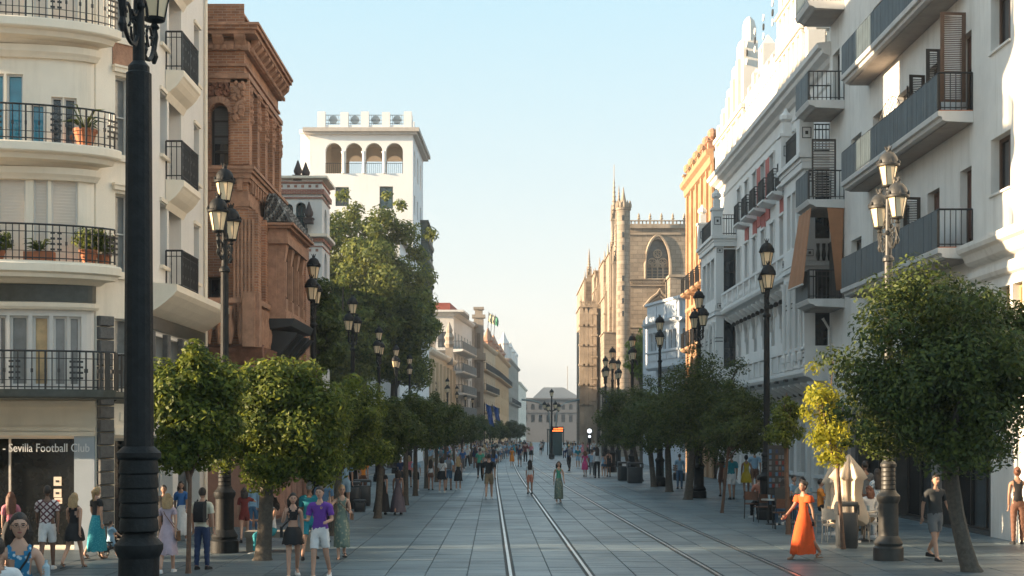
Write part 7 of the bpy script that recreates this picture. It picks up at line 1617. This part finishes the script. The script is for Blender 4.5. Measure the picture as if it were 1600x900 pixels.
def cloak_pattern(root, J, hc, P0): pass
LEATHER = mat("brown_leather", (0.17, 0.075, 0.03), 0.5, var=0.2, scale=12)
BOTTLE = mat("clear_bottle", (0.35, 0.45, 0.5), 0.1, var=0.1)
# --- foreground left
person("woman with glasses and long brown hair in a blue floral top holding a bottle", 30, 0, 0, 22, "f", "stand", "blue_floral", "denim", HAIRD, SKIN, "tank", "trousers", "long", "white", d=13.6, h=1.80, arms=((0.1, 0.2, 0.3), (0.15, 0.3, 1.75)), extras=(glasses, held("water_bottle", BOTTLE, 1), sidebag(cm("black"), -1)), fat=1.12)
person("person in a white shirt cut off by the left edge", -6, 0, 0, 200, "m", "stand", "white", "grey", HAIRD, SKIN2, "tee", "shorts", "short", "white", d=13.0, h=1.62)
person("woman with long auburn hair and a pink top seen from behind at far left", 17, 886, 775, 200, "f", "stand", "pink", "black", HAIRR, SKIN, "tee", "skirt", "long", "sandal")
person("man in a red and white diamond patterned shirt and white shorts", 74, 893, 765, 192, "m", "walk", "diamond_shirt", "white", HAIRD, SKIN3, "tee", "shorts", "short", "white", stride=0.35)
person("blonde woman in a black playsuit walking away past the shop", 116, 891, 774, 172, "f", "walk", "black", "black", HAIRB, SKIN, "tank", "mini", "mid", "black_sandal", stride=0.6)
person("woman in a black top and long teal patterned skirt", 151, 876, 766, 150, "f", "walk", "black", "teal_dotted", HAIRB, SKIN, "dress_s", "long_skirt", "pony", "black_sandal", stride=0.3, arms=((-0.1, 0.1, 0.2), (0.35, 0.4, 0.2)))
kid = person("toddler in pale blue riding a small balance bike", 173, 874, 816, 140, "m", "walk", "light_blue", "light_blue", HAIRD, SKIN, "tee", "shorts", "short", "sandal", stride=0.7, arms=((0.7, 0.1, 0.3), (0.7, 0.1, 0.3)), fat=1.25)
bk = empty("balance_bike", (kid.location.x + 0.06, kid.location.y + 0.02, 0.03), "small dark balance bike ridden by the toddler", "bike", rz=R(140))
for y in (-0.30, 0.25):
    g = MB(lambda x, a, z: (x, y + a, 0.13 + z)); g.loft([[(w, (rr) * math.cos(q), (rr) * math.sin(q)) for w, rr in ((-0.02, 0.13), (0.02, 0.13), (0.02, 0.10), (-0.02, 0.10))] for q in [i * math.pi / 9 for i in range(19)]], cap=False)
    for i in range(6): q = i * math.pi / 3; g.tube([(0, 0, 0), (0, 0.11 * math.cos(q), 0.11 * math.sin(q))], 0.004, 4)
    g.build("wheel", IRON, bk)
g = MB(); g.tube([(0, -0.30, 0.13), (0, -0.22, 0.36)], 0.014, 5); g.tube([(0, -0.24, 0.30), (0, 0.0, 0.22), (0, 0.25, 0.13)], 0.018, 5); g.tube([(0, 0.08, 0.2), (0, 0.1, 0.32)], 0.012, 5); g.tube([(-0.18, -0.2, 0.38), (0.18, -0.2, 0.38)], 0.012, 5); g.build("frame", IRON, bk)
g = MB(); g.box(-0.05, 0.05, 0.02, 0.2, 0.32, 0.35); g.build("saddle", IRON, bk)
person("woman in a lilac wrap dress with a brown shoulder bag seen from behind", 262, 898, 777, 185, "f", "walk", "lilac", "lilac", HAIRB, SKIN, "dress_s", "skirt", "mid", "white", stride=0.35, hem=0.42, extras=(sidebag(LEATHER, -1),))
person("dark haired person in black behind the lilac dress woman", 256, 860, 762, 10, "m", "walk", "black", "black", HAIRD, SKIN2, "tee", "trousers", "short", "black")
person("woman in a bright blue top and long white skirt facing the camera", 283, 848, 757, 5, "f", "walk", "blue", "white", HAIRD, SKIN2, "tee", "long_skirt", "long", "white", stride=0.3)
person("man in a cream shirt and dark jeans with a black rucksack", 316, 893, 769, 172, "m", "stand", "cream", "navy", HAIRD, SKIN, "tee", "trousers", "short", "black", extras=(backpack(cm("black")),), stride=0.3)
person("woman in a maroon playsuit with a raised arm behind the lamp", 382, 850, 766, 190, "f", "walk", "maroon", "maroon", HAIRD, SKIN, "tee", "short_shorts", "mid", "black", stride=0.4, arms=((1.3, 0.5, 0.1), (0.1, 0.15, 0.2)))
person("person in pale blue denim beyond the maroon playsuit woman", 396, 838, 756, 0, "f", "stand", "light_blue", "denim", HAIRB, SKIN, "long", "trousers", "mid", "white")
person("woman with bushy dark hair and teal trousers sitting on the stone bench", 424, 868, 792, 320, "f", "sit", "white", "teal", HAIRD, SKIN2, "tank", "trousers", "curly", "white", seat=0.42, d=31.4, h=1.6)
bench = empty("stone_bench", (P(438, 0, 31.8)[0], 31.8, 0.03), "low brown stone bench behind the round tree trunk", "bench")
g = MB(); g.box(-0.75, 0.75, -0.3, 0.3, 0.32, 0.45); g.build("seat", GREYB, bench)
for x in (-0.6, 0.6): g = MB(); g.box(x - 0.12, x + 0.12, -0.24, 0.24, 0, 0.319); g.build("support", GREYB, bench)
person("young woman in a black crop top and black mini skirt", 458, 906, 776, 12, "f", "walk", "black", "black", HAIRD, SKIN, "crop", "mini", "mid", "white", stride=0.45, arms=((0.5, 0.25, 2.0), (0.0, 0.12, 0.2)), extras=(sidebag(cm("black"), -1, low=0.06),), hem=0.72)
def crest(root, J, hc, P0):
    c = J["chest"]; g = MB()
    for dx in (-0.018, 0.018): g.tube([(c.x + .07 + dx, c.y - 0.158, c.z + 0.10), (c.x + .07 + dx * .8, c.y - 0.162, c.z + 0.075), (c.x + 0.07, c.y - 0.162, c.z + 0.06)], 0.004, 4)
    g.tube([(c.x + .05, c.y - 0.158, c.z + 0.10), (c.x + .09, c.y - 0.158, c.z + 0.10)], 0.003, 4); g.build("chest_badge", cm("yellow"), root)
person("young man in a purple T-shirt and white shorts walking towards the camera", 500, 908, 767, -8, "m", "walk", "purple", "white", HAIRD, SKIN, "tee", "shorts", "short", "white", stride=0.35, arms=((0.1, 0.15, 1.5), (0.1, 0.2, 1.4)), extras=(crest,))
person("older man in a turquoise shirt half hidden behind the purple T-shirt", 484, 878, 758, 180, "m", "walk", "teal", "teal", HAIRG, SKIN2, "tee", "shorts", "short", "black", stride=0.5)
person("person in a denim blue shirt further behind the purple T-shirt", 506, 850, 748, 180, "m", "stand", "denim", "black", HAIRD, SKIN2, "tee", "trousers", "short", "black")
person("blonde woman in a long sage green dress lifting her hand to her sunglasses", 534, 876, 763, 15, "f", "walk", "sage_leafy", "sage_leafy", HAIRB, SKIN, "dress", "long_skirt", "bun", "black_sandal", stride=0.4, arms=((0.9, 0.6, 2.3), (0.1, 0.15, 1.5)), extras=(sidebag(LEATHER, 1, low=0.1, h=.14), glasses), hem=0.30)
person("man in a pale blue shirt standing by the left litter bins", 539, 800, 714, 180, "m", "stand", "light_blue", "light_blue", HAIRD, SKIN, "tee", "shorts", "short", "white")
person("woman in an orange top behind the left litter bins", 567, 782, 712, 20, "f", "stand", "orange", "brown", HAIRD, SKIN, "tee", "trousers", "long", "black")
person("woman in a long black dress, left of a pair walking away", 597, 808, 734, 178, "f", "walk", "black", "black", HAIRD, SKIN, "dress_s", "flow", "mid", "black", stride=0.3, d=46.0)
person("woman in a flowing grey mauve dress, right of the pair walking away", 622, 808, 738, 183, "f", "walk", "grey_mauve", "grey_mauve", HAIRD, SKIN2, "dress", "flow", "mid", "black", stride=0.55, d=46.0)
mids = [
 ("man in a pale blue shirt and black shorts walking away", 650, 768, 717, 178, "m", "light_blue", "black", "tee", "shorts", HAIRD), ("person in a pink hooded top beside the pale blue shirt man", 639, 763, 714, 180, "f", "pink", "black", "long", "shorts", HAIRB),
 ("woman in dark blue left of the pink hooded top", 626, 764, 716, 170, "f", "navy", "dark_grey", "tee", "shorts", HAIRB), ("woman in a white top and brown shorts with a bag strap", 673, 767, 720, 182, "f", "white", "brown", "tank", "short_shorts", HAIRD),
 ("woman in a white tee and black skirt walking away", 691, 771, 716, 176, "f", "white", "black", "tee", "mini", HAIRD), ("man in a pale blue tee and denim shorts walking away", 701, 767, 712, 180, "m", "light_blue", "denim", "tee", "shorts", HAIRD),
 ("woman in a short black dress walking away beside the denim shorts", 716, 767, 716, 181, "f", "black", "black", "dress", "skirt", HAIRB), ("man in a green tee and dark trousers in the crowd", 750, 749, 702, 180, "m", "green", "black", "tee", "trousers", HAIRD),
 ("man in a black tee and khaki shorts beside the left rail", 764, 781, 712, 180, "m", "black", "khaki", "tee", "shorts", HAIRD), ("person in a royal blue tee behind the black tee man", 771, 750, 704, 180, "f", "blue", "grey", "tee", "shorts", HAIRD),
 ("woman in a yellow orange dress walking up between the rails", 800, 730, 700, 0, "f", "orange", "orange", "dress_s", "skirt", HAIRD), ("man in a dark top and grey shorts right of the orange dress", 812, 730, 696, 180, "m", "navy", "grey", "tee", "shorts", HAIRD),
 ("man in a maroon top at the front of the distant crowd", 821, 724, 692, 180, "m", "maroon", "black", "tee", "trousers", HAIRD), ("woman in a pink top and black skirt in the distance", 830, 722, 693, 180, "f", "pink", "black", "tee", "mini", HAIRB),
 ("person in a light shirt sitting low near the kiosk", 845, 711, 690, 180, "m", "white", "black", "tee", "shorts", HAIRD),
 ("girl with a dark bob in a white top and coral shorts between the rails", 828, 773, 721, 180, "f", "white", "coral", "tee", "shorts", HAIRD), 
 ("woman in a green strappy top and leafy skirt facing the camera on the rails", 873, 788, 724, 5, "f", "green", "sage_leafy", "tank", "long_skirt", HAIRD),
 ("man in dark clothes standing by the right track", 889, 737, 696, 200, "m", "navy", "black", "tee", "trousers", HAIRB), ("person in a teal shirt and pale shorts by the right track", 903, 732, 699, 0, "m", "teal", "light_blue", "tee", "shorts", HAIRD),
 ("woman in a magenta dress by the tram signal", 914, 746, 706, 185, "f", "magenta", "magenta", "dress_s", "skirt", HAIRR), ("person in grey blue behind the tram signal", 925, 746, 704, 175, "m", "light_blue", "grey", "tee", "trousers", HAIRD),
 ("woman with long dark hair in a white shirt and black jeans", 933, 748, 700, 180, "f", "white", "black", "long", "trousers", HAIRD), ("woman in a pale top and denim shorts beside the white shirt woman", 943, 747, 707, 180, "f", "light_blue", "denim", "tank", "short_shorts", HAIRD),
 ("woman in a black dress by the base of the leftmost right lamp", 951, 746, 704, 180, "f", "black", "black", "dress", "mini", HAIRD),
 ("man in a white shirt by the kiosk", 882, 718, 693, 180, "m", "white", "navy", "tee", "trousers", HAIRD), ("person in sunlit red far down on the right", 906, 712, 692, 180, "f", "red", "coral", "tee", "skirt", HAIRR),
 ("woman in pink far down on the right beside the sunlit red one", 897, 713, 694, 0, "f", "pink", "white", "tee", "shorts", HAIRB), ("man in pale grey behind the dark right trunks", 1062, 765, 712, 180, "m", "light_blue", "denim", "tee", "trousers", HAIRD),
]
PROT = []
for i, (lab, px, yf, yh, fc, sx_, tp, lw, tk, lk, hr) in enumerate(mids):
    p = person(lab, px, yf, yh, fc, sx_, "walk" if i % 3 else "stand", tp, lw, hr, (SKIN, SKIN2)[i % 2], tk, lk, ("short" if sx_ == "m" else ("long", "mid", "pony")[i % 3]), ("white", "black")[i % 2], lv=1 if yf < 760 else 2, stride=0.35 + 0.05 * (i % 4),
               extras=((sidebag(cm("black"), 1),) if i in (3, 4, 8, 12) else ((backpack(cm("grey")),) if i in (5, 17) else ())))
    if yf < 755 and tk != "dress" : PROT.append(p)
# the crowd further back: copies of the mid-ground walkers in other clothes
rc = random.Random(21); 
CN = ["white", "light_blue", "white", "light_blue", "teal", "white", "cream", "light_blue", "black", "navy", "grey", "teal", "blue", "white", "pink", "green", "red", "cream", "light_blue", "brown"]; LN = ["black", "denim", "khaki", "grey", "navy", "white", "brown"]
crowd = []
for i in range(300):
    if i < 235: px = rc.uniform(660, 815); yf = 701 + 36 * rc.random() ** 1.4; yf = min(yf, 742 - max(0, (px - 730)) * 0.40)
    elif i < 268: px = rc.uniform(760, 852); yf = rc.uniform(701, 713)
    else: px = rc.uniform(885, 950); yf = rc.uniform(702, 716)
    if any(abs(px - q[0]) < 2.6 and abs(yf - q[1]) < 2 for q in crowd): continue
    crowd.append((px, yf))
KP = {p.name: list(KIDS.get(p.name, ())) for p in PROT}
for i, (px, yf) in enumerate(crowd):
    src = PROT[i % len(PROT)]; s = (yf - HOR) / EYE; d = F_PX / s; t, l = rc.choice(CN), rc.choice(LN); hgt = rc.uniform(1.50, 1.74)
    c = src.copy(); COL.objects.link(c); c.location = ((px - 800) / s, d, 0.03); c.rotation_euler = (0, 0, R(rc.choice((178, 185, 170, 180, 2, 350)) + rc.uniform(-15, 15))); k = hgt / 1.75; c.scale = (k, k, k)
    has = set()
    for ch in KP[src.name]:
        o = ch.copy(); COL.objects.link(o); o.parent = c; st = ch.name.split(".")[0]; has.add(st)
        m = {"top": t, "dress_bodice": t, "dress_skirt": t, "skirt": l, "shorts": l, "trousers": l}.get(st)
        if m: o.material_slots[0].link = 'OBJECT'; o.material_slots[0].material = cm(m)
        if st == "hair": o.material_slots[0].link = 'OBJECT'; o.material_slots[0].material = rc.choice((HAIRD, HAIRD, HAIRB, HAIRR, HAIRG))
    lw_ = "dress" if "dress_skirt" in has else ("skirt" if "skirt" in has else ("trousers" if "trousers" in has else "shorts"))
    c["label"] = ("walker in a %s dress in the far crowd" % t.replace("_", " ")) if lw_ == "dress" else "walker in a %s top and %s %s in the far crowd" % (t.replace("_", " "), l.replace("_", " "), lw_)
    c["group"] = "people in the far crowd"
# --- right side
person("man in a teal T-shirt and white shorts holding hands under the small tree", 1143, 782, 712, 182, "m", "walk", "teal", "white", HAIRD, SKIN2, "tee", "shorts", "short", "black", stride=0.3, arms=((0.05, 0.1, 0.1), (0.05, 0.35, 0.1)))
person("woman in a yellow dress holding hands with the teal T-shirt man", 1166, 780, 714, 178, "f", "walk", "yellow", "yellow", HAIRD, SKIN2, "dress", "mini", "bun", "sandal", stride=0.3, arms=((0.05, 0.35, 0.1), (0.05, 0.1, 0.1)))
person("man in a pale shirt and brown shorts right of the yellow dress", 1179, 772, 705, 180, "m", "walk", "light_blue", "brown", HAIRD, SKIN2, "tee", "shorts", "short", "black", stride=0.3)
person("person in brown at the left of the hand holding couple", 1128, 777, 714, 180, "f", "walk", "brown", "brown", HAIRD, SKIN3, "tee", "shorts", "mid", "black", stride=0.3)
person("dark haired woman in a long flame orange dress striding left in the sun", 1270, 877, 752, 300, "f", "walk", "flame", "flame", HAIRD, SKIN2, "dress_s", "long_skirt", "bun", "sandal", xy=(6.05, 29.5), h=1.62, stride=0.55, hem=0.14, arms=((0.55, 0.15, 0.3), (-0.35, 0.1, 0.2)),
       extras=(held("small_purse", cm("black"), 1, 0.03, 0.12), lambda root, J, hc, P0: [g_.build("ruffle_sleeve", cm("flame"), root, smooth=50) for g_ in [(lambda g: (g.lathe([(0.07, 0.05), (0.10, 0.0), (0.125, -0.09), (0.12, -0.10), (0.09, 0.0), (0.06, 0.04)], J["sh" + n].x + (0.02 if n == "R" else -0.02), J["sh" + n].y, 14, J["sh" + n].z), g)[1])(MB()) for n in "LR"]]))
person("man in a dark grey T-shirt and grey shorts behind the leaning trunk", 1461, 878, 745, 15, "m", "walk", "dark_grey", "grey", HAIRD, SKIN, "tee", "shorts", "short", "black", stride=0.6)
person("woman in a black vest and brown trousers at the right edge", 1590, 853, 736, 170, "f", "stand", "black", "brown", HAIRR, SKIN2, "tank", "trousers", "bun", "black", arms=((0.3, 0.7, 1.2), (0.0, 0.12, 0.2)))
person("woman in a white spotted blouse behind the closed parasols", 1371, 842, 738, 190, "f", "stand", "white_spotted", "white", HAIRD, SKIN2, "tee", "trousers", "long", "white")
person("woman in a pale blouse left of the big lamp base", 1389, 846, 752, 170, "f", "stand", "light_blue", "light_blue", HAIRD, SKIN2, "tee", "skirt", "long", "white")
person("person in grey with a big brown bag behind the parasol", 1352, 832, 726, 200, "m", "stand", "grey", "brown", HAIRD, SKIN2, "tee", "trousers", "short", "black", extras=(sidebag(LEATHER, -1, 0.16, 0.4, 0.1),))
# ------------------------------------------------------------------ cafe terrace, bins
def chair_mesh(name, label, loc, rz, m, back, group):
    c = empty(name, loc, label, "chair", group, R(rz))
    g = MB(); g.box(-0.22, 0.22, -0.22, 0.20, 0.44, 0.47); g.build("seat", back, c)
    for x in (-0.2, 0.2):
        for y in (-0.2, 0.2): g = MB(); g.tube([(x * 1.08, y * 1.1, 0), (x, y, 0.45)] + ([(x, y + 0.05, 0.86)] if y > 0 else [(x, y - 0.0, 0.62)]), 0.013, 5); g.build("leg", m, c)
    g = MB(); g.box(-0.2, 0.2, 0.235, 0.255, 0.58, 0.84); g.build("backrest", back, c)
    for x in (-0.215, 0.215): g = MB(); g.box(x - 0.02, x + 0.02, -0.2, 0.22, 0.62, 0.645); g.build("armrest", m, c)
    return c
RATT = mat("brown_rattan", (0.13, 0.055, 0.03), 0.7, var=0.3, scale=20, bump=0.5, bscale=60)
ALU = mat("bare_metal_tube", (0.45, 0.42, 0.38), 0.35, metal=0.8, var=0.1)
chs = [(1174, 812, 170, RATT, "rattan cafe chair at the left end of the terrace"), (1192, 818, 190, RATT, "rattan cafe chair second from the left end of the terrace"), (1222, 829, 180, RATT, "rattan cafe chair with its back to the camera beside the lamp"), (1246, 822, 100, RATT, "rattan cafe chair behind the orange dress woman"),
       (1302, 852, 150, ALU, "metal cafe chair left of the litter bin"), (1294, 846, 200, ALU, "metal cafe chair stacked beside the litter bin"), (1372, 850, 260, ALU, "metal cafe chair with a slatted back right of the parasol"), (1362, 838, 90, ALU, "metal cafe chair across the table right of the parasol"), (1340, 836, 90, ALU, "metal cafe chair behind the closed parasol")]
for px, yf, rz_, m, lab in chs:
    x, y, _ = G(px, yf); chair_mesh("cafe_chair", lab, (x, y, 0.04), rz_, IRON if m is RATT else ALU, m, "cafe chairs")
for px, yf, lab in ((1208, 822, "round cafe table on the left of the terrace"), (1236, 816, "round cafe table in the middle of the terrace"), (1350, 848, "round cafe table right of the closed parasol"), (1262, 806, "round cafe table behind the orange dress woman")):
    x, y, _ = G(px, yf); t = empty("cafe_table", (x, y, 0.04), lab, "table", "cafe tables"); g = MB(); g.lathe([(0.34, 0.70), (0.35, 0.72), (0.34, 0.74)], 0, 0, 18); g.build("table_top", ALU, t); g = MB(); g.tube([(0, 0, 0.03), (0, 0, 0.70)], 0.025, 6); g.lathe([(0.22, 0), (0.20, 0.03), (0.03, 0.05)], 0, 0, 12); g.build("pedestal", IRON, t)
    for q in range(2): g = MB(); g.lathe([(0.03, 0), (0.035, 0.12), (0.03, 0.12)], 0, 0, 8); o = g.build("drinking_glass", BOTTLE, None, loc=(x + 0.12 - 0.22 * q, y + 0.05, 0.781)); tag(o, ("left" if q else "right") + " drinking glass on the %s" % lab.replace("round ", ""), "glass", "glasses on the cafe tables")
seats = [(1186, 812, 190, "coral", "woman in a coral top seated at the left end of the cafe"), (1214, 812, 150, "navy", "person in navy seated by the black lamp at the cafe"), (1224, 824, 185, "white", "woman in a white top seated with her back to the camera"), (1240, 812, 30, "light_blue", "person in pale blue seated facing left at the cafe"), (1254, 818, 300, "cream", "person in cream seated behind the orange dress woman"),
         (1282, 824, 80, "orange", "person in orange seated right of the orange dress woman"), (1358, 846, 200, "white", "man in a white shirt seated right of the closed parasol"), (1372, 840, 160, "light_blue", "person in pale blue seated beside the man in white"), (1296, 822, 100, "black", "person in black seated behind the litter bin")]
for px, yf, fc, c, lab in seats:
    x, y, _ = G(px, yf); person(lab, 0, 0, 0, fc, "f" if fc % 20 else "m", "sit", c, ("denim", "black", "khaki")[px % 3], (HAIRD, HAIRD, HAIRR)[px % 3], (SKIN, SKIN2)[px % 2], "tee", "trousers", ("long", "short", "mid")[px % 3], "white", xy=(x, y), h=1.62, seat=0.47, lv=2, z0=0.04, group="people seated at the cafe")
def parasol(px, yf, ytop, lab, seed, w=0.42):
    d = EYE * F_PX / (yf - HOR); x = (px - 800) / F_PX * d; h = EYE + (HOR - ytop) / F_PX * d; u = empty("closed_parasol", (x, d, 0.03), lab, "parasol", "closed cream parasols")
    g = MB(); g.tube([(0, 0, 0), (0, 0, h)], 0.025, 6); g.lathe([(0.30, 0), (0.30, 0.05), (0.05, 0.1)], 0, 0, 14); g.build("pole", WFRAME, u)
    g = MB(); rings = []; n = 40; rr = random.Random(seed)
    for i, (z, r) in enumerate(((h, 0.02), (h - 0.12, 0.10), (h - 0.35, w * .55), (h - 0.55, w * .80), (h - 0.62, w * .62), (h - 0.95, w * .55), (h - 1.3, w * .72), (h - 1.55, w * .88), (h - 1.62, w * 0.75))):
        rings.append([(r * (1 + 0.33 * math.sin(j * 2 * math.pi * 8 / n + i * 0.1) + 0.06 * rr.uniform(-1, 1)) * math.cos(2 * math.pi * j / n), r * (1 + 0.33 * math.sin(j * 2 * math.pi * 8 / n) + 0.06 * rr.uniform(-1, 1)) * math.sin(2 * math.pi * j / n), z + (0.10 * math.sin(j * 2 * math.pi * 4 / n) if i > 6 else 0)) for j in range(n)])
    g.loft(rings); g.build("canopy", mat("cream_canvas", (0.62, 0.50, 0.38), 0.85, var=0.08, scale=3), u, smooth=50)
parasol(1326, 850, 712, "closed cream parasol behind the dark litter bin, the taller one", 1, 0.46); parasol(1305, 838, 722, "closed cream parasol half hidden left of the taller one", 2, 0.34)
def bin_(px, yf, lab, w=0.42, h=1.0, grp=None):
    x, y, _ = G(px, yf); b = empty("litter_bin", (x, y, 0.03), lab, "litter bin", grp, 0.1)
    def sq(r, z, dpt=0.75): return [(r * (abs(math.cos(a)) ** 0.45) * math.copysign(1, math.cos(a)), r * dpt * (abs(math.sin(a)) ** 0.45) * math.copysign(1, math.sin(a)), z) for a in [2 * math.pi * i / 24 for i in range(24)]]
    g = MB(); g.loft([sq(w * .47, 0), sq(w * .47, 0.04), sq(w * .5, 0.06), sq(w * .5, h * .76), sq(w * .48, h * .78)]); g.build("bin_body", BINM, b, smooth=40)
    g = MB(); g.loft([sq(w * .52, h * .92), sq(w * .54, h * .94), sq(w * .52, h), sq(w * .46, h * 1.02)]); g.build("lid", BINM, b, smooth=40)
    for s in (-1, 1): g = MB(); g.box(s * w * .5 - .02, s * w * .5 + .02, -w * .28, w * .28, h * .74, h * .95); g.build("lid_support", BINM, b)
bin_(1323, 859, "dark grey litter bin with an open top in front of the closed parasol", 0.47, 1.05)
bin_(549, 797, "dark litter bin left of a pair beneath the dark tree", 0.62, 0.95); bin_(566, 792, "dark litter bin right of a pair beneath the dark tree", 0.62, 0.95); bin_(562, 801, "low black bollard box in front of the paired litter bins", 0.4, 0.4)
bin_(975, 752, "dark litter bin next to the leftmost right street lamp", 0.7, 1.05); bin_(992, 756, "larger dark litter bin right of the other one among the right trunks", 0.8, 1.1)
# menu board and postcard rack by the facade
mb_ = empty("postcard_rack", (P(1216, 0, 41)[0], 41, 0.03), "dark postcard rack full of cards behind the cafe", "rack")
g = MB(); g.box(-0.3, 0.3, -0.03, 0.03, 0.5, 2.3); g.tube([(-.28, 0, 0), (-.28, 0, 0.5)], .02, 4); g.tube([(.28, 0, 0), (.28, 0, 0.5)], .02, 4); g.build("frame", IRON, mb_)
rp = random.Random(8)
for i in range(6):
    for j in range(10): g = MB(); g.box(-0.27 + i * 0.092, -0.27 + i * 0.092 + 0.07, -0.045, -0.031, 0.58 + j * 0.165, 0.58 + j * 0.165 + 0.11); g.build("postcard", cm(rp.choice(("grey", "denim", "brown", "dark_grey", "navy", "maroon"))), mb_)
e = empty("menu_board", (P(1222, 0, 39)[0], 39, 0.03), "small dark menu board behind the cafe chairs", "sign"); g = MB(); g.box(-0.2, 0.2, -0.02, 0.02, 0.6, 1.15); g.build("panel", cm("dark_grey"), e); g = MB(); g.tube([(-.2, 0, 0), (-.2, 0, 1.17), (.2, 0, 1.17), (.2, 0, 0)], .015, 4); g.build("frame", IRON, e)
# wooden benches under the right trees
for px, yf, lab in ((1062, 752, "wooden slatted bench behind the dark right trunks"),):
    x, y, _ = G(px, yf); b = empty("slatted_bench", (x, y, 0.03), lab, "bench", None, R(90))
    for i in range(4): g = MB(); g.box(-0.9, 0.9, -0.2 + i * 0.11, -0.11 + i * 0.11, 0.42, 0.45); g.build("seat_slat", BFRAME, b)
    for i in range(3): g = MB(); g.box(-0.9, 0.9, 0.25, 0.28, 0.55 + i * 0.12, 0.64 + i * 0.12); g.build("back_slat", BFRAME, b)
    for s in (-0.7, 0.7): g = MB(); g.box(s - .03, s + .03, -0.2, 0.28, 0, 0.42); g.build("leg", IRON, b)
# plants on the balconies of the corner building
def potplant(label, loc, pot, kind, seed, s=1.0):
    e = empty("potted_plant", loc, label, "plant"); g = MB()
    if pot == "box": g.box(-0.42 * s, 0.42 * s, -0.13, 0.13, 0, 0.30 * s)
    else: g.lathe([(0.12 * s, 0), (0.20 * s, 0.26 * s), (0.22 * s, 0.27 * s), (0.22 * s, 0.32 * s), (0.18 * s, 0.32 * s)], 0, 0, 12)
    g.build("pot", TERRAC, e); r = random.Random(seed)
    if kind == "bush": leaves("foliage", [(r.uniform(-.25, .25) * s, r.uniform(-.2, .2) * s, 0.5 * s + r.uniform(-0.1, .32) * s, 0.16 * s) for _ in range(14)], 900, 0.09, LEAF, e, seed)
    else:
        g = MB()
        for i in range(26):
            a = r.uniform(0, 6.28); L_ = r.uniform(0.3, 0.5) * s; up = r.uniform(0.35, 1.2); z = 0.32 * s; b0 = (0, 0, z); m1 = (L_ * .5 * math.cos(a), L_ * .5 * math.sin(a), z + L_ * up * .7); e1 = (L_ * math.cos(a), L_ * math.sin(a), z + L_ * (up * .8 - .15)); w = 0.018
            g.tube([b0, m1, e1], [w * .7, w, 0.002], 3)
        g.build("foliage", LEAF, e)
def edge_pt(px, z): 
    u = EDGE.at(px, 300, -0.4)[0]; q = EDGE.pt(u, -0.4, z); return (q[0] - 9.0, q[1] + 37, z)
zb = FL[1] + 0.11
potplant("terracotta trough with a spiky agave on the lower bowed balcony", edge_pt(70, FL[0] + 0.21), "box", "spiky", 1, 0.75)
potplant("leafy bush in a terracotta pot on the lower bowed balcony", edge_pt(157, FL[0] + 0.21), "pot", "bush", 2, 1.0)
potplant("tall green cactus like plant at the right end of the lower bowed balcony", edge_pt(190, FL[0] + 0.21), "pot", "bush", 3, 0.8)
potplant("palm like potted plant on the middle bowed balcony", edge_pt(150, zb), "pot", "spiky", 4, 1.25)
potplant("small potted plant at the left edge of the lower bowed balcony", edge_pt(2, FL[0] + 0.21), "pot", "bush", 5, 0.7)
# ------------------------------------------------------------------ the street's warm dusty air
hm = bpy.data.materials.new("thin_summer_haze"); hm.use_nodes = True; n_ = hm.node_tree.nodes
n_.remove(n_["Principled BSDF"]); pv = n_.new("ShaderNodeVolumePrincipled"); pv.inputs["Density"].default_value = 0.0006; pv.inputs["Color"].default_value = (0.95, 0.93, 0.90, 1); pv.inputs["Anisotropy"].default_value = 0.2
hm.node_tree.links.new(pv.outputs[0], n_["Material Output"].inputs["Volume"])
g = MB(); g.box(-70, 70, -35, 500, -1.0, 37); hz = g.build("haze", hm); tag(hz, kind="stuff")
